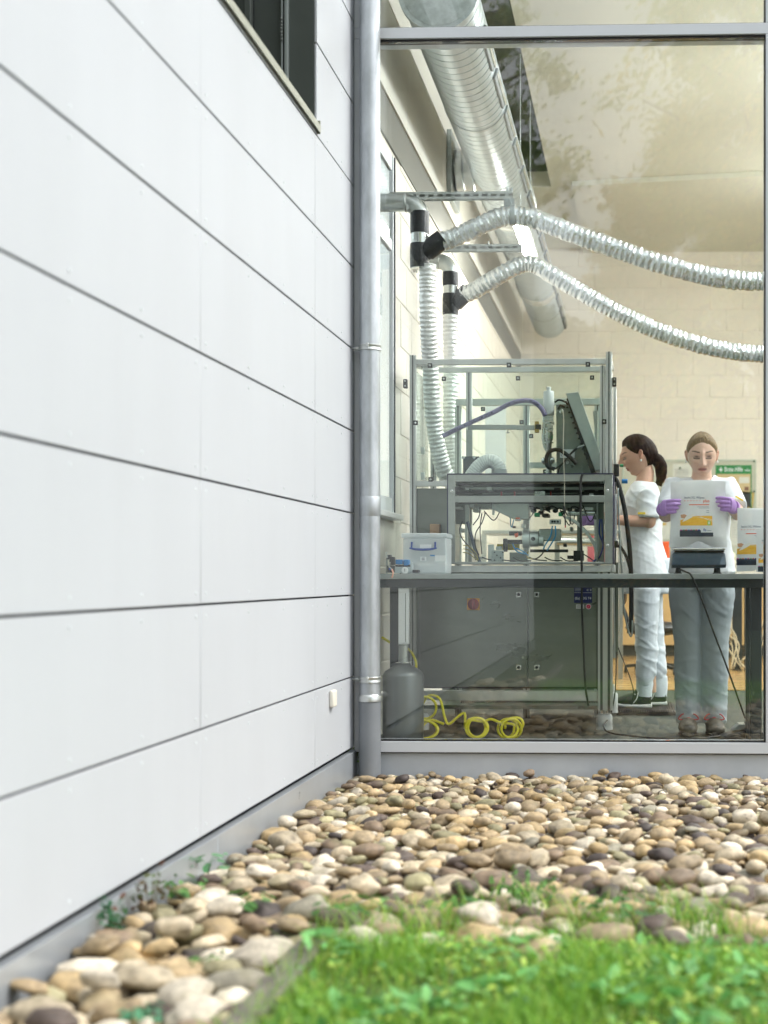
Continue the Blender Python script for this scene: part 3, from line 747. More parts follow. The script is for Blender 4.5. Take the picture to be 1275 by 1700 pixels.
# left wall, with a window by the glass
WWY0, WWY1 = YF + .22, PX(657, 500, XI).y; WWZ1 = PX(657, 262, XI).z; WWZ0 = PX(660, 856, XI).z
g = G(); g.box(XI - .035, XI - .012, WWY1, YB, -.1, ZCE + .6); g.box(XI - .035, XI - .012, YF + .1, WWY1, -.1, WWZ0); g.box(XI - .035, XI - .012, YF + .1, WWY1, WWZ1, ZCE + .6); g.box(XI - .035, XI - .012, YF + .1, WWY0, WWZ0, WWZ1)
lw = struct('left_wall', g, M('pale_mortar', (.72, .70, .63), .8), smooth=False)
bm_w = blockmesh('pale_block', .02, BW - .007, BH - .006, blockw_m); bm_t = blockmesh('tan_block', .02, BW - .007, BH - .006, block_m)
zb = PX(843, 582, XI).z
r = 0; z = ZO - .25 + BH / 2 + BH; nb = 0
while z < zb + .1:
    y = YF + .12 + (BW / 2 if r % 2 else BW)
    while y < YB - .1:
        if not (y - BW / 2 < WWY1 and z + BH / 2 > WWZ0 and z - BH / 2 < WWZ1) and (y < 13.5 or z > 1.3):
            inst(bm_w if y < 9.3 else bm_t, 'block', (XI - .0165, y, z), lw); nb += 1
        y += BW
    r += 1; z += BH
# infill beside the window
g = G(); g.box(XI - .18, XI + .001, WWY1 - .001, WWY1 + .0, WWZ0, WWZ1)
wn = thing('side_window', (XI - .1, WWY0, WWZ0), 'tall bright window in the left room wall close to the glass front', 'window')
wfr = M('side_window_frame', (.78, .83, .87), .4)
g = G(); g.box(XI - .03, XI - .008, WWY1 - .035, WWY1 - .002, WWZ0 + .002, WWZ1 - .002); g.box(XI - .03, XI - .008, WWY0, WWY0 + .07, WWZ0 + .002, WWZ1 - .002)
g.box(XI - .03, XI - .008, WWY0 + .071, WWY1 - .071, WWZ0 + .002, WWZ0 + .09); g.box(XI - .03, XI - .008, WWY0 + .071, WWY1 - .071, WWZ1 - .09, WWZ1 - .002)
g.box(XI - .03, XI - .008, WWY0 + .071, WWY1 - .071, PX(640, 390, XI).z - .03, PX(640, 390, XI).z + .03)
g.build('frame', wfr, wn, bevel=.003)
g = G(); g.box(XI - .0079, XI - .001, WWY1 - .012, WWY1 - .0025, WWZ0 + .002, WWZ1 - .002); g.build('gasket', gasket_m, wn)
g = G(); g.box(XI - .022, XI - .018, WWY0 + .071, WWY1 - .071, WWZ0 + .09, WWZ1 - .09); g.build('pane', clear_m, wn, smooth=False)
g = G(); g.box(XI - .03, XI + .045, WWY0, WWY1, WWZ0 - .03, WWZ0 + .001); g.build('window_board', white_pl_m, wn, bevel=.004)
# upper wall sheets, beam, ceiling, right wall
g = G(); yy = YF + .1
while yy < YB - .1:
    for z0, z1 in ((zb + .22, zb + .72), (zb + .725, ZCE + .3)):
        q = G(); q.box(XI - .011, XI + .012, yy + .002, min(YB - .002, yy + 1.45), z0 + .002, z1); q.build('sheet', upper_m, lw, bevel=.002)
    yy += 1.452
bx1 = P(861, 581, YB).x
beam = thing('steel_beam', (XI + .06, YF + .2, zb), 'long grey steel beam along the left room wall under the round duct', 'beam')
g = G(); g.box(XI + .0005, bx1, YF + .15, YB - .02, zb, zb + .018); g.build('bottom_flange', beam_m, beam)
g = G(); g.box(XI + .0005, bx1 - .05, YF + .15, YB - .02, zb + .0185, zb + .2); g.build('web', beam_m, beam)
g = G(); g.box(XI + .0005, bx1, YF + .15, YB - .02, zb + .2005, zb + .218); g.build('top_flange', beam_m, beam)
g = G(); g.box(-.83, XRR, YF + .11, YB + .1, ZCE, ZCE + .15); g.box(XI - .2, -.83, 13.7, YB + .1, ZCE, ZCE + .15)
ce = struct('ceiling', g, ceil_m, smooth=False)
g = G(); g.box(XI - .2, -.83, YF + .11, 13.7, ZCE + .45, ZCE + .6); g.box(-.83, -.8, YF + .11, 13.7, ZCE + .15, ZCE + .6); g.box(XI - .2, -.83, 13.7, 13.75, ZCE + .15, ZCE + .6)
g.build('ceiling_recess', M('dark_recess', (.09, .10, .09), .6), ce, smooth=False)
g = G(); pA = P(983, 326, 13.2); pB = P(1275, 294, 12.9)
g.add([(-.62, 13.5, ZCE - .05), (XRR, 12.6, ZCE - .05), (XRR, YB, ZCE - .05), (-.62, YB, ZCE - .05), (-.62, 13.5, ZCE - .001), (XRR, 12.6, ZCE - .001), (XRR, YB, ZCE - .001), (-.62, YB, ZCE - .001)], [(0, 3, 2, 1), (4, 5, 6, 7), (0, 1, 5, 4), (1, 2, 6, 5), (2, 3, 7, 6), (3, 0, 4, 7)])
g.build('ceiling_bulkhead', ceil_m, ce, smooth=False)
g = G(); g.box(XRR, XRR + .2, YF, YB + .2, -.1, ZCE + .6); struct('right_wall', g, blockw_m, smooth=False)
g = G(); g.box(XI - .3, XRR + .2, YF - .02, YB + .2, ZCE + .61, ZCE + .8); struct('roof', g, M('roof_membrane', (.3, .3, .3), .8), smooth=False)

# ---- big spiral duct
DX = -.98; cf = P(728, -15, 7.0); cb = P(912, 533, 15.9); DR = .19
duct = thing('round_duct', (cf.x, cf.y, cf.z), 'large galvanised spiral duct running to the back wall under the ceiling', 'duct')
def dpt(y): t = (y - cf.y) / (cb.y - cf.y); return cf.lerp(cb, t)
prof = []; y = cf.y; L = (cb - cf).length; h = 0
while h < L:
    prof += [(DR, h), (DR, h + .078), (DR - .011, h + .0795), (DR - .011, h + .0875)]; h += .09
g = G(); g.lathe(prof, cf, cb - cf, 48); g.build('spiral_tube', duct_m, duct, ang=30)
g = G(); g.lathe([(DR + .012, -.02), (DR + .012, .03), (DR - .001, .03)], cf, cb - cf, 48); g.lathe([(DR - .01, -.022), (DR - .03, -.026), (.01, -.026)], cf, cb - cf, 48)
g.build('end_cap', M('cast_zinc_cap', (.55, .6, .6), .45, metal=.5, var=.3, vs=25, rv=.1), duct, ang=30)
for yv in (10.9, 13.9):
    o = dpt(yv); g = G(); g.lathe([(DR + .001, -.12), (DR + .012, -.115), (DR + .012, -.09), (DR + .005, -.085), (DR + .005, .085), (DR + .012, .09), (DR + .012, .115), (DR + .001, .12)], o, cb - cf, 48)
    g.build('collar', galv_m, duct, ang=30)
yv = 7.35
while yv < 15.6:
    a = dpt(yv); b = dpt(yv + .52); ang = R(-18); off = Vector((math.cos(ang) * (DR + .004), 0, math.sin(ang) * (DR + .004)))
    g = G(); g.bar(a + off, b + off, .018, .06, up=(math.sin(-ang), 0, math.cos(ang))); g.build('outlet_slot', seam_m, duct, bevel=.003)
    g = G(); g.bar(a + off + Vector((.012, 0, .0)), b + off + Vector((.012, 0, 0)), .004, .02, up=(math.sin(-ang), 0, math.cos(ang))); g.build('outlet_lip', steell_m, duct)
    yv += .62
q = dpt(10.05)
g = G(); g.cyl((XI + .05, q.y, q.z - .02), (q.x - .1, q.y, q.z), .155, 36)
for k in range(3): g.lathe([(.156, 0), (.162, .008), (.156, .016)], (XI + .1 + k * .07, q.y, q.z - .015), (1, 0, .05), 36)
g.build('branch', galv_m, duct, ang=30)
g = G(); g.box(XI + .013, XI + .045, q.y - .23, q.y + .23, q.z - .25, q.z + .22); g.build('wall_plate', galvd_m, duct, bevel=.003)
for yv in (8.6, 12.2, 14.9):
    o = dpt(yv); g = G()
    g.lathe([(DR + .001, -.015), (DR + .004, -.015), (DR + .004, .015), (DR + .001, .015)], o, cb - cf, 48); g.cyl((o.x - DR - .003, o.y, o.z), (o.x - DR - .003, o.y, ZCE + .4), .004, 8)
    g.build('hanger', galvd_m, duct)

# ---- lamps
lampm = M('lit_diffuser', (.98, .99, 1), .4, emit=95)
lampw = M('lit_diffuser_dim', (1, .96, .88), .4, emit=42)
def lamp(x, y, z, L, label, ztop):
    t = thing('tube_lamp', (x, y, z), label, 'lamp', 'ceiling tube lamps')
    g = G(); g.box(x - .05, x + .05, y - L / 2, y + L / 2, z + .045, z + .085); g.build('housing', white_pl_m, t, bevel=.006)
    g = G(); g.loft([(x, y - L / 2 + .01, z + .03), (x, y + L / 2 - .01, z + .03)], [(.047, .03)] * 2, 16, (1, 0, 0)); g.build('diffuser', lampw if x < 0 else lampm, t)
    g = G()
    for k in (-1, 1): g = G(); g.cyl((x, y + k * L * .38, z + .085), (x, y + k * L * .38, ztop), .003, 6); g.build('suspension_wire', galvd_m, t)
pl_ = P(868, 408, 10.7)
lamp(pl_.x + .02, 10.7, pl_.z, 1.25, 'lit tube lamp just below the bend of the upper silver hose', ZCE)
for i, (x, y) in enumerate(((1.75, 8.2), (1.95, 10.6), (2.1, 13.0), (3.9, 8.2), (3.9, 10.6), (3.9, 13.0))):
    lamp(x, y, 4.1, 1.25, ['right hand ceiling lamp row, first lamp from the glass', 'right hand ceiling lamp row, second lamp from the glass', 'right hand ceiling lamp row, third lamp from the glass', 'far right ceiling lamp row, first lamp from the glass', 'far right ceiling lamp row, second lamp from the glass', 'far right ceiling lamp row, third lamp from the glass'][i], ZCE)

lamp(1.55, 7.25, 3.95, 1.0, 'added unseen lamp just inside the glass, right of the mullion', ZCE); lamp(3.1, 7.25, 3.95, 1.0, 'added unseen lamp just inside the glass, farther right', ZCE)  # both added out of view to brighten the women and bags from the front
# ---- perforated rails
def rail(px0, px1, py, Y, label, n):
    a = P(px0, py, Y); b = P(px1, py, Y); a.x = XI + .002
    t = thing('strut_rail', (a.x, Y, a.z), label, 'rail', 'perforated strut rails'); h = .020
    g = G(); g.box(a.x, b.x, Y - .02, Y + .02, a.z + h - .003, a.z + h); g.box(a.x, b.x, Y + .017, Y + .02, a.z - h, a.z + h - .003)
    # slotted front face: strips above and below the slots plus the bridges between them
    g.box(a.x, b.x, Y - .02, Y - .017, a.z + .007, a.z + h - .003); g.box(a.x, b.x, Y - .02, Y - .017, a.z - h, a.z - .007)
    m = int((b.x - a.x) / .048)
    for k in range(m + 1): g.box(a.x + k * .048, min(b.x, a.x + k * .048 + .018), Y - .02, Y - .0172, a.z - .007, a.z + .007)
    g.build('slotted_channel', galv_m, t)
    g = G()
    for k in range(n):
        x = a.x + .25 + k * .2
        if x < b.x: g.cyl((x, Y, a.z + h), (x, Y, a.z + h + .02), .004, 6); g.cyl((x, Y, a.z + h), (x, Y, a.z + h + .005), .008, 6)
    g.build('bolt', steel_m, t)
    return t, a, b
r1, ra, rb = rail(632, 851, 327, 7.62, 'upper perforated galvanised rail carrying the higher silver hose', 5)
r2, rc, rd = rail(700, 866, 413, 8.4, 'lower perforated galvanised rail behind the taped duct joints', 4)

# ---- rigid pipes with taped tees, flexible hoses
def hosemesh(name, pts, rad, period, mat, parent, amp=.1, crink=.0018, n=26):
    path = resample(catmull(pts, 14), period / 7); g = G(); L = 0; R_ = []
    for i, p in enumerate(path):
        if i: L += (p - path[i - 1]).length * (1 + .35 * noise.noise(p * 14))
        ph = (L / period) % 1; R_.append(rad * (1 + .05 * noise.noise(p * 9) - amp * (1 + .8 * noise.noise(p * 23)) * (abs(math.sin(math.pi * ph)) ** 1.6)))
    g.loft(path, R_, n, (0, 0, 0))
    sd = random.uniform(0, 100)
    for i, v in enumerate(g.v):
        c = path[min(len(path) - 1, i // n)]; d = (v - c)
        if d.length > 1e-6:
            k = noise.noise(v * 95 + Vector((sd, 0, 0))) * crink + noise.noise(v * 40 + Vector((0, sd, 0))) * crink; g.v[i] = v + d.normalized() * k
    return g.build(name, mat, parent, ang=180, fix=False)
def vent(Y, pxv, pyb, rpx, label, py0, tee, hosept, hoses_label):
    s = sc(Y); r_ = rpx * s; v0 = P(pxv, py0, Y)
    t = thing('vent_pipe', (XI, Y, v0.z), label, 'pipe', 'bent vent pipes on the left wall')
    Rr = r_ * 1.55; x0 = XI - .02 if Y > 8 else XI - .08
    pts = [Vector((v0.x - Rr + Rr * math.sin(a), Y, v0.z - Rr + Rr * math.cos(a))) for a in [R(k * 7.5) for k in range(13)]]
    g = G(); g.tube(pts, r_, 28); g.build('elbow', galv_m, t, ang=60)
    g = G(); g.cyl((x0, Y, v0.z), (v0.x - Rr, Y, v0.z), r_ * .985, 28); g.lathe([(r_, 0), (r_ + .003, .002), (r_ + .003, .008), (r_, .01)], (v0.x - Rr - .005, Y, v0.z), (1, 0, 0), 28)
    if Y > 8: g.lathe([(r_ + .002, 0), (r_ + .02, .002), (r_ + .02, .008), (r_, .01)], (XI + .004, Y, v0.z), (1, 0, 0), 28)
    g.build('straight_pipe', galv_m, t, ang=60)
    ztop = v0.z - Rr; zend = P(pxv, pyb, Y).z
    g = G(); g.cyl((v0.x, Y, zend), (v0.x, Y, ztop), r_ * .97, 28); g.build('tee_body', steell_m, t)
    tm = tee
    g = G(); N = 10
    for za, zb_, bulge in tm:
        a = P(pxv, za, Y).z; b = P(pxv, zb_, Y).z
        g.loft([(v0.x, Y, a + (b - a) * k / N) for k in range(N + 1)], [r_ * (1.05 + bulge * math.sin(math.pi * k / N)) + noise.noise(Vector((k, za, 0))) * .002 for k in range(N + 1)], 26, (1, 0, 0))
    g.build('tape', tape_m, t)
    # side branch
    b0 = P(pxv, hosept[0][1] + 26, Y); b1 = P(hosept[0][0], hosept[0][1], Y); d = (b1 - b0).normalized()
    g = G(); g.cyl(b0, b1, r_ * .95, 26); g.loft([b1 - d * .095, b1 - d * .05, b1 + d * .02], [r_ * 1.08, r_ * 1.12, r_ * 1.08], 26, (0, 0, 0)); g.build('branch_tape', tape_m, t)
    return t, r_, v0.x, zend
vt1, vr1, vx1, ve1 = vent(7.62, 697, 446, 15.2, 'larger zinc vent pipe elbow with black tape, nearest the glass', 336, [(352, 388, .02), (405, 445, .04)], [(731, 400)], '')
vt2, vr2, vx2, ve2 = vent(8.5, 748, 524, 12.6, 'smaller zinc vent pipe elbow with black tape, behind the first', 434, [(452, 475, .02), (488, 523, .05)], [(774, 486)], '')
hk = 'flexible foil hoses'
h1 = hosemesh('foil_hose', [P(728, 402, 7.62), P(760, 392, 7.62), P(800, 373, 7.6), P(835, 360, 7.6), P(860, 358, 7.6), P(895, 366, 7.6), P(950, 387, 7.6), P(1020, 412, 7.6), P(1100, 439, 7.6), P(1190, 461, 7.6), P(1275, 467, 7.6), P(1400, 455, 7.6), P(1520, 430, 7.62), P(1650, 420, 7.65)], .052, .031, foil_m, None, .07, .0045)
tag(h1, 'upper silver foil hose sagging away to the right from its hook', 'hose', hk)
h2 = hosemesh('foil_hose', [P(771, 489, 8.5), P(795, 478, 8.45), P(830, 457, 8.4), P(862, 441, 8.4), P(885, 439, 8.4), P(915, 455, 8.4), P(965, 485, 8.4), P(1030, 521, 8.4), P(1110, 556, 8.4), P(1190, 579, 8.4), P(1275, 588, 8.4), P(1400, 580, 8.4), P(1520, 560, 8.4)], .052, .031, foil_m, None, .07, .0045)
tag(h2, 'lower silver foil hose sagging away to the right, behind the upper one', 'hose', hk)
h3 = hosemesh('foil_hose', [P(710, 440, 7.62), P(710, 480, 7.62), P(711, 540, 7.64), P(714, 600, 7.7), P(717, 660, 7.75), P(723, 720, 7.8), P(735, 775, 7.85), P(748, 800, 7.9), P(775, 812, 7.95)], .047, .024, foilw_m, None, .08)
tag(h3, 'thicker pale foil hose hanging from the taped joint into the machine', 'hose', hk)
h4 = hosemesh('foil_hose', [P(748, 520, 8.5), P(748, 560, 8.5), P(749, 620, 8.5), P(748, 690, 8.48), P(750, 750, 8.45), P(756, 800, 8.4)], .047, .024, foilw_m, None, .09)
tag(h4, 'thinner pale foil hose hanging behind the thicker one', 'hose', hk)
g = G(); hp = P(852, 345, 7.6); g.box(rb.x - .045, rb.x + .012, 7.596, 7.60, hp.z + .0, ra.z - .021); g.tube(catmull([(rb.x - .02, 7.6, ra.z - .02), (rb.x - .005, 7.59, ra.z - .05), (rb.x - .03, 7.6, ra.z - .07)], 5), .003, 6)
for k in (-1, 1): g.cyl((rb.x - .015 + k * .012, 7.62, ra.z + .02), (rb.x - .015 + k * .012, 7.62, ra.z + .045), .004, 6)
g.build('hose_hook', galvd_m, r1)
g = G(); g.loft([P(852, 357, 7.6) + Vector((x, 0, 0)) for x in (-.012, .012)], [.057, .057], 20, (0, 0, 1)); g.build('hose_strap', galvd_m, r1)

# ================================================================== MACHINE
YM = 7.5
def mx(px): return P(px, 900, YM).x
def prof(parent, a, b, w, name='profile', face=True, two=False):
    a = Vector(a); b = Vector(b); g = G(); g.bar(a, b, w * .999, w * .86); t = (b - a).normalized(); o = g.build(name, alu_m, parent, bevel=.0015, seg=1)
    if face and abs(t.y) < .5:
        u = Vector((1, 0, 0)) if abs(t.z) > .5 else Vector((0, 0, 1)); f = Vector((0, -w * (.5 if abs(t.z) > .5 else .43), 0))
        h = G(); gw = w * .17
        offs = (-.25, .25) if two else (0,)
        for k in offs: h.bar(a + u * w * k + f + Vector((0, .0004, 0)), b + u * w * k + f + Vector((0, .0004, 0)), gw if abs(t.z) > .5 else .003, .003 if abs(t.z) > .5 else gw)
        h.build('groove_shade', alug_m, o, smooth=False)  # dark strip on the face stands in for shade inside the slot
    return o
mach = thing('filling_machine', (mx(850), YM + .5, 0), 'large wipe filling machine with aluminium frame and clear guards behind the worktop', 'machine')
pw = .034; XA, XB = mx(686), mx(1011); Zt = P(850, 601, YM).z; YR = YM + .62; Zm = P(700, 803, YM).z; Zb = P(800, 1152, YM).z
floorz = .06
prof(mach, (XA, YM, .34), (XA, YM, P(0, 594, YM).z), pw)
prof(mach, (XB, YM, .9), (XB, YM, P(0, 590, YM).z), pw)
prof(mach, (XB - .035, YM + .01, Zm), (XB - .035, YM + .01, Zt - .02), .026)
prof(mach, (XA + pw / 2, YM, Zt), (XB - pw / 2, YM, Zt), pw)
prof(mach, (XA + pw / 2, YM, Zm), (mx(760), YM, Zm), pw)
# rear frame
Zr = P(850, 619, YR).z
for x in (XA + .02, P(779, 0, YR).x, XB - .02): prof(mach, (x, YR, .9), (x, YR, Zr), .034)
prof(mach, (XA, YR, Zr + .017), (XB, YR, Zr + .017), .034)
for x in (XA, XB):
    prof(mach, (x, YM + .02, Zt), (x, YR - .02, Zr + .017), .034, face=False)
# far inner frame seen through the guards
YN = 8.35
Zn = P(850, 668, YN).z; na, nb_ = P(757, 0, YN).x, P(998, 0, YN).x
prof(mach, (na, YN, Zn), (nb_, YN, Zn), .045); 
for px in (761, 874, 992): prof(mach, (P(px, 0, YN).x, YN, .0), (P(px, 0, YN).x, YN, Zn - .022), .038)
prof(mach, (P(880, 0, YN).x, YN, P(0, 775, YN).z), (P(925, 0, YN).x, YN, P(0, 775, YN).z), .04)
# clear guards
for nm, x0, x1, y, z0, z1 in (('f', XA + pw / 2, XB - .05, YM - .002, Zm + .02, Zt - .018), ('r', XA + .04, XB - .04, YR, Zm, Zr)):
    g = G(); g.box(x0, x1, y, y + .005, z0, z1); g.build('clear_guard', clear_m, mach, smooth=False)
g = G(); g.box(XB + .014, XB + .018, YM + .02, YR + .5, .95, Zt - .1); g.build('side_guard', clear_m, mach, smooth=False)
g = G(); g.box(XA - .014, XA - .010, YM + .02, YR, .95, Zt - .02); g.build('side_guard', clear_m, mach, smooth=False)
prof(mach, (XB + .018, YR + .2, .35), (XB + .018, YR + .2, P(0, 640, YR).z), .02, face=False)
# square panel clips
g0 = G(); g0.box(-.012, .012, -.006, .006, -.012, .012); clipm = g0.build('panel_clip', black_m, mach, bevel=.002).data
first = [o for o in COL.objects if o.name == 'panel_clip'][0]; bpy.data.objects.remove(first)
g0 = G(); g0.v = []; g0.lathe([(.006, -.009), (.006, -.006)], (0, 0, 0), (0, 1, 0), 10); sm = g0.build('clip_screw', steell_m); scm = sm.data; bpy.data.objects.remove(sm)
clipm.transform(Matrix.Translation(origin(mach)))
for px, py, Y in ((714, 607, YM), (845, 606, YM), (976, 605, YM), (737, 629, YR - .03), (860, 628, YR - .03), (983, 627, YR - .03), (690, 702, YM), (1003, 700, YM), (715, 796, YM), (802, 679, YN - .03), (866, 701, YN - .03), (882, 724, YN - .03), (716, 796, YR), (905, 783, YN - .03)):
    q = P(px, py, Y - .012); o = inst(clipm, 'panel_clip', q, mach); s_ = bpy.data.objects.new('clip_screw', scm); COL.objects.link(s_); s_.parent = o
for px, py in ((673, 637), (1020, 634)):
    q = P(px, py, YM - .01); g = G(); g.box(q.x - .011, q.x + .011, YM - .02, YM + .01, q.z - .024, q.z + .024); o = g.build('hinge', black_m, mach, bevel=.004)
    g = G(); 
    for k in (-1, 1): g.lathe([(.005, -.002), (.005, .002)], (q.x, YM - .021, q.z + k * .013), (0, 1, 0), 8)
    g.build('hinge_screw', steell_m, o)
for py in (748, 790):
    q = P(701, py, YM); g = G(); g.box(q.x - .01, q.x + .01, YM + .01, YM + .03, q.z - .02, q.z + .02); g.build('bracket', alu_m, mach, bevel=.002)

# ---- inner cabinet plates behind, lower left
g = G(); a = P(687, 812, YM); b = P(743, 900, YM); g.box(a.x, b.x + .02, YM + .02, YM + .03, .9, P(0, 812, YM).z); g.build('side_plate', steeld_m, mach, bevel=.002)
# ---- lower cabinet
ZD0, ZD1 = P(0, 1138, YM).z, P(0, 975, YM).z; Ztab = P(900, 952, 6.8).z
xs = [mx(697), mx(876.5), mx(992)]
for i in range(2):
    g = G(); g.box(xs[i] + .002, xs[i + 1] - .002, YM - .012, YM + .012, ZD0, .86); d = g.build('cabinet_door', steeld_m, mach, bevel=.003)
    for px, py in (((861, 987), (861, 1108)), ((891, 987), (891, 1108)))[i]:
        q = P(px, py, YM - .016); h = G(); h.box(q.x - .014, q.x + .014, YM - .0165, YM - .0125, q.z - .015, q.z + .015); l = h.build('quarter_lock', steell_m, d, bevel=.002)
        h = G(); h.lathe([(.008, -.0185), (.008, -.0166)], (q.x, YM, q.z), (0, 1, 0), 12); h.build('lock_core', black_m, l) if False else h.build('lock_core', black_m, d)
g = G(); g.box(mx(661), xs[0] - .001, YM + .004, YM + .03, ZD0, .86); g.build('cabinet_side', steeld_m, mach)
g = G(); g.box(mx(697), mx(992), YM - .006, YM + .01, ZD0 - .008, ZD0 - .0005); g.build('door_seal', rubber_m, mach)
prof(mach, (mx(661), YM, P(0, 1152, YM).z), (mx(992), YM, P(0, 1152, YM).z), .058, two=True)
prof(mach, (mx(1005), YM - .01, P(0, 1175, YM).z), (mx(1005), YM - .01, .86), .078, two=True)
prof(mach, (mx(670), YM, P(0, 1130, YM).z), (mx(670), YM, .86), .05, two=True)
g = G(); g.box(mx(1022), mx(1026), YM + .02, YM + .6, P(0, 1080, YM).z, .9); g.build('side_plate', steeld_m, mach)
def foot(px, pyt, pyb, Y, wpx):
    a = P(px, pyt, Y); b = P(px, pyb, Y); r_ = wpx * sc(Y) / 2; zb_ = min(b.z, .0) if False else b.z
    g = G(); g.lathe([(r_, 0), (r_, .012), (r_ * .96, .018), (r_ * .98, .02), (r_ * .98, a.z - zb_ - .012), (r_ * .8, a.z - zb_)], (a.x, Y, zb_), n=24); g.cyl((a.x, Y, a.z), (a.x, Y, a.z + .05), .008, 10)
    return g
g = foot(1003.5, 1185, 1211, YM, 27); g.build('machine_foot', M('grey_white_foot', (.6, .63, .62), .5, var=.15, vs=20), mach)
for px in (700, ): g = foot(px, 1185, 1211, YM, 25); g.build('machine_foot', MATS['grey_white_foot'], mach)
g = foot(1018, 1150, 1183, YM + .85, 16); g.build('machine_foot', MATS['grey_white_foot'], mach)
g = G(); g.box(XA, XB, YM + .05, YR + .55, .12, .14); g.build('base_plate', steeld_m, mach)
g = G(); g.box(XA, XB, YR + .5, YR + .52, .14, .86); g.build('rear_plate', steeld_m, mach)
# main switch
q = P(786, 1003, YM - .014); s_ = sc(YM); g = G(); g.box(q.x - 10.5 * s_, q.x + 10.5 * s_, YM - .02, YM - .0125, q.z - 10 * s_, q.z + 10 * s_)
sw = g.build('main_switch', M('switch_yellow', (.85, .38, .02), .4), mach, bevel=.002)
g = G(); g.lathe([(9.5 * s_, 0), (9 * s_, .010), (8.2 * s_, .012)], (q.x, YM - .0202, q.z), (0, -1, 0), 28); g.build('rotary_base', red_m, sw)
g = G(); g.box(q.x - .008, q.x + .008, YM - .052, YM - .0325, q.z - .024, q.z + .024); g.build('grip', red_m, sw, bevel=.003)
# blue type plate with lettering
def pz(px, py, y): v = P(px, py, y); return v
yb = YM - .0145
a = pz(953, 1001, yb); b = pz(983, 974, yb); c = pz(953, 984, yb)
g = G(); g.box(a.x, b.x, yb, yb + .002, a.z, b.z + .02); pl = g.build('type_plate', M('plate_blue', (.004, .012, .13), .35), mach, bevel=.0008, seg=1)
wprint = M('print_white', (.75, .8, .85), .5); 
def flat(px, py, y): 
    o = P(px, py, y); return lambda x, z: Vector((o.x + x, y, o.z + z))
lettering('(Ex) II 3G T4', flat(954.5, 995, yb - .0004), .018, wprint, pl, 27 * sc(yb))
lettering('C E', flat(974, 981, yb - .0004), .014, wprint, pl, 8 * sc(yb))
g = G(); g.box(a.x + .002, b.x - .002, yb - .0004, yb, c.z - .0008, c.z + .0008)
for i in range(3): g.box(a.x + .004, a.x + .035 + .008 * (i % 2), yb - .0004, yb, c.z + .009 + i * .007, c.z + .0105 + i * .007)
g.build('print_line', wprint, pl, smooth=False)
g = G(); q = pz(963, 1007, yb); g.box(q.x - .021, q.x + .021, yb, yb + .001, q.z - .011, q.z + .011); lb = g.build('white_label', white_pl_m, mach)
g = G(); 
for i in range(3): g.box(q.x - .017, q.x + .017, yb - .0003, yb, q.z - .007 + i * .006, q.z - .0045 + i * .006)
g.build('print_line', M('print_grey', (.25, .27, .3), .5), lb)
g = G(); q = pz(977, 1007, yb); g.lathe([(.0145, 0), (.0145, .001)], (q.x, yb + .001, q.z), (0, -1, 0), 24); st = g.build('round_sticker', M('sticker_white', (.8, .8, .8), .5), mach)
g = G(); g.lathe([(.0115, 0), (.0115, .0004)], (q.x, yb - .0001, q.z), (0, -1, 0), 24); g.build('sticker_mark', M('sticker_pink', (.75, .05, .15), .5), st)
g = G(); g.bar((q.x - .005, yb - .0008, q.z - .006), (q.x + .005, yb - .0008, q.z + .006), .003, .0005); g.build('sticker_stroke', white_pl_m, st)
# ribbed mat of the machine stand and pedestal shade
g = G(); x = mx(757)
while x < mx(1010): g.box(x, x + .006, YM + .2, YM + .26, P(0, 1172, YM + .2).z, P(0, 1163, YM + .2).z); x += .0125
g.box(mx(755), mx(1010), YM + .262, YM + .28, P(0, 1174, YM + .2).z, P(0, 1163, YM + .2).z)
tag(g.build('rib_strip', rubber_m, mach), kind='stuff')
# lower dark back under machine

# ---- steel housing box with cut-outs, on a wide profile sill
YH = 7.30; sH = sc(YH)
def hp_(px, py): return P(px, py, YH)
prof(mach, (hp_(641, 944).x, YH + .05, hp_(0, 944.5).z), (hp_(1014, 944).x, YH + .05, hp_(0, 944.5).z), 13 * sH, two=True, name='sill_profile')
g = G(); g.box(hp_(1014.5, 0).x, hp_(1021, 0).x, YH + .03, YH + .45, hp_(0, 951).z, hp_(0, 937.5).z); g.build('end_cap', alu_m, mach, bevel=.004)
hx0, hx1, hz0, hz1 = hp_(744, 0).x, hp_(1017, 0).x, hp_(0, 936.5).z, hp_(0, 790).z
W1 = (hp_(755.5, 0).x, hp_(1004, 0).x); T1 = hp_(0, 801.5).z; T2 = hp_(0, 824.5).z; B1 = hp_(0, 835.5).z; B2 = hp_(0, 933).z
g = G(); th = .006
g.box(hx0, W1[0], YH, YH + th, hz0, hz1); g.box(W1[1], hx1, YH, YH + th, hz0, hz1); g.box(W1[0], W1[1], YH, YH + th, T1, hz1); g.box(W1[0], W1[1], YH, YH + th, B1, T2); g.box(W1[0], W1[1], YH, YH + th, hz0, B2)
HD = .42
g.box(hx0, hx0 + th, YH + th, YH + HD, hz0, hz1 - .001); g.box(hx1 - th, hx1, YH + th, YH + HD, hz0, hz1 - .001); g.box(hx0 + .001, hx1 - .001, YH + th, YH + HD, hz1 - .02, hz1 - .014); g.box(hx0 + .01, hx1 - .01, YH + th, YH + HD, hz0, hz0 + .006)
for xx in (W1[0] + .012, W1[1] - .04):
    g.box(xx, xx + .028, YH + HD - .03, YH + HD, hz0 + .006, hz1 - .021)
hs = g.build('steel_housing', steel_m, mach, bevel=.0015, seg=1)
g = G(); g.box(hx0 - .006, hx0 - .0005, YH + .002, YH + HD, hz0, hz1 + .006); g.box(hx0 - .006, hx1 + .006, YH - .002, YH + HD, hz1 + .0005, hz1 + .0065); g.box(hx1 + .0005, hx1 + .006, YH + .002, YH + HD, hz0, hz1); g.build('edge_trim', navy_m, hs)
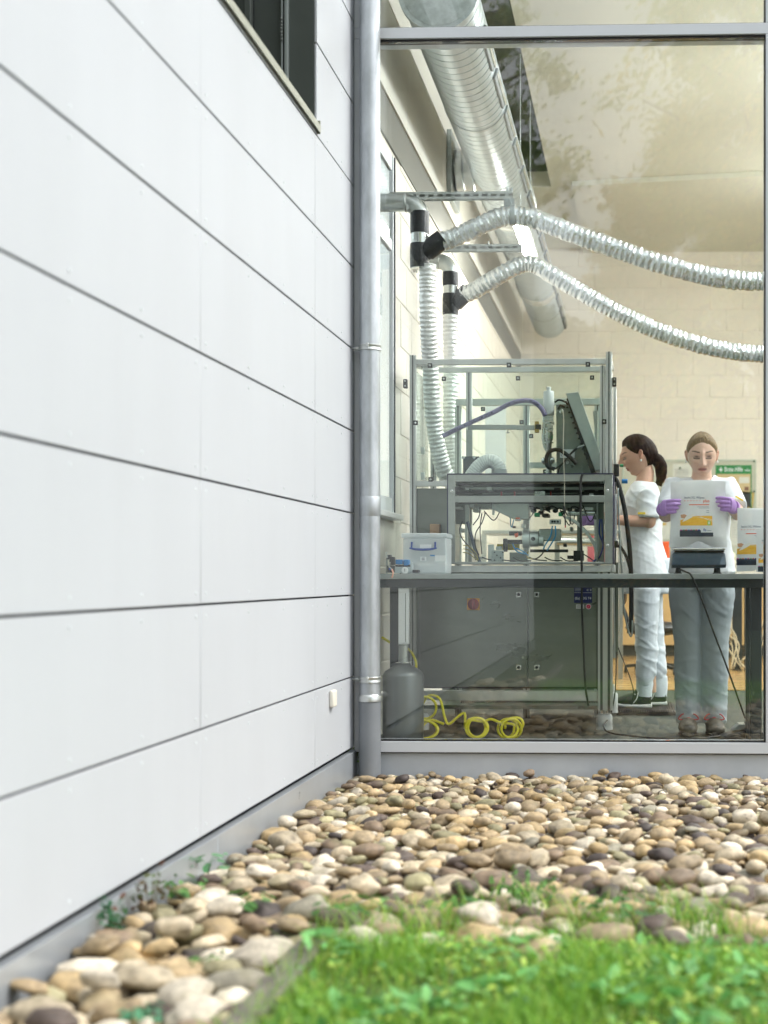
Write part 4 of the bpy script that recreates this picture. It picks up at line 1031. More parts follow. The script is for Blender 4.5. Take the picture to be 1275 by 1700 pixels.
g = G()
for px, py in ((750, 815), (1009, 814), (749, 906), (1009, 905)): g.lathe([(.007, 0), (.007, .002), (.004, .004)], hp_(px, py), (0, -1, 0), 12)
g.build('screw', steell_m, hs)
g = G(); g.box(W1[0], W1[1], YH + .0075, YH + .0105, B2 - .005, T1 + .005); g.build('clear_cover', clear_m, hs, smooth=False)
# gear inside the housing
YG_ = YH + .16
def gp_(px, py, y=YG_): return P(px, py, y)
def gbox(px0, py0, px1, py1, y0, y1, mat, name, bev=.002, par=None):
    a = P(px0, py1, y0); b = P(px1, py0, y0); g = G(); g.box(a.x, b.x, y0, y1, a.z, b.z); return g.build(name, mat, par or hs, bevel=bev)
gbox(757, 802, 1003, 806, YG_ + .1, YG_ + .2, black_m, 'cross_rail'); gbox(770, 808, 1001, 813, YG_ + .02, YG_ + .06, steel_m, 'linear_rail')
gbox(757, 803, 1003, 838, YG_ + .215, YG_ + .225, M('slot_backing', (.04, .05, .05), .5), 'rear_cover'); gbox(757, 815, 1003, 821, YG_ + .12, YG_ + .2, black_m, 'cable_tray'); gbox(800, 818, 960, 820, YG_ + .02, YG_ + .05, steeld_m, 'linear_rail')
gbox(887, 815, 896, 824, YG_, YG_ + .04, steell_m, 'spacer'); gbox(896.5, 815, 905, 824, YG_, YG_ + .04, steell_m, 'spacer')
for px in (831, 853, 913): gbox(px, 816, px + 2.5, 824, YG_, YG_ + .02, red_m, 'red_stop', .0)
gbox(978, 819, 985, 823, YG_ - .02, YG_, white_pl_m, 'sensor_block')
gbox(778, 836, 990, 845, YG_ + .13, YG_ + .22, steeld_m, 'upper_carriage'); gbox(757, 836, 777, 870, YG_ + .1, YG_ + .14, steeld_m, 'mount_plate')
# sloped hopper
a_, b_ = [], []
g = G(); g.prism([tuple((gp_(px, py).x, gp_(px, py).z)) for px, py in ((821, 837), (879, 837), (879, 862), (852, 862), (821, 847))], YG_ - .06, YG_ + .08); g.build('chute', steel_m, hs, bevel=.002)
gbox(817, 836, 820.5, 855, YG_ - .04, YG_ - .01, alu_m, 'guide_bar'); gbox(856, 859, 863, 865, YG_ - .07, YG_ - .05, orange_m, 'orange_tip'); gbox(855, 862, 865, 864.5, YG_ - .09, YG_ - .071, steell_m, 'tip_plate')
g = G(); 
for k in range(9):
    px = 874 + k * 12; q = gp_(px, 845 + (k % 3) * 3, YG_ + random.uniform(-.02, .05)); g.ell((q.x, q.y, q.z), (.016, .02, .012), 8, 6); g.tube(catmull([(q.x, q.y, q.z), (q.x + .02, q.y - .01, q.z + .014), (q.x + .05, q.y, q.z + .002)], 5), .004, 6)
g.build('gripper_cluster', black_m, hs)
gbox(887, 851, 896, 858, YG_ - .03, YG_, green_m, 'green_nozzle', .003); gbox(927, 850, 934, 857, YG_ - .04, YG_ - .01, green_m, 'green_nozzle', .003)
g = G(); a = gp_(942, 852); b = gp_(990, 852); g.cyl(a, b, 4.5 * sH, 18); g.build('pneumatic_cylinder', steell_m, hs)
gbox(968, 842, 985, 847, YG_ - .02, YG_ + .03, alu_m, 'end_block'); gbox(984, 836, 1002, 862, YG_ + .02, YG_ + .06, steeld_m, 'side_bracket'); gbox(958, 840, 966, 930, YG_ + .06, YG_ + .1, steeld_m, 'column'); gbox(952, 914, 969, 931, YG_ + .02, YG_ + .059, black_m, 'column_foot')
gbox(871, 838, 878, 934, YG_ + .2, YG_ + .23, alu_m, 'rear_column')
# pump body
gbox(912, 862, 930.5, 870, YG_ - .03, YG_ + .03, alu_m, 'valve_head'); 
g = G()
for px in (917, 921, 926): g.lathe([(.006, 0), (.006, .003)], P(px, 866, YG_ - .03), (0, -1, 0), 10)
g.build('valve_port', black_m, hs)
gbox(894, 878, 931, 898, YG_ - .02, YG_ + .05, steel_m, 'motor_body', .006)
g = G(); q = gp_(880, 895); g.cyl(q, gp_(894, 895), 13 * sH, 28); g.cyl(gp_(868, 895), gp_(879.5, 895), 15 * sH, 28); g.cyl(gp_(894.5, 897), gp_(903, 897), 10 * sH, 24); g.build('flange', alu_m, hs, bevel=.001)
g = G(); g.lathe([(.011, 0), (.011, .006)], (gp_(886, 895).x, YG_ - .042, gp_(886, 895).z), (0, -1, 0), 14); g.build('plug', black_m, hs)
gbox(835, 894, 842, 916, YG_ - .01, YG_ + .03, black_m, 'elbow_fitting', .004); gbox(842, 896, 868, 903, YG_ - .005, YG_ + .03, rubber_m, 'hose_fitting', .004); gbox(845, 882, 866, 889, YG_, YG_ + .02, black_m, 'bracket', .002)
g = G(); g.prism([tuple((gp_(px, py).x, gp_(px, py).z)) for px, py in ((855, 887), (861, 885), (861, 891), (857, 893))], YG_ - .05, YG_ - .02); g.build('orange_lever', orange_m, hs)
gbox(825, 903, 862, 913, YG_ + .14, YG_ + .17, M('yellow_tray', (.8, .62, .03), .5), 'yellow_tray')
gbox(880, 912, 943, 917, YG_ - .02, YG_ + .01, black_m, 'drag_chain'); gbox(846, 917, 876, 934, YG_ + .05, YG_ + .12, steeld_m, 'pedestal')
g = G(); a = gp_(818, 933); q = gp_(838, 914); g.box(a.x, q.x, YG_ - .06, YG_ - .045, a.z, q.z); o = g.build('terminal_plate', M('plate_grey', (.45, .5, .5), .4, var=.25, vs=90), hs, bevel=.002)
g = G(); 
for px, py in ((821, 917), (835, 917), (821, 930), (835, 930), (825, 922), (831, 926)): g.lathe([(.004, 0), (.004, .002)], P(px, py, YG_ - .06), (0, -1, 0), 8)
g.build('screw', black_m, o)
gbox(810, 904, 820, 933, YG_ + .0, YG_ + .03, alu_m, 'extrusion_stub'); gbox(823, 907, 833, 913, YG_ + .0, YG_ + .03, alu_m, 'extrusion_stub')
gbox(772, 870, 776, 934, YG_ + .02, YG_ + .06, alu_m, 'upright'); gbox(772, 838, 779, 869, YG_ + .0, YG_ + .04, steel_m, 'upright')
def cable(pxs, Y, r_, mat, name='cable', par=None, n=8):
    g = G(); g.tube(catmull([P(a, b, Y + (c[0] if c else 0)) for a, b, *c in pxs], 8), r_, n); return g.build(name, mat, par or hs, ang=180)
cable([(776, 866), (784, 895), (791, 920), (797, 934)], YG_ - .04, .009, M('blue_grey_cable', (.05, .08, .14), .5))
for pts in ([(797, 842), (795, 858), (785, 872)], [(806, 850), (800, 868), (790, 885), (789, 905), (795, 922)], [(800, 852), (797, 880), (800, 920)], [(768, 865), (763, 880), (768, 895), (785, 915), (790, 930)]):
    cable(pts, YG_ - .05, .003, rubber_m)
for k in range(3): cable([(769, 905 + k * 6), (778, 907 + k * 6), (790, 918 + k * 5), (794, 930)], YG_ - .055, .0025, M('ochre_wire', (.4, .33, .08), .5))
for pts in ([(917, 873), (914, 890), (905, 905), (902, 912)], [(922, 873), (922, 890), (915, 903), (908, 914)], [(851, 903), (858, 915), (872, 920)], [(856, 910), (866, 914), (877, 922)]): cable(pts, YG_ - .06, .0035, M('light_blue_hose', (.06, .33, .62), .35))
cable([(876, 926), (888, 928), (898, 922), (905, 912)], YG_ - .05, .0035, rubber_m); cable([(877, 915), (875, 925), (884, 928)], YG_ - .06, .003, M('ochre_wire', (.4, .33, .08), .5))
cable([(940, 858), (960, 870), (978, 890), (990, 912), (994, 930)], YG_ - .02, .0085, M('clear_tube', (.75, .78, .75), .3))
for dx in (0, 5): cable([(996 + dx * .6, 862), (995 + dx, 885), (1001, 905), (995, 925), (984, 932)], YG_ - .03 + dx * .004, .0045, M('royal_blue_hose', (.02, .06, .35), .35))
cable([(969, 920), (980, 927), (988, 933)], YG_ - .03, .003, rubber_m)
rndm = random.Random(5)
for k, (px, py) in enumerate([(783, 840), (790, 847), (812, 841), (826, 838), (905, 838), (914, 843), (945, 840), (958, 846), (775, 812), (812, 811), (868, 811), (925, 812), (965, 811), (990, 812), (760, 843), (765, 880), (801, 926), (868, 873), (853, 875), (938, 905), (948, 878), (905, 855), (899, 846), (947, 925)]):
    w_ = rndm.uniform(4, 11); h_ = rndm.uniform(3, 7); gbox(px - w_ / 2, py - h_ / 2, px + w_ / 2, py + h_ / 2, YG_ + rndm.uniform(-.06, .06), YG_ + rndm.uniform(.07, .12), rndm.choice([black_m, steeld_m, alu_m, rubber_m, steel_m]), rndm.choice(['valve_block', 'sensor', 'bracket', 'terminal']), .0015)
for k in range(9):
    x0 = rndm.uniform(775, 980); x1_ = x0 + rndm.uniform(-35, 35); y0 = rndm.uniform(836, 846); y1_ = rndm.uniform(852, 880)
    cable([(x0, y0), ((x0 + x1_) / 2 + rndm.uniform(-8, 8), y1_), (x1_, y0 + rndm.uniform(-2, 6))], YG_ + rndm.uniform(-.07, .02), .0028, rndm.choice([rubber_m, rubber_m, MATS['light_blue_hose']]))
for k in range(6):
    x0 = 800 + k * 26; cable([(x0, 925), (x0 + 12, 929 + (k % 3)), (x0 + 30, 931)], YG_ - .02, .0032, rubber_m)
g = G(); g.loft([P(992, 835, YG_ - .05), P(992, 931, YG_ - .05)], .005, 8, (1, 0, 0)); g.build('rod', steel_m, hs)

# ---- dosing valve, arm, purple hose
YV = YM + .22
def vb(px, py): return P(px, py, YV)
sv = sc(YV)
val = G(); c0 = vb(911, 0)
def vl(prof): 
    z0 = vb(911, prof[0][1]).z
    return [(r_ * sv, vb(911, py).z - z0) for r_, py in prof], (c0.x, YV, z0)
pr_, o_ = vl([(8.7, 689), (9, 687), (9, 651), (8.2, 649.5), (3.4, 649), (3.4, 646), (4.2, 645), (4.2, 643.5), (2, 642)]); val.lathe(pr_, o_, n=28)
vo = val.build('dosing_cylinder', M('satin_alu', (.82, .85, .86), .3, metal=.15), mach)
val = G()
for px0, py0, px1, py1 in ((905, 690, 919, 700), (903, 701, 920, 705), (907, 706, 918, 716)):
    a = vb(px0, py1); b = vb(px1, py0); val.box(a.x, b.x, YV - .018, YV + .018, a.z, b.z)
pr_, o_ = vl([(5, 790), (5, 733), (7, 730), (7, 717)]); pr_ = [(r_, h) for r_, h in pr_]; val.lathe(pr_, o_, n=18)
val.loft([vb(904, 688), vb(904, 712)], .012, 12, (1, 0, 0)); val.tube(catmull([vb(903, 712), vb(902, 728), vb(905, 742), vb(910, 750)], 5), .010, 12)
val.cyl(vb(899, 765), vb(921, 764), .014, 16); val.lathe([(.02, -.006), (.02, .006)], vb(903, 765), (1, 0, 0), 18); val.lathe([(.02, -.006), (.02, .006)], vb(917, 764), (1, 0, 0), 18)
for py in (702, 712, 722, 735): 
    q = vb(911, py); val.lathe([(.026, -.003), (.026, .003)], q, n=20)
val.build('dosing_valve', steell_m, mach, bevel=.001, seg=1)
g = G(); q = vb(912, 727); g.lathe([(.021, -.004), (.021, .004)], q, n=20); g.lathe([(.021, .008), (.021, .012)], q, n=20); g.build('green_ring', green_m, mach)
g = G(); q = vb(895, 709); g.box(q.x - .02, q.x + .012, YV - .02, YV + .02, q.z - .013, q.z + .013); g.build('clamp_block', black_m, mach, bevel=.003)
g = G(); a = vb(888, 718); b = vb(895, 700); g.box(a.x, b.x, YV - .015, YV + .025, a.z, b.z); g.build('brass_plate', M('brass', (.45, .32, .1), .4, metal=.7), mach, bevel=.001)
g = G(); a = vb(778, 713); b = vb(857, 705); g.box(a.x, b.x, YV - .0, YV + .03, a.z, b.z); a = vb(857, 713.5); b = vb(889, 705.5); g.box(a.x + .0005, b.x, YV + .002, YV + .028, a.z, b.z)
a = vb(774, 790); b = vb(784, 714); g.box(a.x, b.x, YV, YV + .03, a.z, b.z); g.lathe([(.004, 0), (.004, -.0)], vb(843, 716), n=8) if False else None
g.build('support_arm', steel_m, mach, bevel=.002)
g = G(); q = vb(843, 714); g.cyl(q, q - Vector((0, 0, .018)), .003, 8); g.cyl(q - Vector((.01, 0, .014)), q + Vector((.01, 0, -.014)), .003, 8); g.build('thumb_screw', steel_m, mach)
YPH = YM - .012 - .03
php = [(735, 724), (755, 714), (785, 700), (820, 684), (845, 671), (868, 665), (885, 667), (898, 677), (905, 690)]
path = catmull([P(a, b, YV - .03) for a, b in php], 10); g = G(); g.tube(path, 3.9 * sv, 16); ph = g.build('purple_hose', M('lavender_hose', (.26, .23, .42), .45), mach, ang=180)
pr2 = resample(path, .0005); Lh = sum((b - a).length for a, b in zip(path, path[1:]))
def along(s, txt, size):
    vs, fs = text_geo(txt, size); g = G(); out = []
    step_ = Lh / (len(pr2) - 1)
    for v in vs:
        i = min(len(pr2) - 2, max(0, int((s + v.x) / step_))); p = pr2[i]; t = (pr2[i + 1] - p).normalized(); n_ = Vector((-t.z, 0, t.x))
        hgt = v.y - size * .35; yy = -math.sqrt(max(0, (3.9 * sv) ** 2 - hgt ** 2)) - .0008
        out.append(p + n_ * hgt + Vector((0, yy, 0)))
    g.add(out, fs); g.build('lettering', M('hose_print', (.02, .02, .05), .6), ph, smooth=False, fix=False)
along(.02, 'TECHNICAL 87', .019); along(.16, 'TUCHEM EPDM', .021); along(.345, 'TU OEM TECHNICAL 87', .0175); along(.525, 'CHEM', .018)
# ---- control panel, seen from the side
YP = YM + .12
def cp(px, py): q = P(px, py, YP); return (q.x, q.z)
g = G(); g.prism([cp(924, 789), (cp(923, 0)[0], cp(0, 676)[1]), cp(929, 671), cp(945, 671), cp(988, 789)], YP, YP + .30); g.build('panel_side', steeld_m, mach, bevel=.002)
g = G(); g.prism([cp(940, 655), cp(961, 652), cp(1006, 778), cp(989, 783)], YP - .05, YP + .33); pn = g.build('operator_panel', M('panel_steel', (.46, .50, .48), .38, metal=.2, var=.1, vs=6, bump=.03, bs=100), mach, bevel=.003)
g = G(); g.prism([cp(941, 664), cp(944, 661), cp(989, 784), cp(982, 787)], YP - .045, YP + .32); g.build('panel_gasket', black_m, pn)
g = G()
for k in range(13):
    t = k / 13; q = cp(941 + 42 * t, 668 + 112 * t); g.ell((q[0] - .006, YP - .02, q[1]), (.008, .01, .006), 8, 6)
g.build('gasket_clip', black_m, pn)
g = G(); g.prism([cp(983, 679), cp(991, 677), cp(991, 742), cp(989, 735)], YP + .1, YP + .28); g.build('rear_box', steel_m, mach)
g = G(); g.lathe([(.012, 0), (.012, .004), (.006, .006)], P(932, 683, YP), (0, -1, 0), 16); g.lathe([(.008, 0), (.008, .004)], P(942, 768, YP), (0, -1, 0), 12); g.build('grommet', steell_m, mach)
g = G(); a = P(929.5, 760, YP - .001); b = P(954, 746, YP - .001); g.box(a.x, b.x, YP - .002, YP - .0003, a.z, b.z); lb = g.build('white_label', white_pl_m, mach)
lettering('CE E [ ]', flat(931, 757.5, YP - .0025), .014, black_m, lb, .05)
cable([(957, 770), (945, 758), (928, 747), (914, 749), (907, 760), (909, 774), (921, 779)], YP - .06, .011, rubber_m, 'thick_cable', mach, 14)
cable([(921, 779), (935, 768), (950, 750), (958, 744), (968, 740)], YP - .045, .004, rubber_m, 'cable', mach); cable([(926, 787), (930, 775), (945, 757), (958, 745)], YP - .05, .003, rubber_m, 'cable', mach)
g = G(); g.cyl(P(958, 743.5, YP - .05), P(970, 739, YP - .05), .006, 10); g.build('plug', steell_m, mach)
cable([(934, 679), (936, 700), (935, 740), (937, 800), (937, 842)], YH - .02, .0016, M('string', (.6, .56, .45), .8), 'string', mach, 6)
g = G(); g.tube(catmull([P(936, 840, YH - .02), P(938, 858, YH - .02), P(938.5, 872, YH - .02)], 4), .0035, 8); g.build('hanging_pen', black_m, mach)
g = G(); g.cyl(P(938.5, 871, YH - .02), P(938.6, 876, YH - .02), .003, 8); g.build('pen_tip', red_m, mach)
cable([(967, 787), (964, 800), (964, 850), (965, 900), (966, 949)], YH - .012, .006, rubber_m, 'power_cable', mach)
cable([(966, 975), (966, 1010), (969, 1080), (972, 1140), (977, 1172)], YM - .10, .0055, rubber_m, 'power_cable', mach)
for pts, y_, r_ in (([(938, 676), (930, 673), (926, 680)], YP - .02, .005), ([(921, 668), (928, 664), (938, 667), (943, 672)], YP - .01, .005)): cable(pts, y_, r_, rubber_m, 'cable', mach)
# feeder hose on top with pump plate
YE = YM + .10
g = G(); a = P(765, 792, YE); b = P(792, 755, YE); g.box(a.x, b.x, YE + .1, YE + .112, a.z, b.z); o = g.build('dark_plate', M('anthracite', (.04, .06, .065), .45), mach)
g = G(); 
for px in (769, 787): g.lathe([(.009, 0), (.009, .004), (.005, .007)], P(px, 759.5, YE + .1), (0, -1, 0), 14)
g.build('screw', steell_m, o)
hosemesh('white_hose', [P(770, 812, YE), P(781, 793, YE), P(793, 776, YE), P(808, 766, YE), (lambda q: q)(P(822, 768, YE)), P(829, 780, YE), P(830, 796, YE)], 12.2 * sc(YE), .012, M('white_flex', (.82, .84, .82), .5), mach, .06, .0006)
g = G(); g.lathe([(13.2 * sc(YE), -.05), (13.2 * sc(YE), -.012), (12.6 * sc(YE), 0)], P(829, 779, YE), n=26); g.build('hose_collar', M('collar_grey', (.4, .43, .42), .4), mach)
# right hand cables and terminal block
gbox(1018, 770, 1028, 790, YM - .02, YM + .04, black_m, 'terminal_block', .004, mach)
cable([(1020, 792), (1027, 805), (1036, 840), (1042, 880), (1046, 920), (1048, 975), (1048, 1049)], YM + .05, .0125, rubber_m, 'thick_hose', mach, 14)
cable([(1019, 905), (1030, 908), (1040, 925), (1046, 945)], YM + .04, .0085, rubber_m, 'hose', mach, 10)
cable([(1022, 800), (1024, 850), (1022, 905), (1021, 950), (1022, 1000), (1023, 1100), (1021, 1150), (1015, 1183)], YM + .03, .0035, black_m, 'cable', mach)
cable([(1026, 810), (1028, 880), (1033, 960), (1036, 1010), (1044, 1050), (1049, 1054), (1050, 1030)], YM + .02, .0045, M('grey_cable', (.3, .36, .36), .4), 'cable', mach)
cable([(1024, 1070), (1030, 1085), (1045, 1122), (1052, 1150), (1048, 1170)], YM + .08, .003, black_m, 'cable', mach)
g = G(); g.cyl(P(1022, 820, YM + .02), P(1022, 900, YM + .02), .006, 10); g.build('air_line', M('satin_alu', (.78, .8, .8), .28), mach)
for px, py, m_ in ((1034, 799, blue_m),): 
    g = G(); g.cyl(P(1032, py, YM + .1), P(1042, py, YM + .1), .012, 12); g.build('blue_knob', m_, mach, bevel=.002)
g = G(); g.cyl(P(1029, 773, YM + .1), P(1035, 773, YM + .1), .008, 10); g.build('green_knob', green_m, mach)
g = G(); q = P(1022, 903, YM + .02); g.box(q.x - .012, q.x + .012, q.y - .012, q.y + .012, q.z - .02, q.z + .015); g.build('cable_clamp', black_m, mach)

# ================================================================== WORKTOP AND THINGS ON IT
YT0, YT1 = 6.80, 7.22
tb = thing('workbench', (-.1, 7.0, 0), 'long grey worktop on a dark steel frame standing just inside the glass', 'table')
ta = P(633, 952.5, YT0); tz = ta.z; tx0, tx1 = XI + .03, P(1270, 952, YT0).x
g = G(); g.box(tx0, tx1, YT0, YT1, P(0, 961, YT0).z, tz); g.build('table_top', tabletop_m, tb, bevel=.002)
g = G(); g.box(tx0 + .002, tx1 - .002, YT0 + .03, YT0 + .06, P(0, 975.5, YT0 + .03).z, P(0, 961.3, YT0).z); g.build('apron', tableframe_m, tb, bevel=.002)
for px0, px1, y in ((637, 656, YT0 + .19), (1247, 1266, YT0 + .062), (637, 656, YT1 - .08), (1247, 1266, YT1 - .08)):
    a = P(px0, 0, YT0 + .02).x; b = P(px1, 0, YT0 + .02).x; g = G(); g.box(a, b, y, y + .05, .012, P(0, 961.5, YT0).z); o = g.build('leg', tableframe_m, tb, bevel=.003)
    g = G(); g.lathe([(.022, 0), (.022, .01), (.008, .012)], ((a + b) / 2, y + .025, 0), n=14); g.build('levelling_foot', black_m, o)
# plastic box with blue handle
YO = 7.02
def ob(px, py): return P(px, py, YO)
pb = thing('storage_box', (ob(710, 0).x, YO + .1, tz), 'translucent plastic storage box with blue handle on the worktop, left', 'storage box')
boxm = M('frosted_plastic', (.80, .86, .88), .3, var=.06, vs=25)
_t = boxm.node_tree; _tl = nn(_t, 'ShaderNodeBsdfTransparent'); _mx = nn(_t, 'ShaderNodeMixShader'); _mx.inputs[0].default_value = .38
_t.links.new(_t.nodes['Principled BSDF'].outputs[0], _mx.inputs[1]); _t.links.new(_tl.outputs[0], _mx.inputs[2]); _t.links.new(_mx.outputs[0], _t.nodes['Material Output'].inputs[0])
 
a, b = ob(669, 937), ob(741, 893); z0 = max(tz + .046, a.z); 
g = G(); g.box(a.x, b.x, YO, YO + .2, tz + .001, b.z); g.build('tub', boxm, pb, bevel=.008, seg=3)
g = G(); g.box(a.x - .008, b.x + .004, YO - .01, YO + .21, b.z + .0005, ob(0, 886).z); g.build('lid', boxm, pb, bevel=.006)
hd = G(); hp2 = [ob(683.5, 902), ob(683.5, 909), ob(690, 911.5), ob(702, 912.5), ob(714, 911.5), ob(723.5, 909), ob(723.5, 902)]
hd.loft([ob(681, 910) + Vector((0, -.018, 0)), ob(690, 912) + Vector((0, -.02, 0)), ob(703, 912.7) + Vector((0, -.022, 0)), ob(716, 912) + Vector((0, -.02, 0)), ob(726, 910) + Vector((0, -.018, 0))], [(.006, .004), (.007, .006), (.007, .006), (.007, .006), (.006, .004)], 10, (0, 1, 0))
for px in (684, 723): hd.bar(ob(px, 902) + Vector((0, -.008, 0)), ob(px, 910) + Vector((0, -.016, 0)), .008, .008); hd.cyl(ob(px - 1.5, 901.5) + Vector((0, -.008, 0)), ob(px + 1.5, 901.5) + Vector((0, -.008, 0)), .006, 8)
hd.build('handle', dblue_m, pb)
g = G(); q = ob(702.5, 928); g.box(q.x - .014, q.x + .016, YO - .0015, YO - .0003, q.z - .010, q.z + .011); lb = g.build('paper_label', white_pl_m, pb)
g = G()
for i in range(3):
    for j in range(3): g.box(q.x - .007 + i * .005, q.x - .003 + i * .005, YO - .0022, YO - .0016, q.z - .007 + j * .005, q.z - .003 + j * .005)
g.build('print_mark', MATS['print_grey'], lb)
for px0, py0, px1, py1, m_ in ((697, 904, 716, 910, white_pl_m), (714, 921, 722, 923.5, blue_m), (722, 922, 740, 932, white_pl_m)):
    a = ob(px0, py1); b = ob(px1, py0); g = G(); g.box(a.x, b.x, YO - .0008, YO - .0002, a.z, b.z); g.build('sticker', m_, pb)
# pressure regulator set
YQ = 6.92
def rq(px, py): return P(px, py, YQ)
rg = thing('air_regulator', (rq(665, 0).x, YQ, tz), 'compressed air regulator with two blue caps and round gauge, left end of worktop', 'regulator')
def rbox(px0, py0, px1, py1, m_, name, y0=YQ, y1=YQ + .05, bev=.003):
    a = rq(px0, py1); b = rq(px1, py0); g = G(); g.box(a.x, b.x, y0, y1, max(a.z, tz + .0005), b.z); return g.build(name, m_, rg, bevel=bev)
rbox(656.5, 929, 667.5, 937, blue_m, 'blue_cap'); rbox(670, 929, 678.5, 940, blue_m, 'blue_cap', bev=.004); rbox(656, 937.5, 681, 941, black_m, 'clamp_plate'); rbox(655, 941.3, 681, 951.5, M('reg_grey', (.38, .44, .46), .4), 'body'); rbox(681, 934, 684, 950, MATS['reg_grey'], 'end_plate')
rbox(684.5, 946, 695, 951, black_m, 'quick_coupling')
g = G(); g.lathe([(.016, 0), (.017, .006), (.015, .010)], (rq(672.5, 947).x, YQ - .0005, rq(672.5, 947).z), (0, -1, 0), 22); g.build('gauge', white_pl_m, rg)
g = G(); q = rq(672.5, 947); g.bar((q.x, YQ - .0112, q.z - .006), (q.x, YQ - .0112, q.z + .009), .002, .001); g.build('gauge_needle', black_m, rg)
rbox(646, 924.5, 653.5, 938, black_m, 'valve_block'); rbox(641, 921, 648, 928.5, black_m, 'lever'); rbox(642, 938.5, 654, 951, black_m, 'filter_bowl', bev=.008)
g = G(); g.tube(catmull([rq(641.5, 917), rq(642, 922), rq(643, 926)], 4), .004, 8); g.tube(catmull([rq(648, 933), rq(646, 940), rq(650, 945)], 4), .004, 8); g.build('spring_lever', steel_m, rg)
g = G(); q = rq(647, 944.5); g.ell((q.x, YQ - .002, q.z), (.006, .004, .006), 10, 8); g.build('blue_badge', dblue_m, rg)
g = G(); g.tube(catmull([P(650.5, 945, YT0 - .008), P(652.5, 950, YT0 - .01), P(652, 955, YT0 - .01), P(650.5, 959, YT0 - .008)], 4), .004, 8); tag(g.build('security_tag', M('peach_tag', (.85, .45, .33), .5), rg))
g = G(); q = rq(640, 0); g.box(rq(639.5, 0).x, rq(640.6, 0).x, YQ + .02, YQ + .05, tz + .0005, rq(0, 928).z); g.build('upright_strip', steel_m, rg)
# balance
YS = 6.93
def bq(px, py): return P(px, py, YS)
bl = thing('bench_scale', (bq(1160, 0).x, YS + .12, tz), 'dark grey bench scale with steel pan under the held bag', 'scale')
g = G(); 
def ring(z, ins, yi): return [(bq(1115, 0).x + ins, YS + yi, z), (bq(1206, 0).x - ins, YS + yi, z), (bq(1206, 0).x - ins, YS + .27 - yi, z), (bq(1115, 0).x + ins, YS + .27 - yi, z)]
zz = [(bq(0, 943).z, .004, .012), (bq(0, 938.5).z, 0, 0), (bq(0, 937.5).z, 0, .0), (bq(0, 920).z, .005, .014), (bq(0, 917.5).z, .012, .022)]
vs = []
for z_, i_, y_ in zz: vs += ring(z_, i_, y_)
g.add(vs, [(0, 3, 2, 1), (16, 17, 18, 19)] + [(4 * k + i, 4 * k + (i + 1) % 4, 4 * k + 4 + (i + 1) % 4, 4 * k + 4 + i) for k in range(4) for i in range(4)])
g.build('body', M('slate_plastic', (.075, .11, .14), .35, spec=.6), bl, bevel=.004)
g = G(); g.box(bq(1116, 0).x, bq(1205, 0).x, YS - .003, YS + .01, bq(0, 942.5).z, bq(0, 938).z); g.build('lower_band', M('slate_dark', (.02, .03, .04), .35), bl, bevel=.001)
g = G(); g.box(bq(1117, 0).x, bq(1204, 0).x, YS - .005, YS + .265, bq(0, 914.5).z, bq(0, 910.5).z); g.build('pan', steell_m, bl, bevel=.004, seg=3)
g = G(); g.box(bq(1121, 0).x, bq(1203, 0).x, YS + .02, YS + .25, bq(0, 917).z, bq(0, 915).z); 
for px in (1127, 1193):
    q = bq(px, 0).x
    for yy_ in (YS + .03, YS + .23): g.lathe([(.016, 0), (.019, .003), (.012, .007), (.009, max(.012, bq(0, 943).z - tz))], (q, yy_, tz + .0005), n=14)
g.build('foot', black_m, bl)
cb_ = G(); cb_.tube(catmull([bq(1131, 946), P(1140, 950, YT0 - .01), P(1146, 953, YT0 - .015), P(1152, 964, YT0 - .012), P(1165, 995, YT0 - .01), P(1185, 1050, YT0 + .0), P(1207, 1108, YT0 + .02), P(1232, 1178, YT0 + .10), P(1237, 1192, YT0 + .14)], 8), .0045, 8)
tag(cb_.build('scale_cable', rubber_m, ang=180), 'black cable running from the scale down to the foot pedal', 'cable')
# foot pedal on the floor
YK = 7.22
def kq(px, py): return P(px, py, YK)
fp = thing('foot_pedal', (kq(1240, 0).x, YK, 0), 'dusty black foot pedal with steel plate and small red knob on the floor', 'foot pedal')
q = kq(1238, 0).x
g = G(); g.prism([(kq(1195, 0).x, .005), (kq(1268, 0).x, .005), (kq(1268, 0).x, .045), (kq(1245, 0).x, .055), (kq(1212, 0).x, .035), (kq(1196, 0).x, .018)], YK - .06, YK + .11); g.build('base', black_m, fp, bevel=.008)
g = G(); g.prism([(kq(1214, 0).x, kq(0, 1208).z), (kq(1262, 0).x, kq(0, 1203).z), (kq(1258, 0).x, kq(0, 1196).z), (kq(1226, 0).x, kq(0, 1197).z)], YK - .03, YK + .08); g.build('plate', steel_m, fp, bevel=.003)
g = G(); g.prism([(kq(1236, 0).x, kq(0, 1199).z), (kq(1258, 0).x, kq(0, 1198).z), (kq(1254, 0).x, kq(0, 1188).z), (kq(1238, 0).x, kq(0, 1190).z)], YK - .02, YK + .05); g.build('treadle', rubber_m, fp, bevel=.004)
g = G(); g.cyl(kq(1254, 1196), kq(1254, 1186), .005, 8); g.build('stem', black_m, fp); g = G(); g.ell(kq(1254, 1181), (.012, .012, .014), 12, 8); g.build('knob', M('rust_red', (.35, .06, .03), .5), fp)
g = G(); g.tube(catmull([kq(1196, 1222), P(1160, 1226, 6.95), P(1100, 1226, 6.95), P(1050, 1222, 7.0), P(1012, 1216, 7.1), P(1002, 1206, 7.3), P(1008, 1196, 7.45)], 8), .0045, 8); tag(g.build('floor_cable', rubber_m, ang=180), 'black cable lying along the floor behind the sill to the machine foot', 'cable')
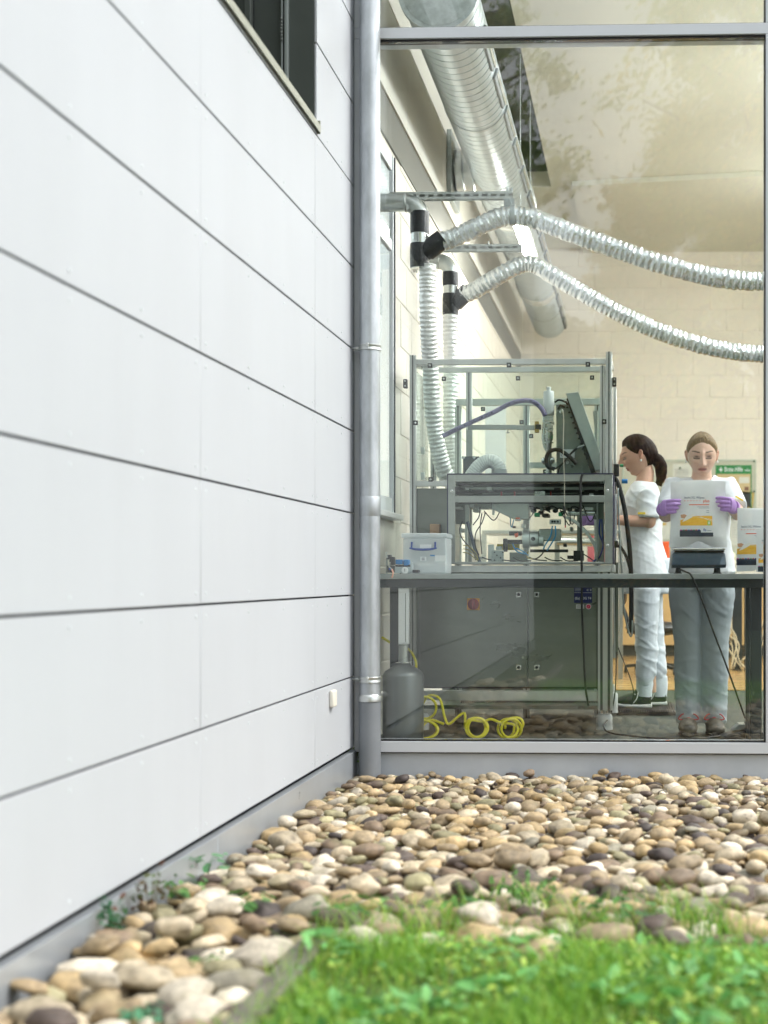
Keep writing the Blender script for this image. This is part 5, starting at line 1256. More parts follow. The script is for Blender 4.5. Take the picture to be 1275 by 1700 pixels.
# canister and yellow coiled hose
YCN = 6.86
q = P(669, 0, YCN).x; s_ = sc(YCN)
cn = thing('steel_canister', (q, YCN + .13, 0), 'grey steel bottle shaped canister on the floor under the left end of the worktop', 'canister')
def ch(py): return P(669, py, YCN).z
yc = 6.845
s2 = sc(yc); ch2 = lambda py: P(669, py, yc).z; q = P(669.5, 0, yc).x
can_m = M('canister_grey', (.17, .19, .19), .34, metal=.55, var=.15, vs=6, rv=.06)
g = G(); g.lathe([(33 * s2, .004), (34.2 * s2, .02), (34.2 * s2, ch2(1122)), (33.6 * s2, ch2(1119)), (30 * s2, ch2(1114)), (11 * s2, ch2(1102)), (9.5 * s2, ch2(1101))], (q, yc, 0), n=48); g.build('body', can_m, cn, ang=50)
g = G(); g.lathe([(10 * s2, ch2(1101)), (10.2 * s2, ch2(1099.5)), (8 * s2, ch2(1098.5)), (7.7 * s2, ch2(1071.5)), (9 * s2, ch2(1070.5)), (9 * s2, ch2(1069.5)), (7.2 * s2, ch2(1069))], (q, yc, 0), n=32); g.build('neck', steel_m, cn, ang=50)
g = G(); g.box(P(661.5, 0, yc).x, P(679, 0, yc).x, yc - .004, yc + .02, ch2(1069), ch2(976)); g.build('riser_channel', M('satin_alu', (.78, .8, .8), .28), cn, bevel=.002)
g = G(); g.box(P(673, 0, yc).x, P(674, 0, yc).x, yc - .006, yc - .0042, ch2(1066), ch2(985)); g.build('riser_slot', steeld_m, cn)
g = G(); g.box(q - .012, q + .014, yc - 34 * s2 - .002, yc - 34 * s2 + .004, .025, .045); g.build('badge', steell_m, cn)
g = G(); g.lathe([(10 * s2 + .012, 0), (10 * s2 + .012, .004), (9.8 * s2, .004)], (q + .004, yc, ch2(1100)), n=28); g.build('neck_ring', steell_m, cn)
YHs = 7.02
def yq(px, py, dy=0): return P(px, py, YHs + dy)
path = [yq(634, 1058), yq(650, 1068), yq(660, 1074, .1), yq(672, 1075, .2), yq(682, 1082, .15), yq(690, 1098, .1), yq(690, 1118, .06), yq(685, 1135, .05)]
g = G(); g.tube(catmull(path, 8), .0068, 10); yh = thing('yellow_air_hose', (yq(760, 0).x, YHs, 0), 'bright yellow coiled air hose on the floor beside the canister', 'hose'); g.build('rising_hose', yellow_m, yh, ang=180)
path = []
def coil(cx, cy, rx, ry, n0, n1, dx, k=14):
    for i in range(int(k * n0), int(k * n1) + 1):
        a = 2 * math.pi * i / k; t = (i / k - n0); path.append(yq(cx + dx * t + rx * math.cos(a), cy + ry * math.sin(a), .03 * math.sin(a * .5)))
coil(706, 1175, 18, 18, -.7, .55, 0)
path += [yq(700, 1170, .04), yq(712, 1155, .02), yq(730, 1160), yq(738, 1190), yq(745, 1202), yq(760, 1190), yq(771, 1184), yq(772, 1200)]
coil(788, 1208, 17, 16, .5, 3.7, 2)
path += [yq(802, 1198), yq(815, 1194), yq(832, 1200)]
coil(838, 1209, 15, 15.5, -.1, 2.3, 6)
path += [yq(868, 1205), yq(862, 1192), yq(842, 1195), yq(838, 1210)]
path = [Vector((p.x, p.y, max(p.z, .012))) for p in path]
g = G(); g.tube(catmull(path, 4), .0068, 9); g.build('coil', yellow_m, yh, ang=180)
path = []; coil(700, 1211, 24, 15, -.6, 1.4, 2); path += [yq(712, 1196), yq(737, 1202)]
path = [Vector((p.x, p.y, max(p.z, .012))) for p in path]
g = G(); g.tube(catmull(path, 4), .0068, 9); g.build('coil', yellow_m, yh, ang=180)
# cardboard block, poster and papers behind
g = G(); a = P(714, 887, YM - .02); b = P(730, 870, YM - .02); g.box(a.x, b.x, YM - .03, YM + .018, tz + .001, b.z); tag(g.build('carton', card_m, bevel=.002), 'small brown carton standing behind the translucent storage box', 'carton')
po = thing('wall_poster', (XI + .02, 10.6, 1.6), 'pale poster with orange and blue bars on the left wall behind the machine', 'poster')
yp0, yp1 = 13.0, 14.6; z0, z1 = PX(780, 780, XI).z, PX(780, 680, XI).z
pa = P(757, 790, 12.5); pb_ = P(774, 675, 12.5)
g = G(); g.box(pa.x - .05, pb_.x + .35, 12.5, 12.52, pa.z - .05, pb_.z + .04); g.build('sheet', M('poster_sheet', (.55, .58, .6), .6), po)
g = G(); g.box(pa.x, pb_.x + .05, 12.494, 12.4995, P(0, 732, 12.5).z, P(0, 727, 12.5).z); g.build('orange_bar', M('poster_orange', (.7, .3, .12), .6), po)
g = G(); g.box(pa.x, pb_.x + .05, 12.494, 12.4995, P(0, 727, 12.5).z + .005, P(0, 721, 12.5).z); g.box(pa.x, pb_.x + .05, 12.494, 12.4995, P(0, 770, 12.5).z, P(0, 759, 12.5).z); g.build('blue_bar', M('poster_blue', (.15, .22, .45), .6), po)
g = G(); g.box(pa.x, pb_.x + .05, 12.494, 12.4995, P(0, 700, 12.5).z, P(0, 698.5, 12.5).z)
for k in range(10): g.box(pa.x + .02, pb_.x + .03, 12.494, 12.4995, P(0, 740 + k * 1.8, 12.5).z, P(0, 739.2 + k * 1.8, 12.5).z)
g.build('print_line', MATS['print_grey'], po)
g = G(); g.box(pa.x + .1, pa.x + .14, 12.53, 12.57, 0, pb_.z); g.box(pa.x - .1, pa.x + .34, 12.4, 12.7, 0, .02); g.build('stand', galvd_m, po)
# ================================================================== BACK OF THE ROOM
YBk = 16.24
def kb(px, py, y=YBk): return P(px, py, y)
nb2 = thing('notice_board', (kb(1180, 0).x, YBk, 1.2), 'framed notice board with papers and a first aid poster on the back wall', 'notice board')
a, b = kb(1036, 917), kb(1252, 766)
g = G(); g.box(a.x, b.x, YBk, YBk + .02, a.z, b.z); g.build('board', M('board_face', (.55, .56, .46), .6), nb2)
g = G(); f = .022
g.box(a.x - f, b.x + f, YBk - .012, YBk + .02, b.z + .0005, b.z + f); g.box(a.x - f, b.x + f, YBk - .012, YBk + .02, a.z - f, a.z - .0005); g.box(a.x - f, a.x - .0005, YBk - .012, YBk + .02, a.z, b.z); g.box(b.x + .0005, b.x + f, YBk - .012, YBk + .02, a.z, b.z); g.build('frame', M('board_frame', (.50, .56, .47), .4), nb2, bevel=.002)
g = G()
for px, py in ((1252, 766), (1252, 816), (1129, 777)): g.lathe([(.012, 0), (.012, .012)], kb(px, py, YBk - .013), (0, -1, 0), 12)
g.build('corner_knob', M('knob_green', (.03, .09, .06), .4), nb2)
def sheet(px0, py0, px1, py1, m_, name='paper', tilt=0):
    a = kb(px0, py1, YBk - .004); b = kb(px1, py0, YBk - .004); g = G(); g.box(a.x, b.x, YBk - .005, YBk - .001, a.z, b.z)
    if tilt:
        c = Vector(((a.x + b.x) / 2, YBk, (a.z + b.z) / 2)); M_ = Matrix.Rotation(R(tilt), 3, 'Y'); g.v = [M_ @ (v - c) + c for v in g.v]
    return g.build(name, m_, nb2)
papm = M('paper_white', (.68, .70, .64), .7); papy = M('paper_tan', (.62, .50, .28), .7); papg = M('paper_ochre', (.62, .44, .10), .7)
sheet(1062, 772, 1080, 790, M('paper_pale_green', (.5, .6, .45), .7)); p1 = sheet(1117, 770, 1148, 800, papm); sheet(1103, 770, 1107, 850, M('paper_pink', (.66, .45, .42), .7)); p2 = sheet(1096, 842, 1112, 895, papm); p3 = sheet(1212, 860, 1240, 905, papm)
es = sheet(1188, 772, 1248, 862, papy, 'first_aid_poster')
gy = YBk - .009
def gb(px0, py0, px1, py1, m_, name, par, y=gy):
    a = kb(px0, py1, y); b = kb(px1, py0, y); g = G(); g.box(a.x, b.x, y, y + .003, a.z, b.z); return g.build(name, m_, par)
grm = M('first_aid_green', (.02, .22, .06), .6)
gb(1188, 772, 1248, 787, grm, 'green_header', es); gb(1188, 787, 1190, 862, grm, 'green_edge', es); gb(1246, 787, 1248, 862, grm, 'green_edge', es); gb(1188, 856, 1248, 860, grm, 'green_band', es)
gb(1194, 778.5, 1199.5, 780.8, wprint, 'cross_bar', es, gy - .002); gb(1196, 776, 1197.8, 783.5, wprint, 'cross_bar', es, gy - .0025)
o = kb(1203, 782.5, gy - .002); lettering('Erste Hilfe', lambda x, z: Vector((o.x + x, gy - .002, o.z + z)), .07, wprint, es, 30 * sc(gy))
g = G(); q = kb(1241, 781, gy - .002)
for dx, h_ in ((-.02, .02), (0, .032), (.02, .02)): g.prism([(q.x + dx - .009, q.z - .006), (q.x + dx + .009, q.z - .006), (q.x + dx * 1.3, q.z - .006 + h_)], gy - .003, gy - .001)
g.build('leaf_emblem', wprint, es)
for px0, py0, px1, py1, m_ in ((1207, 793, 1220, 803, papg), (1227, 792, 1244, 802, papm), (1210, 797, 1215, 802, M('dark_photo', (.2, .1, .06), .6)), (1236, 808, 1243, 814, MATS['dark_photo']), (1206, 808, 1222, 815, papg), (1193, 806, 1203, 814, papm)): gb(px0, py0, px1, py1, m_, 'print_block', es)
sheet(1231, 817, 1251, 842, papg, 'ochre_paper', 6)
g = G()
for k in range(6): a = kb(1233, 822 + k * 3.4, gy); g.box(a.x, a.x + .11, gy - .001, gy + .001, a.z, a.z + .006)
for k in range(5): a = kb(1120, 780 + k * 3, gy); g.box(a.x, a.x + .16, gy - .001, gy + .001, a.z, a.z + .004)
for k in range(8): a = kb(1215, 864 + k * 4, gy); g.box(a.x, a.x + .15, gy - .001, gy + .001, a.z, a.z + .004)
g.build('print_line', MATS['print_grey'], nb2)
gb(1098, 868, 1106, 872, papg, 'print_block', nb2)
# rear benches, cabinets
cabm = M('beech_front', (.60, .42, .19), .45, var=.12, vs=4, stretch=(1, 1, .2))
cb0 = thing('base_cabinet', (0, 14.8, 0), 'row of beech fronted base cabinets along the back of the room', 'cabinet')
yv = 14.8; x = -1.2
while x < 2.2:
    g = G(); g.box(x + .002, x + .598, yv, yv + .02, .12, .80); d = g.build('door', cabm, cb0, bevel=.002)
    g = G(); g.cyl((x + .54, yv - .03, .62), (x + .54, yv - .03, .74), .006, 8); g.cyl((x + .54, yv - .03, .63), (x + .54, yv, .63), .004, 6); g.cyl((x + .54, yv - .03, .73), (x + .54, yv, .73), .004, 6); g.build('handle', steel_m, d); x += .6
g = G(); g.box(-1.2, 2.4, yv + .021, YB - .03, .12, .80); g.build('carcass', cabm, cb0); g = G(); g.box(-1.2, 2.4, yv + .06, YB - .03, 0, .1195); g.build('plinth', M('dark_plinth', (.03, .03, .025), .6), cb0); g = G(); g.box(-1.22, 2.42, yv - .02, YB - .03, .801, .84); g.build('counter', M('counter_grey', (.4, .42, .4), .4), cb0, bevel=.003)
def rearthing(name, label, cat, px0, py0, px1, y, z0, m_, d=.2, bev=.01, grp=None, part='body'):
    a = P(px0, py0, y); b = P(px1, py0, y); t = thing(name, ((a.x + b.x) / 2, y, z0), label, cat, grp); g = G(); g.box(a.x, b.x, y, y + d, z0, a.z); g.build(part, m_, t, bevel=bev); return t
rearthing('parts_bin', 'red orange bin on the rear counter between the two women', 'bin', 1094, 899, 1112, 15.0, .841, orange_m)
rearthing('parts_bin', 'pink topped bin seen through the machine housing on the rear counter', 'bin', 975, 888, 1008, 15.0, .841, M('pinkish', (.5, .12, .15), .5))
rearthing('parts_bin', 'low red bin seen through the left part of the housing', 'bin', 812, 886, 835, 15.0, .841, red_m)
# machine table behind the machine, with pipe rail
t = thing('rear_trolley', (-.6, 11.5, 0), 'grey steel trolley behind the machine seen through its housing', 'trolley')
g = G(); a = P(800, 886, 11.5); b = P(1035, 880, 11.5); g.box(a.x, b.x, 11.5, 12.1, a.z, b.z); g.build('top', steel_m, t, bevel=.003)
for px in (803, 925, 1030): g = G(); x_ = P(px, 0, 11.5).x; g.box(x_ - .02, x_ + .02, 11.5, 11.54, .0, a.z - .001); g.build('leg', steel_m, t)
g = G(); g.cyl(P(925, 899, 11.45), P(1030, 901, 11.45), .035, 16); g.build('crossbar', steell_m, t)
g = G(); g.box(a.x + .02, b.x - .02, 11.52, 12.08, P(0, 1000, 11.5).z, P(0, 935, 11.5).z); g.build('drawer_box', M('trolley_grey', (.55, .55, .48), .5), t)
# dark work stand at the right back
t = thing('rear_stand', (P(1235, 0, 13.2).x, 13.2, 0), 'dark legged work stand behind the right bag end of the bench', 'stand')
yv = 12.6
for px0, px1 in ((1216, 1232), (1236, 1250)):
    a = P(px0, 0, yv).x; b = P(px1, 0, yv).x; g = G(); g.box(a, b, yv, yv + .06, .0, .80); g.build('leg', tableframe_m, t, bevel=.004)
g = G(); g.box(P(1200, 0, yv).x, P(1300, 0, yv).x, yv - .05, yv + .6, .8005, .84); g.build('top', tableframe_m, t, bevel=.003)
for i in range(9):
    rnd = random.Random(i); a = P(rnd.uniform(1195, 1215), rnd.uniform(985, 1030), yv - .06); b = P(rnd.uniform(1200, 1235), rnd.uniform(1060, 1100), yv - .1); m1 = a.lerp(b, .5) + Vector((rnd.uniform(-.1, .05), -.02, -.03)); c = P(rnd.uniform(1195, 1245), 1112, yv - .12)
    g = G(); g.tube(catmull([a, m1, b, Vector((c.x, c.y, .02))], 6), .007, 6); g.build('cable', M('pale_cable', (.62, .55, .38), .5) if i % 3 else black_m, t, ang=180)
for i in range(5):
    rnd = random.Random(20 + i); a = P(1268, 1030 + i * 8, yv - .1); b = P(rnd.uniform(1245, 1260), 1060 + i * 9, yv - .1); c = P(1252, 1110 - i * 7, yv - .1); g = G(); g.tube(catmull([a, b, c], 6), .006, 6); g.build('cable', black_m if i % 2 else MATS['pale_cable'], t, ang=180)
a = P(1253, 1013, yv - .1); g = G(); g.box(a.x - .03, a.x + .03, a.y, a.y + .03, a.z - .0, a.z + .15); g.build('adapter', M('adapter_grey', (.5, .48, .4), .5), t, bevel=.006)
g = G(); g.tube(catmull([(a.x, a.y, a.z), (a.x - .02, a.y, a.z - .15), (a.x + .02, a.y, a.z - .3), (a.x - .12, a.y, a.z - .45)], 6), .008, 6); g.build('cable', MATS['pale_cable'], t, ang=180)
# swivel chair behind the standing woman
yv = 12.2
t = thing('work_stool', (P(1085, 0, yv).x, yv, 0), 'black swivel work stool between the two women near the back', 'stool')
q = P(1088, 0, yv).x; zs_ = P(0, 1046, yv).z
g = G(); g.loft([(q - .24, yv, zs_ + .03), (q, yv, zs_ + .0), (q + .24, yv, zs_ + .03)], [(.2, .05)] * 3, 20, (0, 1, 0)); g.ell((q, yv, zs_ + .03), (.26, .24, .055), 20, 10); g.build('seat', black_m, t)
g = G(); g.cyl((q, yv, .08), (q, yv, zs_), .025, 12); g.build('column', black_m, t)
for k in range(5):
    an = k * 1.2566 + .3; e = (q + .27 * math.cos(an), yv + .27 * math.sin(an), .055); g = G(); g.bar((q, yv, .09), e, .04, .025); o = g.build('leg', black_m, t)
    g = G(); g.cyl((e[0] - .012, e[1], .027), (e[0] + .012, e[1], .027), .027, 12); g.build('castor', rubber_m, o)
g = G(); g.loft([(q - .22, yv + .02, zs_ + .05), (q - .30, yv + .02, zs_ + .25), (q - .29, yv + .02, zs_ + .5)], [(.04, .02)] * 3, 10, (0, 1, 0)); g.ell((q - .29, yv, P(0, 985, yv).z), (.05, .18, .12), 14, 10); g.build('backrest', black_m, t)
# boxes low behind on the floor beside her legs
# pale jars right of the woman
t = thing('glass_jar', (P(1211, 0, 13).x, 13, .84), 'pale glass jars stacked on the rear stand beside the standing woman', 'jars')
g = G(); 
for py in (948, 935, 924): q = P(1210, py, 12.8); g.ell((q.x + .02, 12.8, q.z), (.045, .04, .045), 12, 8)
g.build('jar_stack', M('jar_white', (.8, .78, .6), .2), t)

# platform mat
yv0, yv1 = 8.5, 9.15
t = thing('rubber_mat', (.1, 8.8, 0), 'ribbed black rubber mat under the feet of the dark haired woman', 'mat')
g = G(); x = P(1024, 0, 8.6).x; x1_ = P(1121, 0, 8.6).x; g.box(x, x1_, yv0, yv1, .001, .018); g.build('base', rubber_m, t)
g = G(); 
while x < x1_ - .005: g.box(x, x + .007, yv0 - .004, yv1, .0185, .028); x += .014
tag(g.build('rib', rubber_m, t), kind='stuff')

# ================================================================== BAGS
bagm = M('white_film', (.86, .885, .89), .42, var=.03, vs=12, bump=.15, bs=18)
_t = bagm.node_tree; _tl = nn(_t, 'ShaderNodeBsdfTranslucent'); _tl.inputs[0].default_value = (.86, .88, .88, 1); _mx = nn(_t, 'ShaderNodeMixShader'); _mx.inputs[0].default_value = .3
_t.links.new(_t.nodes['Principled BSDF'].outputs[0], _mx.inputs[1]); _t.links.new(_tl.outputs[0], _mx.inputs[2]); _t.links.new(_mx.outputs[0], _t.nodes['Material Output'].inputs[0])
p_or = M('print_orange', (.86, .42, .02), .5, col2=(.95, .60, .08), vs=25, stretch=(1, 1, 8)); p_dk = M('print_navy', (.02, .035, .06), .45); p_rd = M('print_red', (.80, .16, .08), .5); p_gy = M('print_text', (.16, .20, .27), .5); p_lt = M('print_pale', (.85, .85, .8), .5); p_gn = M('print_green', (.25, .60, .08), .5); p_sk = M('print_hand', (.62, .34, .2), .5)
def bag(px0, px1, pyt, pyb, Y, label, seed, prints, notch=True, flare=1.06, twist=0., depth=.05):
    A = P(px0, pyb, Y); B = P(px1, pyt, Y); cx = (A.x + B.x) / 2; hw = (B.x - A.x) / 2; z0, z1 = A.z, B.z; Hh = z1 - z0
    t = thing('wipes_bag', (cx, Y + .03, z0), label, 'bag', 'white wipe bags on the worktop')
    def wid(s): return hw * (1 + (flare - 1) * max(0, 1 - s * 3) ** 1.0)
    def dep(s): return .004 + depth * (1 - s) ** .8 * min(1, .35 + s * 4)
    def front(x, z):
        s = max(0, min(1, (z - z0) / Hh)); u = max(-1, min(1, (x - cx) / wid(s)))
        n_ = noise.noise(Vector((x * 9, z * 7, seed))) * .006 + noise.noise(Vector((x * 22, z * 12, seed + 5))) * .002
        return Y + .03 - dep(s) * (1 - abs(u) ** 2.6) - n_ * (1 - abs(u) ** 4) + twist * u
    NX, NZ = 40, 44; vs = []; g = G()
    for side in (0, 1):
        for j in range(NZ + 1):
            s = j / NZ; z = z0 + Hh * s
            for i in range(NX + 1):
                u = -1 + 2 * i / NX; x = cx + u * wid(s); zz = z
                if j < 8 and notch: zz += (.030 * math.exp(-((u - .02) / .30) ** 2)) * (1 - j / 8.)
                if j == NZ: zz += .004 * math.sin(u * 2 + seed) - .003 * u * u
                y = front(x, z) if side == 0 else Y + .03 + dep(s) * .8 * (1 - abs(u) ** 2.6) + .001 + twist * u
                vs.append((x, y, zz))
    o = (NX + 1) * (NZ + 1); fs = []
    for j in range(NZ):
        for i in range(NX):
            k = j * (NX + 1) + i; fs.append((k, k + 1, k + NX + 2, k + NX + 1)); fs.append((o + k, o + k + NX + 1, o + k + NX + 2, o + k + 1))
    g.add(vs, fs); g.build('film', bagm, t, ang=180, fix=False)
    ex = (B.x - A.x) / (px1 - px0)
    def F(px, py, off=.0012):
        x = A.x + (px - px0) * ex; z = z1 - (py - pyt) * ex; return Vector((x, front(x, z) - off, z))
    def patch(poly_px, m_, name, off=.0012):
        x0 = min(p[0] for p in poly_px); x1 = max(p[0] for p in poly_px); y0 = min(p[1] for p in poly_px); y1 = max(p[1] for p in poly_px)
        g = G(); N = 14
        for i in range(N):
            xa, xb = x0 + (x1 - x0) * i / N, x0 + (x1 - x0) * (i + 1) / N
            def spn(x):
                ys = []
                for k in range(len(poly_px)):
                    p, q = poly_px[k], poly_px[(k + 1) % len(poly_px)]
                    if (p[0] - x) * (q[0] - x) <= 0 and p[0] != q[0]: ys.append(p[1] + (q[1] - p[1]) * (x - p[0]) / (q[0] - p[0]))
                return (min(ys), max(ys)) if ys else (y0, y1)
            e = (x1 - x0) * 1e-4; a = spn(xa + e); b = spn(xb - e); M2 = 8
            vs = []
            for j in range(M2 + 1): vs += [F(xa, a[0] + (a[1] - a[0]) * j / M2, off), F(xb, b[0] + (b[1] - b[0]) * j / M2, off)]
            g.add(vs, [(2 * j, 2 * j + 1, 2 * j + 3, 2 * j + 2) for j in range(M2)])
        g.build(name, m_, t, fix=False, smooth=False)
    def word(txt, px, py, wpx, m_, size=.03):
        vs, fs = text_geo(txt, size); xs_ = [v.x for v in vs]; k = wpx / (max(xs_) - min(xs_)); g = G()
        g.add([F(px + (v.x - min(xs_)) * k, py - v.y * k, .0016) for v in vs], fs); g.build('lettering', m_, t, smooth=False, fix=False)
    prints(patch, word); return t
def prints_big(dx, dy, k, first='lecht XL Wipes'):
    def X(x): return dx + (x - 1113) * k
    def Yv(y): return dy + (y - 797) * k
    def f(patch, word):
        word(first, X(1136), Yv(827), 33 * k, p_gy); word('plus', X(1167), Yv(833), 10.5 * k, p_rd)
        for i in range(6): word('>', X(1135.5 + i * 5), Yv(832), 2.2 * k, p_rd)
        patch([(X(1143.5), Yv(836.5)), (X(1177), Yv(836.5)), (X(1177), Yv(838)), (X(1143.5), Yv(838))], p_rd, 'print_bar')
        for yy, xx in ((840.5, 1157), (842.5, 1160)): patch([(X(xx), Yv(yy)), (X(1177), Yv(yy)), (X(1177), Yv(yy + .6)), (X(xx), Yv(yy + .6))], p_gy, 'print_bar')
        patch([(X(1172), Yv(847)), (X(1177), Yv(847)), (X(1177), Yv(847.7)), (X(1172), Yv(847.7))], p_gy, 'print_bar'); patch([(X(1172), Yv(850)), (X(1177), Yv(850)), (X(1177), Yv(850.7)), (X(1172), Yv(850.7))], p_gy, 'print_bar')
        patch([(X(1129), Yv(863)), (X(1153), Yv(856)), (X(1182), Yv(856)), (X(1182), Yv(872)), (X(1129), Yv(872))], p_or, 'print_picture')
        patch([(X(1129.5), Yv(854)), (X(1136), Yv(853)), (X(1143), Yv(857)), (X(1138), Yv(861)), (X(1130), Yv(859))], p_sk, 'printed_hand', .0014)
        patch([(X(1132), Yv(866)), (X(1139), Yv(856)), (X(1152), Yv(852)), (X(1149), Yv(858)), (X(1138), Yv(864))], p_lt, 'printed_cloth', .0018)
        patch([(X(1151), Yv(857)), (X(1153), Yv(857)), (X(1182), Yv(862)), (X(1182), Yv(862.6))], p_lt, 'printed_streak', .0015); patch([(X(1162), Yv(857)), (X(1182), Yv(865)), (X(1182), Yv(865.5)), (X(1160), Yv(857.2))], p_lt, 'printed_streak', .0015)
        patch([(X(1174), Yv(864)), (X(1179), Yv(864)), (X(1179), Yv(871.5)), (X(1174), Yv(871.5))], p_gn, 'green_mark', .0018)
        patch([(X(1175.2), Yv(865.5)), (X(1177.8), Yv(865.5)), (X(1177.8), Yv(870)), (X(1175.2), Yv(870))], p_lt, 'mark_centre', .0022)
        patch([(X(1128), Yv(879.5)), (X(1164), Yv(879.5)), (X(1163.5), Yv(883.5)), (X(1183.5), Yv(883.5)), (X(1183.5), Yv(890.5)), (X(1128), Yv(890.5))][:0] or [(X(1128), Yv(880)), (X(1163), Yv(880)), (X(1163), Yv(890.5)), (X(1128), Yv(890.5))], p_dk, 'navy_block')
        patch([(X(1163), Yv(883.8)), (X(1183.5), Yv(883.8)), (X(1183.5), Yv(890.5)), (X(1163), Yv(890.5))], p_dk, 'navy_block')
        cs_ = [(.5, .02, .3), (.05, .3, .1), (.7, .1, .03), (.02, .2, .5), (.5, .05, .2), (.1, .35, .1), (.6, .08, .05), (.05, .05, .4)]
        for i, c_ in enumerate(cs_): patch([(X(1128.5 + i * 4.2), Yv(878.6)), (X(1132 + i * 4.2), Yv(878.6)), (X(1132 + i * 4.2), Yv(880)), (X(1128.5 + i * 4.2), Yv(880))], M('stripe_%s' % 'abcdefgh'[i], c_, .5), 'colour_chip', .0016)
        word('fe', X(1167), Yv(881.5), 5 * k, M('print_mid_blue', (.08, .16, .4), .5)); patch([(X(1173), Yv(880)), (X(1180), Yv(880)), (X(1180), Yv(880.7)), (X(1173), Yv(880.7))], p_gy, 'print_bar')
    return f
YBG = 7.04
bag(1113.5, 1205, 797.5, 908.5, YBG, 'white wipes bag held up by the blonde woman above the scale', 1.3, prints_big(1113.5, 797.5, 1.0), depth=.045)
bag(1225, 1318, 842, 948.5, 6.98, 'taller white wipes bag standing on the right end of the worktop', 4.7, lambda p, w_: prints_big(1208.5, 846, .99)(p, w_), flare=1.03, depth=.05, twist=-.006)
bag(1256.5, 1330, 874, 949.5, 6.89, 'shorter white wipes bag in front of the taller one at the right end', 7.1, lambda p, w_: prints_big(1247, 874.5, .80, 'iacht XL Wipes')(p, w_), notch=False, flare=1.0, depth=.03)

# ================================================================== PEOPLE
def gauss(d, s): return math.exp(-(d / s) ** 2)
def smooth(a, b, x): t = max(0, min(1, (x - a) / (b - a))); return t * t * (3 - 2 * t)
skin_m = None
def skin_mat(name):
    m = bpy.data.materials.new(name); m.use_nodes = True; t = m.node_tree; b = t.nodes['Principled BSDF']
    at = nn(t, 'ShaderNodeAttribute'); at.attribute_name = 'tint'; t.links.new(at.outputs['Color'], b.inputs['Base Color']); b.inputs['Roughness'].default_value = .45
    b.inputs['Subsurface Weight'].default_value = .12; b.inputs['Subsurface Radius'].default_value = (.02, .008, .005); b.inputs['Subsurface Scale'].default_value = .4
    n = nn(t, 'ShaderNodeTexNoise'); n.inputs['Scale'].default_value = 300; bp = nn(t, 'ShaderNodeBump'); bp.inputs['Strength'].default_value = .12; bp.inputs['Distance'].default_value = .001
    g_ = nn(t, 'ShaderNodeNewGeometry'); t.links.new(g_.outputs['Position'], n.inputs['Vector']); t.links.new(n.outputs['Fac'], bp.inputs['Height']); t.links.new(bp.outputs[0], b.inputs['Normal']); return m
skin_m = skin_mat('skin')
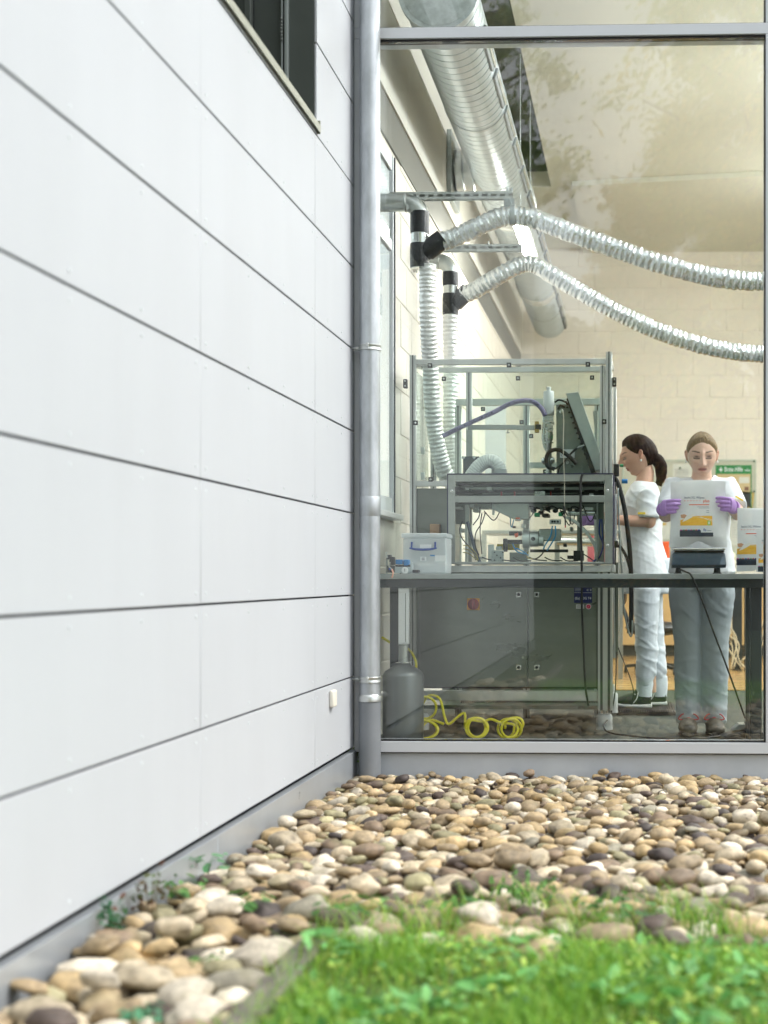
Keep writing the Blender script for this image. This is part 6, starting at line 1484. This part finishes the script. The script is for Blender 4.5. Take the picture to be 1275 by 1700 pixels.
def headgrid(M_, skin, brow, lip, NT=110, NP=140, kind='head', hair=None, sc_=1.0):
    """M_: 4x4 placing the head (local -Y = face, origin = middle of the head)"""
    vs, cs_, keep = [], [], []
    for i in range(NT + 1):
        th = math.pi * i / NT
        for j in range(NP):
            ph = 2 * math.pi * j / NP; ph = ph - .55 * math.sin(ph) * (1 if kind == 'head' else 0)   # finer at the face
            dx, dy, dz = math.sin(th) * math.sin(ph), -math.sin(th) * math.cos(ph), math.cos(th)
            x, y, z = .0735 * dx, .094 * dy, .112 * dz; fr = max(0, -dy)
            lowz = max(0, -z - .01) / .10
            if z < -.01:
                x *= 1 - .36 * lowz ** 1.3 * (1 if dy < .3 else .6); 
                if dy > 0: y *= 1 - .45 * min(1, lowz)
            if dy > 0 and z > -.03: y *= 1.04; z += .0
            # flatten the sides and the face a little
            if dy < 0: y = -.094 * (abs(dy) ** .82) if kind == 'head' or True else y
            if dy < 0 and z < -.01: y *= 1 - .10 * lowz
            c = Vector(skin)
            if kind == 'head' and dy < -.05:
                f = smooth(.05, .35, -dy); ax = abs(x)
                y += f * .0105 * gauss(ax - .029, .015) * gauss(z - .004, .012)
                y -= f * .0048 * gauss(ax - .030, .0125) * gauss(z - .000, .0085)
                y -= f * .004 * gauss(z - .026, .010) * gauss(x, .045)
                ridge = smooth(.028, -.028, z) * (1 if z > -.032 else max(0, 1 - (-.032 - z) / .008))
                wn_ = .0085 + .0055 * smooth(-.005, -.03, z)
                y -= f * (.007 + .026 * ridge) * (gauss(x, wn_)) * (1 if -.040 < z < .03 else 0 if z < -.04 else max(0, 1 - (z - .03) / .02))
                y -= f * .009 * gauss(ax - .012, .0055) * gauss(z + .031, .006)
                y -= f * .0065 * gauss(x, .021) * gauss(z + .0525, .0055); y -= f * .007 * gauss(x, .017) * gauss(z + .064, .006); y += f * .0035 * gauss(x, .022) * gauss(z + .0583, .0022)
                y -= f * .009 * gauss(x, .018) * gauss(z + .092, .013); y += f * .003 * gauss(z + .077, .006) * gauss(x, .02)
                y -= f * .004 * gauss(ax - .042, .014) * gauss(z + .022, .016)
                nf_ = gauss(ax - (.021 + .45 * max(0, -.030 - z)), .0028) * smooth(-.026, -.036, z) * smooth(-.066, -.056, z); c = c * (1 - .10 * nf_); y += f * .0012 * nf_
                bl_ = .35 * gauss(ax - .045, .016) * gauss(z + .026, .018); c = c * (1 - bl_ * .25) + Vector((skin[0], skin[1] * .72, skin[2] * .7)) * bl_ * .25
                lp = smooth(.25, .7, gauss(x, .0235) * (gauss(z + .0535, .0050) + gauss(z + .0630, .0056)) ) if ax < .026 else 0
                c = c.lerp(Vector(lip), lp); ml_ = gauss(z + .0583, .0016) * smooth(.027, .020, ax); c = c.lerp(Vector(lip) * .3, min(1, ml_))
                bz = .0285 + .16 * (min(ax, .040) - .014) - .12 * max(0, ax - .043); bb = gauss(z - bz, .0030 if ax < .04 else .0022) * smooth(.012, .018, ax) * smooth(.056, .048, ax); c = c.lerp(Vector(brow), min(1, bb * 1.6))
                es_ = gauss(z - .0055, .0060) * gauss(ax - .0305, .0135); c = c.lerp(Vector((.13, .075, .06)), min(1, es_ * 1.05))
                lz = -.0012 - .0022 * (1 - ((ax - .0305) / .0145) ** 2) if abs(ax - .0305) < .0155 else 9; la = gauss(z - lz, .0030); c = c.lerp(Vector((.025, .015, .015)), min(1, la * 1.15))
                nz_ = gauss(ax - .0075, .003) * gauss(z + .0385, .0022); c = c.lerp(Vector(skin) * .35, nz_ * .8)
            vs.append(M_ @ (Vector((x, y, z)) * sc_)); cs_.append((*c, 1))
    fs = [(i * NP + j, i * NP + (j + 1) % NP, (i + 1) * NP + (j + 1) % NP, (i + 1) * NP + j) for i in range(NT) for j in range(NP)]
    return vs, fs, cs_
def hairshell(M_, line, thick, parent, mat, strand=(0, 0, 1), sc_=1.0, seedh=0, stretch_b=1.0):
    g = G(); NT, NP = 80, 120; vs = []
    for i in range(NT + 1):
        th = math.pi * i / NT
        for j in range(NP):
            ph = 2 * math.pi * j / NP; dx, dy, dz = math.sin(th) * math.sin(ph), -math.sin(th) * math.cos(ph), math.cos(th)
            x, y, z = .0735 * dx, .094 * dy, .112 * dz
            lowz = max(0, -z - .01) / .10
            if z < -.01:
                x *= 1 - .36 * lowz ** 1.3 * (1 if dy < .3 else .6)
                if dy > 0: y *= 1 - .45 * min(1, lowz)
            if dy < 0: y = -.094 * (abs(dy) ** .82)
            if dy > 0 and z > -.03: y *= 1.04
            p = Vector((x, y, z)); u = line(ph if ph < math.pi else ph - 2 * math.pi, z)   # >0 inside hair
            k = smooth(-.004, .030, u) * .55 + smooth(-.006, .003, u) * .45; str_ = noise.noise(Vector((ph * 16 + seedh, z * 6, 0))) * .003 + noise.noise(Vector((ph * 40, z * 9 + seedh, 0))) * .0022
            n_ = Vector((x / .0735 ** 2, y / .094 ** 2, z / .112 ** 2)).normalized()
            p = p + n_ * (-.012 * (1 - k) + (thick + str_) * k); vs.append(M_ @ (p * sc_))
    fs = [(i * NP + j, i * NP + (j + 1) % NP, (i + 1) * NP + (j + 1) % NP, (i + 1) * NP + j) for i in range(NT) for j in range(NP)]
    g.add(vs, fs); return g
def ears(M_, sc_=1.0):
    g = G(); 
    for s in (-1, 1):
        pts = [Vector((s * .072, .004, -.026)), Vector((s * .076, .000, -.016)), Vector((s * .081, .008, .000)), Vector((s * .083, .014, .014)), Vector((s * .079, .008, .024)), Vector((s * .073, -.002, .018))]
        g.tube([M_ @ (p * sc_) for p in catmull(pts, 5)], .0055, 8)
        q = G(); q.ell((s * .075, .005, -.002), (.006, .013, .024), 12, 8); g.add([M_ @ (p * sc_) for p in q.v], q.f)
    return g
def fingers(g, base, dirv, curlv, L, r_, bend):
    """one finger: three segments bending towards curlv"""
    d = Vector(dirv).normalized(); c = Vector(curlv).normalized(); p = Vector(base); pts = [p.copy()]; a = 0
    for k, f in enumerate((.45, .3, .25)):
        a += bend[k]; dd = d * math.cos(a) + c * math.sin(a); p = p + dd * L * f; pts.append(p.copy())
    pp = catmull(pts, 4); g.tube(pp, [r_ * (1 - .28 * i / (len(pp) - 1)) for i in range(len(pp))], 9)
    g.ell(pp[-1], (r_ * .73,) * 3, 8, 6)
    return pp[-1]

def person(loc, label): return thing('person', loc, label, 'person')
def body_build(root, gl, head_v, head_f, head_c, ear_g, skin):
    gb_, nr = remesh(gl, .0055, 4)
    n0 = len(gb_.v); C_ = [(*skin, 1)] * n0
    gb_.add(head_v, head_f); C_ += head_c; gb_.add(ear_g.v, ear_g.f); C_ += [(skin[0], skin[1] * .88, skin[2] * .85, 1)] * len(ear_g.v)
    return gb_.build('body', skin_m, root, ang=180, colors=C_)
def wr(seed, amp, sx, sz, dirx=1.0):
    def f(v, n):
        w_ = noise.noise(Vector((v.x * 3, v.y * 3, v.z * 3 + seed))) * 1.5
        a = noise.noise(Vector((v.x * sx + seed, v.y * sx, v.z * sz + w_))); b = noise.noise(Vector((v.x * sx * .6 + w_, v.y * sx * .6 + seed, v.z * sz * 1.9 + v.x * sz)))
        m = .45 + .9 * max(0, noise.noise(Vector((v.x * 2, v.y * 2 + seed, v.z * 3.4)))) * 2
        return m * amp * (max(0, 1 - 5 * abs(a)) * .55 + max(0, 1 - 6 * abs(b)) * .5 - .2)
    return f

# ---------- blonde woman facing the glass
Y1 = 7.50
def w1(px, py, y=Y1): return P(px, py, y)
hip = w1(1163, 965)
wm = person((hip.x, Y1, 0), 'blonde woman in white workwear and lilac gloves holding up a white bag')
sk1 = (.70, .47, .36)
hc = w1(1165, 757); Hm = Matrix.Translation(hc + Vector((0, -.02, 0))) @ Matrix.Rotation(R(13), 4, 'X')
ks = (w1(1165, 789).z - w1(1165, 712).z); ks = abs(ks) / .236
hv, hf, hcs = headgrid(Hm, sk1, (.09, .055, .035), (.48, .22, .19), sc_=ks)
sh_z = w1(0, 800).z; cx1 = w1(1165, 0).x
SL, SR = Vector((cx1 - .142, Y1, sh_z - .042)), Vector((cx1 + .142, Y1, sh_z - .042))
EL, ER = w1(1106, 855, 7.38), w1(1225, 852, 7.38)
HL, HR = w1(1107, 842, YBG + .02), w1(1211, 838, YBG + .02)
g = G()
g.loft([(cx1, Y1 - .01, hc.z - .05), (cx1, Y1 + .0, hc.z - .10), (cx1, Y1 + .01, sh_z + .0), (cx1, Y1 + .015, sh_z - .04)], [(.050, .052), (.052, .054), (.060, .058), (.11, .07)], 18, (1, 0, 0))
g.loft([(cx1, Y1 + .01, sh_z + .0), (cx1, Y1 + .01, sh_z - .05), (cx1, Y1, 1.15), (cx1, Y1, 1.0), (cx1, Y1, .88), (cx1, Y1, .78)], [(.09, .06), (.165, .085), (.14, .095), (.12, .085), (.155, .10), (.15, .10)], 20, (1, 0, 0))
for s, S_, E_, H_ in ((-1, SL, EL, HL), (1, SR, ER, HR)):
    g.loft([S_ - Vector((s * .03, 0, 0)), S_, S_.lerp(E_, .5), E_], [.043, .044, .038, .034], 14, (0, 0, 0))
    g.loft([E_, E_.lerp(H_, .35), E_.lerp(H_, .8), H_], [.035, .036, .028, .025], 14, (0, 0, 0)); g.ell(E_, (.039, .039, .039), 12, 8)
    g.loft([(cx1 + s * .075, Y1, .80), (cx1 + s * .075, Y1, .45), (cx1 + s * .07, Y1 + .01, .10), (cx1 + s * .07, Y1 + .01, .04)], [.075, .055, .035, .035], 14, (1, 0, 0))
body1 = body_build(wm, g, hv, hf, hcs, ears(Hm, ks), sk1)
g = G()
for s in (-1, 1): q = Hm @ (Vector((s * .079, -.002, -.031)) * ks); g.ell(q, (.006, .006, .007), 10, 8)
g.build('earring', M('pearl', (.85, .85, .82), .2), wm)
def line1(ph, z):
    a = abs(ph)
    if a < 1.3: lim = .070 - .058 * (a / 1.3) ** 2.2
    elif a < 1.75: lim = .012
    else: lim = .012 - min(1, (a - 1.75) / .35) * .085
    return z - lim
hair1 = hairshell(Hm, line1, .0095, wm, None, sc_=ks)
hm1 = M('blonde_hair', (.40, .28, .14), .45, col2=(.12, .075, .035), vs=60, stretch=(3.2, 3.2, .3), bump=1, bs=90, bd=.01)
hair1.build('hair', hm1, wm, ang=180)
g = G(); q = Hm @ (Vector((.0, .098, .045)) * ks); g.ell(q, (.035, .03, .035), 14, 10); g.build('hair_bun', hm1, wm)
# shirt
g = G()
g.loft([(cx1, Y1 + .005, sh_z + .018), (cx1, Y1 + .01, sh_z - .005), (cx1, Y1 + .005, sh_z - .05), (cx1, Y1 - .012, 1.18), (cx1, Y1 - .008, 1.04), (cx1, Y1 - .005, .92), (cx1, Y1, .845)], [(.075, .060), (.12, .078), (.160, .10), (.158, .122), (.148, .112), (.168, .12), (.176, .125)], 26, (1, 0, 0))
for s, S_, E_ in ((-1, SL, EL), (1, SR, ER)):
    d = (E_ - S_); g.loft([S_ - Vector((s * .07, 0, -.012)), S_ + Vector((0, 0, .004)), S_ + d * .35, S_ + d * .78 + Vector((s * .004, -.012, 0))], [.05, .058, .058, .057], 18, (0, 0, 0))
sg, nr = remesh(g, .0075, 5); displace(sg, nr, wr(2.0, .011, 6, 5)); 
# neckline: carve a V by sinking the front collar
for i, v in enumerate(sg.v):
    dxx = abs(v.x - cx1)
    if v.z > sh_z - .10 and v.y < Y1 + .03 and dxx < .06:
        dd = (v.z - (sh_z - .075)) - dxx * 1.6
        if dd > 0: sg.v[i] = v + Vector((0, min(.09, dd * 2.6), -min(.04, dd * .8)))
sg.build('shirt', cloth_m, wm, ang=180, fix=False)
ym_ = M('yellow_badge', (.8, .62, .05), .5)
g = G(); a = w1(1221, 824, 7.34); b = w1(1233, 831, 7.36); g.bar(a + Vector((0, -.008, 0)), b + Vector((0, -.008, 0)), .004, .008); g.build('sleeve_tag', ym_, wm)
# trousers
def trousers(root, secs, seed, amp=.008, mt=None):
    g = G()
    for pts, rad in secs: g.loft(pts, rad, 22, (1, 0, 0))
    tg, nr = remesh(g, .0075, 4); displace(tg, nr, wr(seed, amp * 1.6, 5, 7)); return tg.build('trousers', mt or trouser_m, root, ang=180, fix=False)
zk = .46
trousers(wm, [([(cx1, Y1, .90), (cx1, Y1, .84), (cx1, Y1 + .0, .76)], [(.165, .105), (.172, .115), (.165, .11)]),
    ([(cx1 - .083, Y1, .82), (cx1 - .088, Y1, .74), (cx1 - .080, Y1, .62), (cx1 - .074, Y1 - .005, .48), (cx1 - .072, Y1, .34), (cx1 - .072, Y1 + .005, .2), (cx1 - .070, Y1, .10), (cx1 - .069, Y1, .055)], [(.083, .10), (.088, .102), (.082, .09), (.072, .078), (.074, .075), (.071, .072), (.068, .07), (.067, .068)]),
    ([(cx1 + .083, Y1, .82), (cx1 + .088, Y1, .74), (cx1 + .078, Y1, .62), (cx1 + .069, Y1 - .005, .48), (cx1 + .068, Y1, .34), (cx1 + .066, Y1 + .005, .2), (cx1 + .062, Y1, .10), (cx1 + .062, Y1, .055)], [(.083, .10), (.088, .102), (.082, .09), (.072, .078), (.074, .075), (.071, .072), (.068, .07), (.067, .068)])], 5., .006, M('shaded_twill', (.40, .46, .50), .9, var=.05, vs=7, bump=.5, bs=40))  # fabric colour darkened to carry the shade under the worktop
shoe_m = M('worn_brown_shoe', (.06, .055, .04), .6, var=.4, vs=30, bump=.4, bs=80); sole_m = M('dark_sole', (.03, .03, .028), .7); lace_m = M('red_laces', (.45, .015, .03), .6)
for s, xx in ((-1, cx1 - .072), (1, cx1 + .062)):
    fx = xx; fy = Y1
    g = G(); g.loft([(fx, fy + .10, .05), (fx, fy + .05, .06), (fx, fy - .02, .055), (fx + s * .004, fy - .10, .042), (fx + s * .006, fy - .155, .034), (fx + s * .006, fy - .175, .028)], [(.03, .03), (.038, .045), (.045, .05), (.052, .038), (.046, .028), (.03, .018)], 18, (1, 0, 0)); g.loft([(fx, fy + .02, .10), (fx, fy + .02, .04)], [(.042, .05), (.045, .055)], 16, (1, 0, 0))
    q, nr = remesh(g, .006, 4); sh = q.build('shoe', shoe_m, wm, ang=180)
    g = G(); g.loft([(fx, fy + .11, .013), (fx, fy + .0, .013), (fx + s * .005, fy - .10, .013), (fx + s * .006, fy - .185, .014)], [(.03, .012), (.042, .012), (.052, .012), (.028, .010)], 16, (1, 0, 0)); g.build('sole', sole_m, sh)
    g = G()
    for k in range(3): yk = fy - .045 - k * .02; g.tube(catmull([(fx - .026, yk, .085 - k * .008), (fx, yk - .005, .100 - k * .010), (fx + .026, yk, .085 - k * .008)], 4), .0035, 6)
    for sg_ in (-1, 1): g.tube(catmull([(fx, fy - .05, .098), (fx + sg_ * .03, fy - .065, .108), (fx + sg_ * .052, fy - .07, .085), (fx + sg_ * .03, fy - .068, .080), (fx, fy - .055, .096)], 5), .0035, 6)
    g.build('laces', lace_m, sh)
# gloves: fingers stacked in front of the bag edge, thumb behind it
for s, H_, E_, edge in ((-1, HL, EL, w1(1113.5, 0, YBG).x), (1, HR, ER, w1(1205, 0, YBG).x)):
    g = G(); inx = -s; back = (H_ - E_).normalized()
    pc_ = H_ + Vector((inx * .0, -.012, .0))
    g.loft([H_ + Vector((-inx * .018, .030, -.006)), H_ + Vector((-inx * .012, .0, -.003)), H_ + Vector((inx * .004, -.026, 0))], [(.030, .022), (.042, .021), (.037, .018)], 16, (0, 0, 1))
    for k, (dz, L, bd) in enumerate(((.028, .076, (.15, .35, .35)), (.0095, .078, (.1, .45, .45)), (-.0095, .070, (.1, .55, .5)), (-.027, .056, (.1, .6, .5)))):
        fingers(g, H_ + Vector((inx * .002, -.028 + abs(dz) * .15, dz)), Vector((inx * .93, -.30, .10 - k * .03)), Vector((0, 1, -.05 + k * .05)), L, .0098, bd)
    fingers(g, H_ + Vector((-inx * .002, .016, .022)), Vector((inx * .85, .1, .25)), Vector((inx, -.5, -.2)), .06, .0105, (.2, .3, .2))
    q, nr = remesh(g, .0034, 2); displace(q, nr, wr(s, .0012, 40, 40)); gv = q.build('glove', glove_m, wm, ang=180)
    g = G(); w_ = H_ + Vector((-inx * .018, .03, -.006)); e_ = w_ + (E_ - H_).normalized() * .035; g.loft([w_, w_.lerp(e_, .5), e_], [.0315, .030, .0345], 18, (0, 0, 0)); g.build('glove_cuff', glove_m, gv)

# ---------- dark haired woman in profile
Y2 = 8.75
def w2(px, py, y=Y2): return P(px, py, y)
ft = .030
wm2 = person((w2(1078, 0).x, Y2, ft), 'dark haired woman with ponytail in white workwear, in profile working at the machine')
sk2 = (.60, .36, .26)
hc2 = w2(1060, 757); k2 = abs(w2(0, 719).z - w2(0, 788).z) / .236
Hm2 = Matrix.Translation(hc2) @ Matrix.Rotation(R(-84), 4, 'Z') @ Matrix.Rotation(R(14), 4, 'X')
hv, hf, hcs = headgrid(Hm2, sk2, (.05, .03, .02), (.42, .12, .11), sc_=k2)
nk = w2(1069, 800); shp = w2(1075, 818)
g = G()
g.loft([hc2 + Vector((.025, 0, -.04)), hc2 + Vector((.045, 0, -.10)), Vector((nk.x, Y2, nk.z - .02)), Vector((nk.x + .01, Y2, nk.z - .06))], [(.045, .050), (.046, .052), (.06, .058), (.09, .07)], 16, (0, 1, 0))
tor = [w2(1070, 812), w2(1066, 840), w2(1065, 875), w2(1066, 905), w2(1072, 940), w2(1076, 965)]
g.loft(tor, [(.12, .075), (.16, .105), (.14, .10), (.135, .10), (.155, .125), (.15, .125)], 20, (0, 1, 0))
Sn = w2(1078, 828, Y2 - .15); En = w2(1078, 866, Y2 - .17); Hn = w2(988, 862, Y2 - .20)
Sf = w2(1068, 828, Y2 + .15); Ef = w2(1062, 866, Y2 + .17); Hf_ = w2(990, 856, Y2 + .02)
for S_, E_, H_ in ((Sn, En, Hn), (Sf, Ef, Hf_)):
    g.loft([S_, S_.lerp(E_, .5), E_], [.048, .044, .040], 14, (0, 0, 0)); g.ell(E_, (.041, .041, .041), 12, 8); g.loft([E_, E_.lerp(H_, .3), E_.lerp(H_, .8), H_], [.035, .036, .026, .024], 14, (0, 0, 0))
for s in (-1, 1): g.loft([w2(1076, 960, Y2 + s * .08), w2(1078, 1060, Y2 + s * .08), w2(1083, 1150, Y2 + s * .08)], [.06, .04, .025], 12, (0, 1, 0))
body_build(wm2, g, hv, hf, hcs, ears(Hm2, k2), sk2)
g = G()
for s in (-1, 1): q = Hm2 @ (Vector((s * .079, -.002, -.031)) * k2); g.ell(q, (.007, .007, .007), 10, 8)
g.build('earring', MATS['pearl'], wm2)
def line2(ph, z):
    a = abs(ph)
    if a < .7: lim = .066
    elif a < 1.45: lim = .066 - (a - .7) / .75 * .060
    elif a < 1.75: lim = .006 - (a - 1.45) / .3 * .004
    else: lim = .002 - min(1, (a - 1.75) / .4) * .075
    return z - lim
hm2_ = M('dark_brown_hair', (.022, .009, .006), .5, col2=(.008, .003, .002), vs=50, stretch=(2, 2, .5), bump=.7, bs=150, spec=.08)
hairshell(Hm2, line2, .012, wm2, None, sc_=k2, seedh=3).build('hair', hm2_, wm2, ang=180)
g = G(); pts = [w2(1080, 764), w2(1089, 762), w2(1096, 772), w2(1098, 788), w2(1095, 800), w2(1093, 806)]
pp = catmull(pts, 6); g.loft(pp, [(.022 + .018 * math.sin(math.pi * min(1, i / len(pp) * 1.15 + .1)) * (1 if i < len(pp) * .7 else (1 - (i - len(pp) * .7) / (len(pp) * .3)) + .15)) for i in range(len(pp))], 18, (0, 1, 0))
for i, v in enumerate(g.v): g.v[i] = v + Vector((noise.noise(v * 90), noise.noise(v * 90 + Vector((9, 0, 0))), 0)) * .004
g.build('ponytail', hm2_, wm2, ang=180)
g = G(); q = w2(1084, 762); g.lathe([(.018, -.012), (.026, -.006), (.026, .006), (.018, .012)], q, (1, 0, .2), 16); g.build('hair_tie', black_m, wm2)
g = G()
g.loft([w2(1071, 800), w2(1070, 808), w2(1069, 820), w2(1064, 846), w2(1065, 880), w2(1067, 905), w2(1072, 940), w2(1074, 958)], [(.075, .062), (.125, .085), (.165, .105), (.165, .135), (.155, .125), (.155, .122), (.170, .142), (.175, .148)], 26, (0, 1, 0))
for S_, E_ in ((Sn, En), (Sf, Ef)): g.loft([S_ + Vector((0, .05 if S_ is Sn else -.05, .01)), S_ + Vector((0, 0, .012)), S_.lerp(E_, .45), S_.lerp(E_, .86)], [.064, .072, .073, .074], 18, (0, 0, 0))
sg, nr = remesh(g, .0075, 5); displace(sg, nr, wr(9.0, .009, 6, 6)); sg.build('shirt', cloth_m, wm2, ang=180, fix=False)
g = G(); a = w2(1059, 852.5, Y2 - .25); g.box(a.x, a.x + .045, a.y, a.y + .006, a.z - .005, a.z + .008); g.build('sleeve_tag', ym_, wm2, bevel=.001)
fyz = ft
def leg2(xs_, ys, dy): return [w2(a, b, Y2 + dy) for a, b in zip(xs_, ys)]
trousers(wm2, [([w2(1073, 930), w2(1075, 960), w2(1075, 985)], [(.155, .130), (.16, .142), (.15, .135)]),
    (leg2([1074, 1073, 1073, 1074, 1072, 1071], [975, 1010, 1050, 1090, 1120, 1138], -.085), [(.082, .118), (.08, .105), (.07, .088), (.065, .072), (.062, .066), (.045, .050)]),
    (leg2([1078, 1079, 1083, 1088, 1092, 1093], [975, 1010, 1050, 1090, 1115, 1130], .085), [(.082, .115), (.08, .10), (.07, .08), (.062, .066), (.058, .06), (.045, .048)])], 11., .0065)
g = G(); 
for xs_, dy in (((1071, 1069), -.085), ((1094, 1094), .085)): g.loft([w2(xs_[0], 1122, Y2 + dy), w2(xs_[0], 1134, Y2 + dy), w2(xs_[1], 1156, Y2 + dy)], [(.046, .052), (.052, .056), (.044, .050)], 18, (0, 1, 0))
g.build('trouser_cuff', trouser_m, wm2)
sh2 = M('black_canvas_shoe', (.02, .03, .025), .7, bump=.3, bs=200); rim = M('white_rubber_rim', (.6, .63, .6), .5)
for (hx, tx_, dy, lift) in ((1081, 1022, -.085, .0), (1106, 1052, .085, .0)):
    a = w2(hx, 0, Y2 + dy).x; b = w2(tx_, 0, Y2 + dy).x; y_ = Y2 + dy; L_ = a - b
    g = G(); g.loft([(a, y_, ft + .055), (a - L_ * .2, y_, ft + .055), (a - L_ * .45, y_, ft + .052), (a - L_ * .7, y_, ft + .045), (a - L_ * .9, y_, ft + .040), (b, y_, ft + .036)], [(.028, .036), (.035, .045), (.040, .042), (.046, .034), (.042, .024), (.022, .014)], 18, (0, 1, 0)); g.loft([(a - .055, y_, ft + .11), (a - .06, y_, ft + .05)], [(.034, .044), (.036, .05)], 14, (0, 1, 0))
    q, nr = remesh(g, .006, 4); sh = q.build('shoe', sh2, wm2, ang=180)
    g = G(); vs = [(a + .006, ft), (a - L_ * .3, ft), (a - L_ * .75, ft + .002), (b - .004, ft + .012), (b - .006, ft + .030), (a - L_ * .75, ft + .022), (a - L_ * .3, ft + .020), (a + .006, ft + .022)]; g.prism(vs, y_ - .044, y_ + .044); g.build('sole', rim, sh, bevel=.008, seg=3)
    g = G()
    for k in range(5): xk = a - L_ * (.38 + .07 * k); zk_ = ft + .098 - k * .007; g.tube(catmull([(xk, y_ - .03, zk_ - .012), (xk - .004, y_, zk_ + .002), (xk, y_ + .03, zk_ - .012)], 3), .003, 6)
    g.tube(catmull([(a - L_ * .36, y_ - .03, ft + .10), (a - L_ * .4, y_ - .05, ft + .06), (a - L_ * .5, y_ - .05, ft + .03)], 4), .003, 6); g.build('laces', rim, sh)
for s, H_ in ((-1, Hn), (1, Hf_)):
    g = G(); g.loft([H_ + Vector((.03, 0, 0)), H_, H_ + Vector((-.05, 0, 0))], [(.022, .026), (.022, .040), (.018, .038)], 14, (0, 1, 0))
    for dz, L in ((.026, .07), (.009, .076), (-.009, .07), (-.026, .055)): fingers(g, H_ + Vector((-.045, 0, dz)), (-1, 0, -.1), (0, -s, -.4), L, .0098, (.3, .5, .4))
    fingers(g, H_ + Vector((-.01, -s * .02, .025)), (-.8, -s * .3, .4), (-.5, -s, -.5), .06, .0105, (.2, .3, .3))
    q, nr = remesh(g, .004, 2); q.build('glove', glove_m, wm2, ang=180)
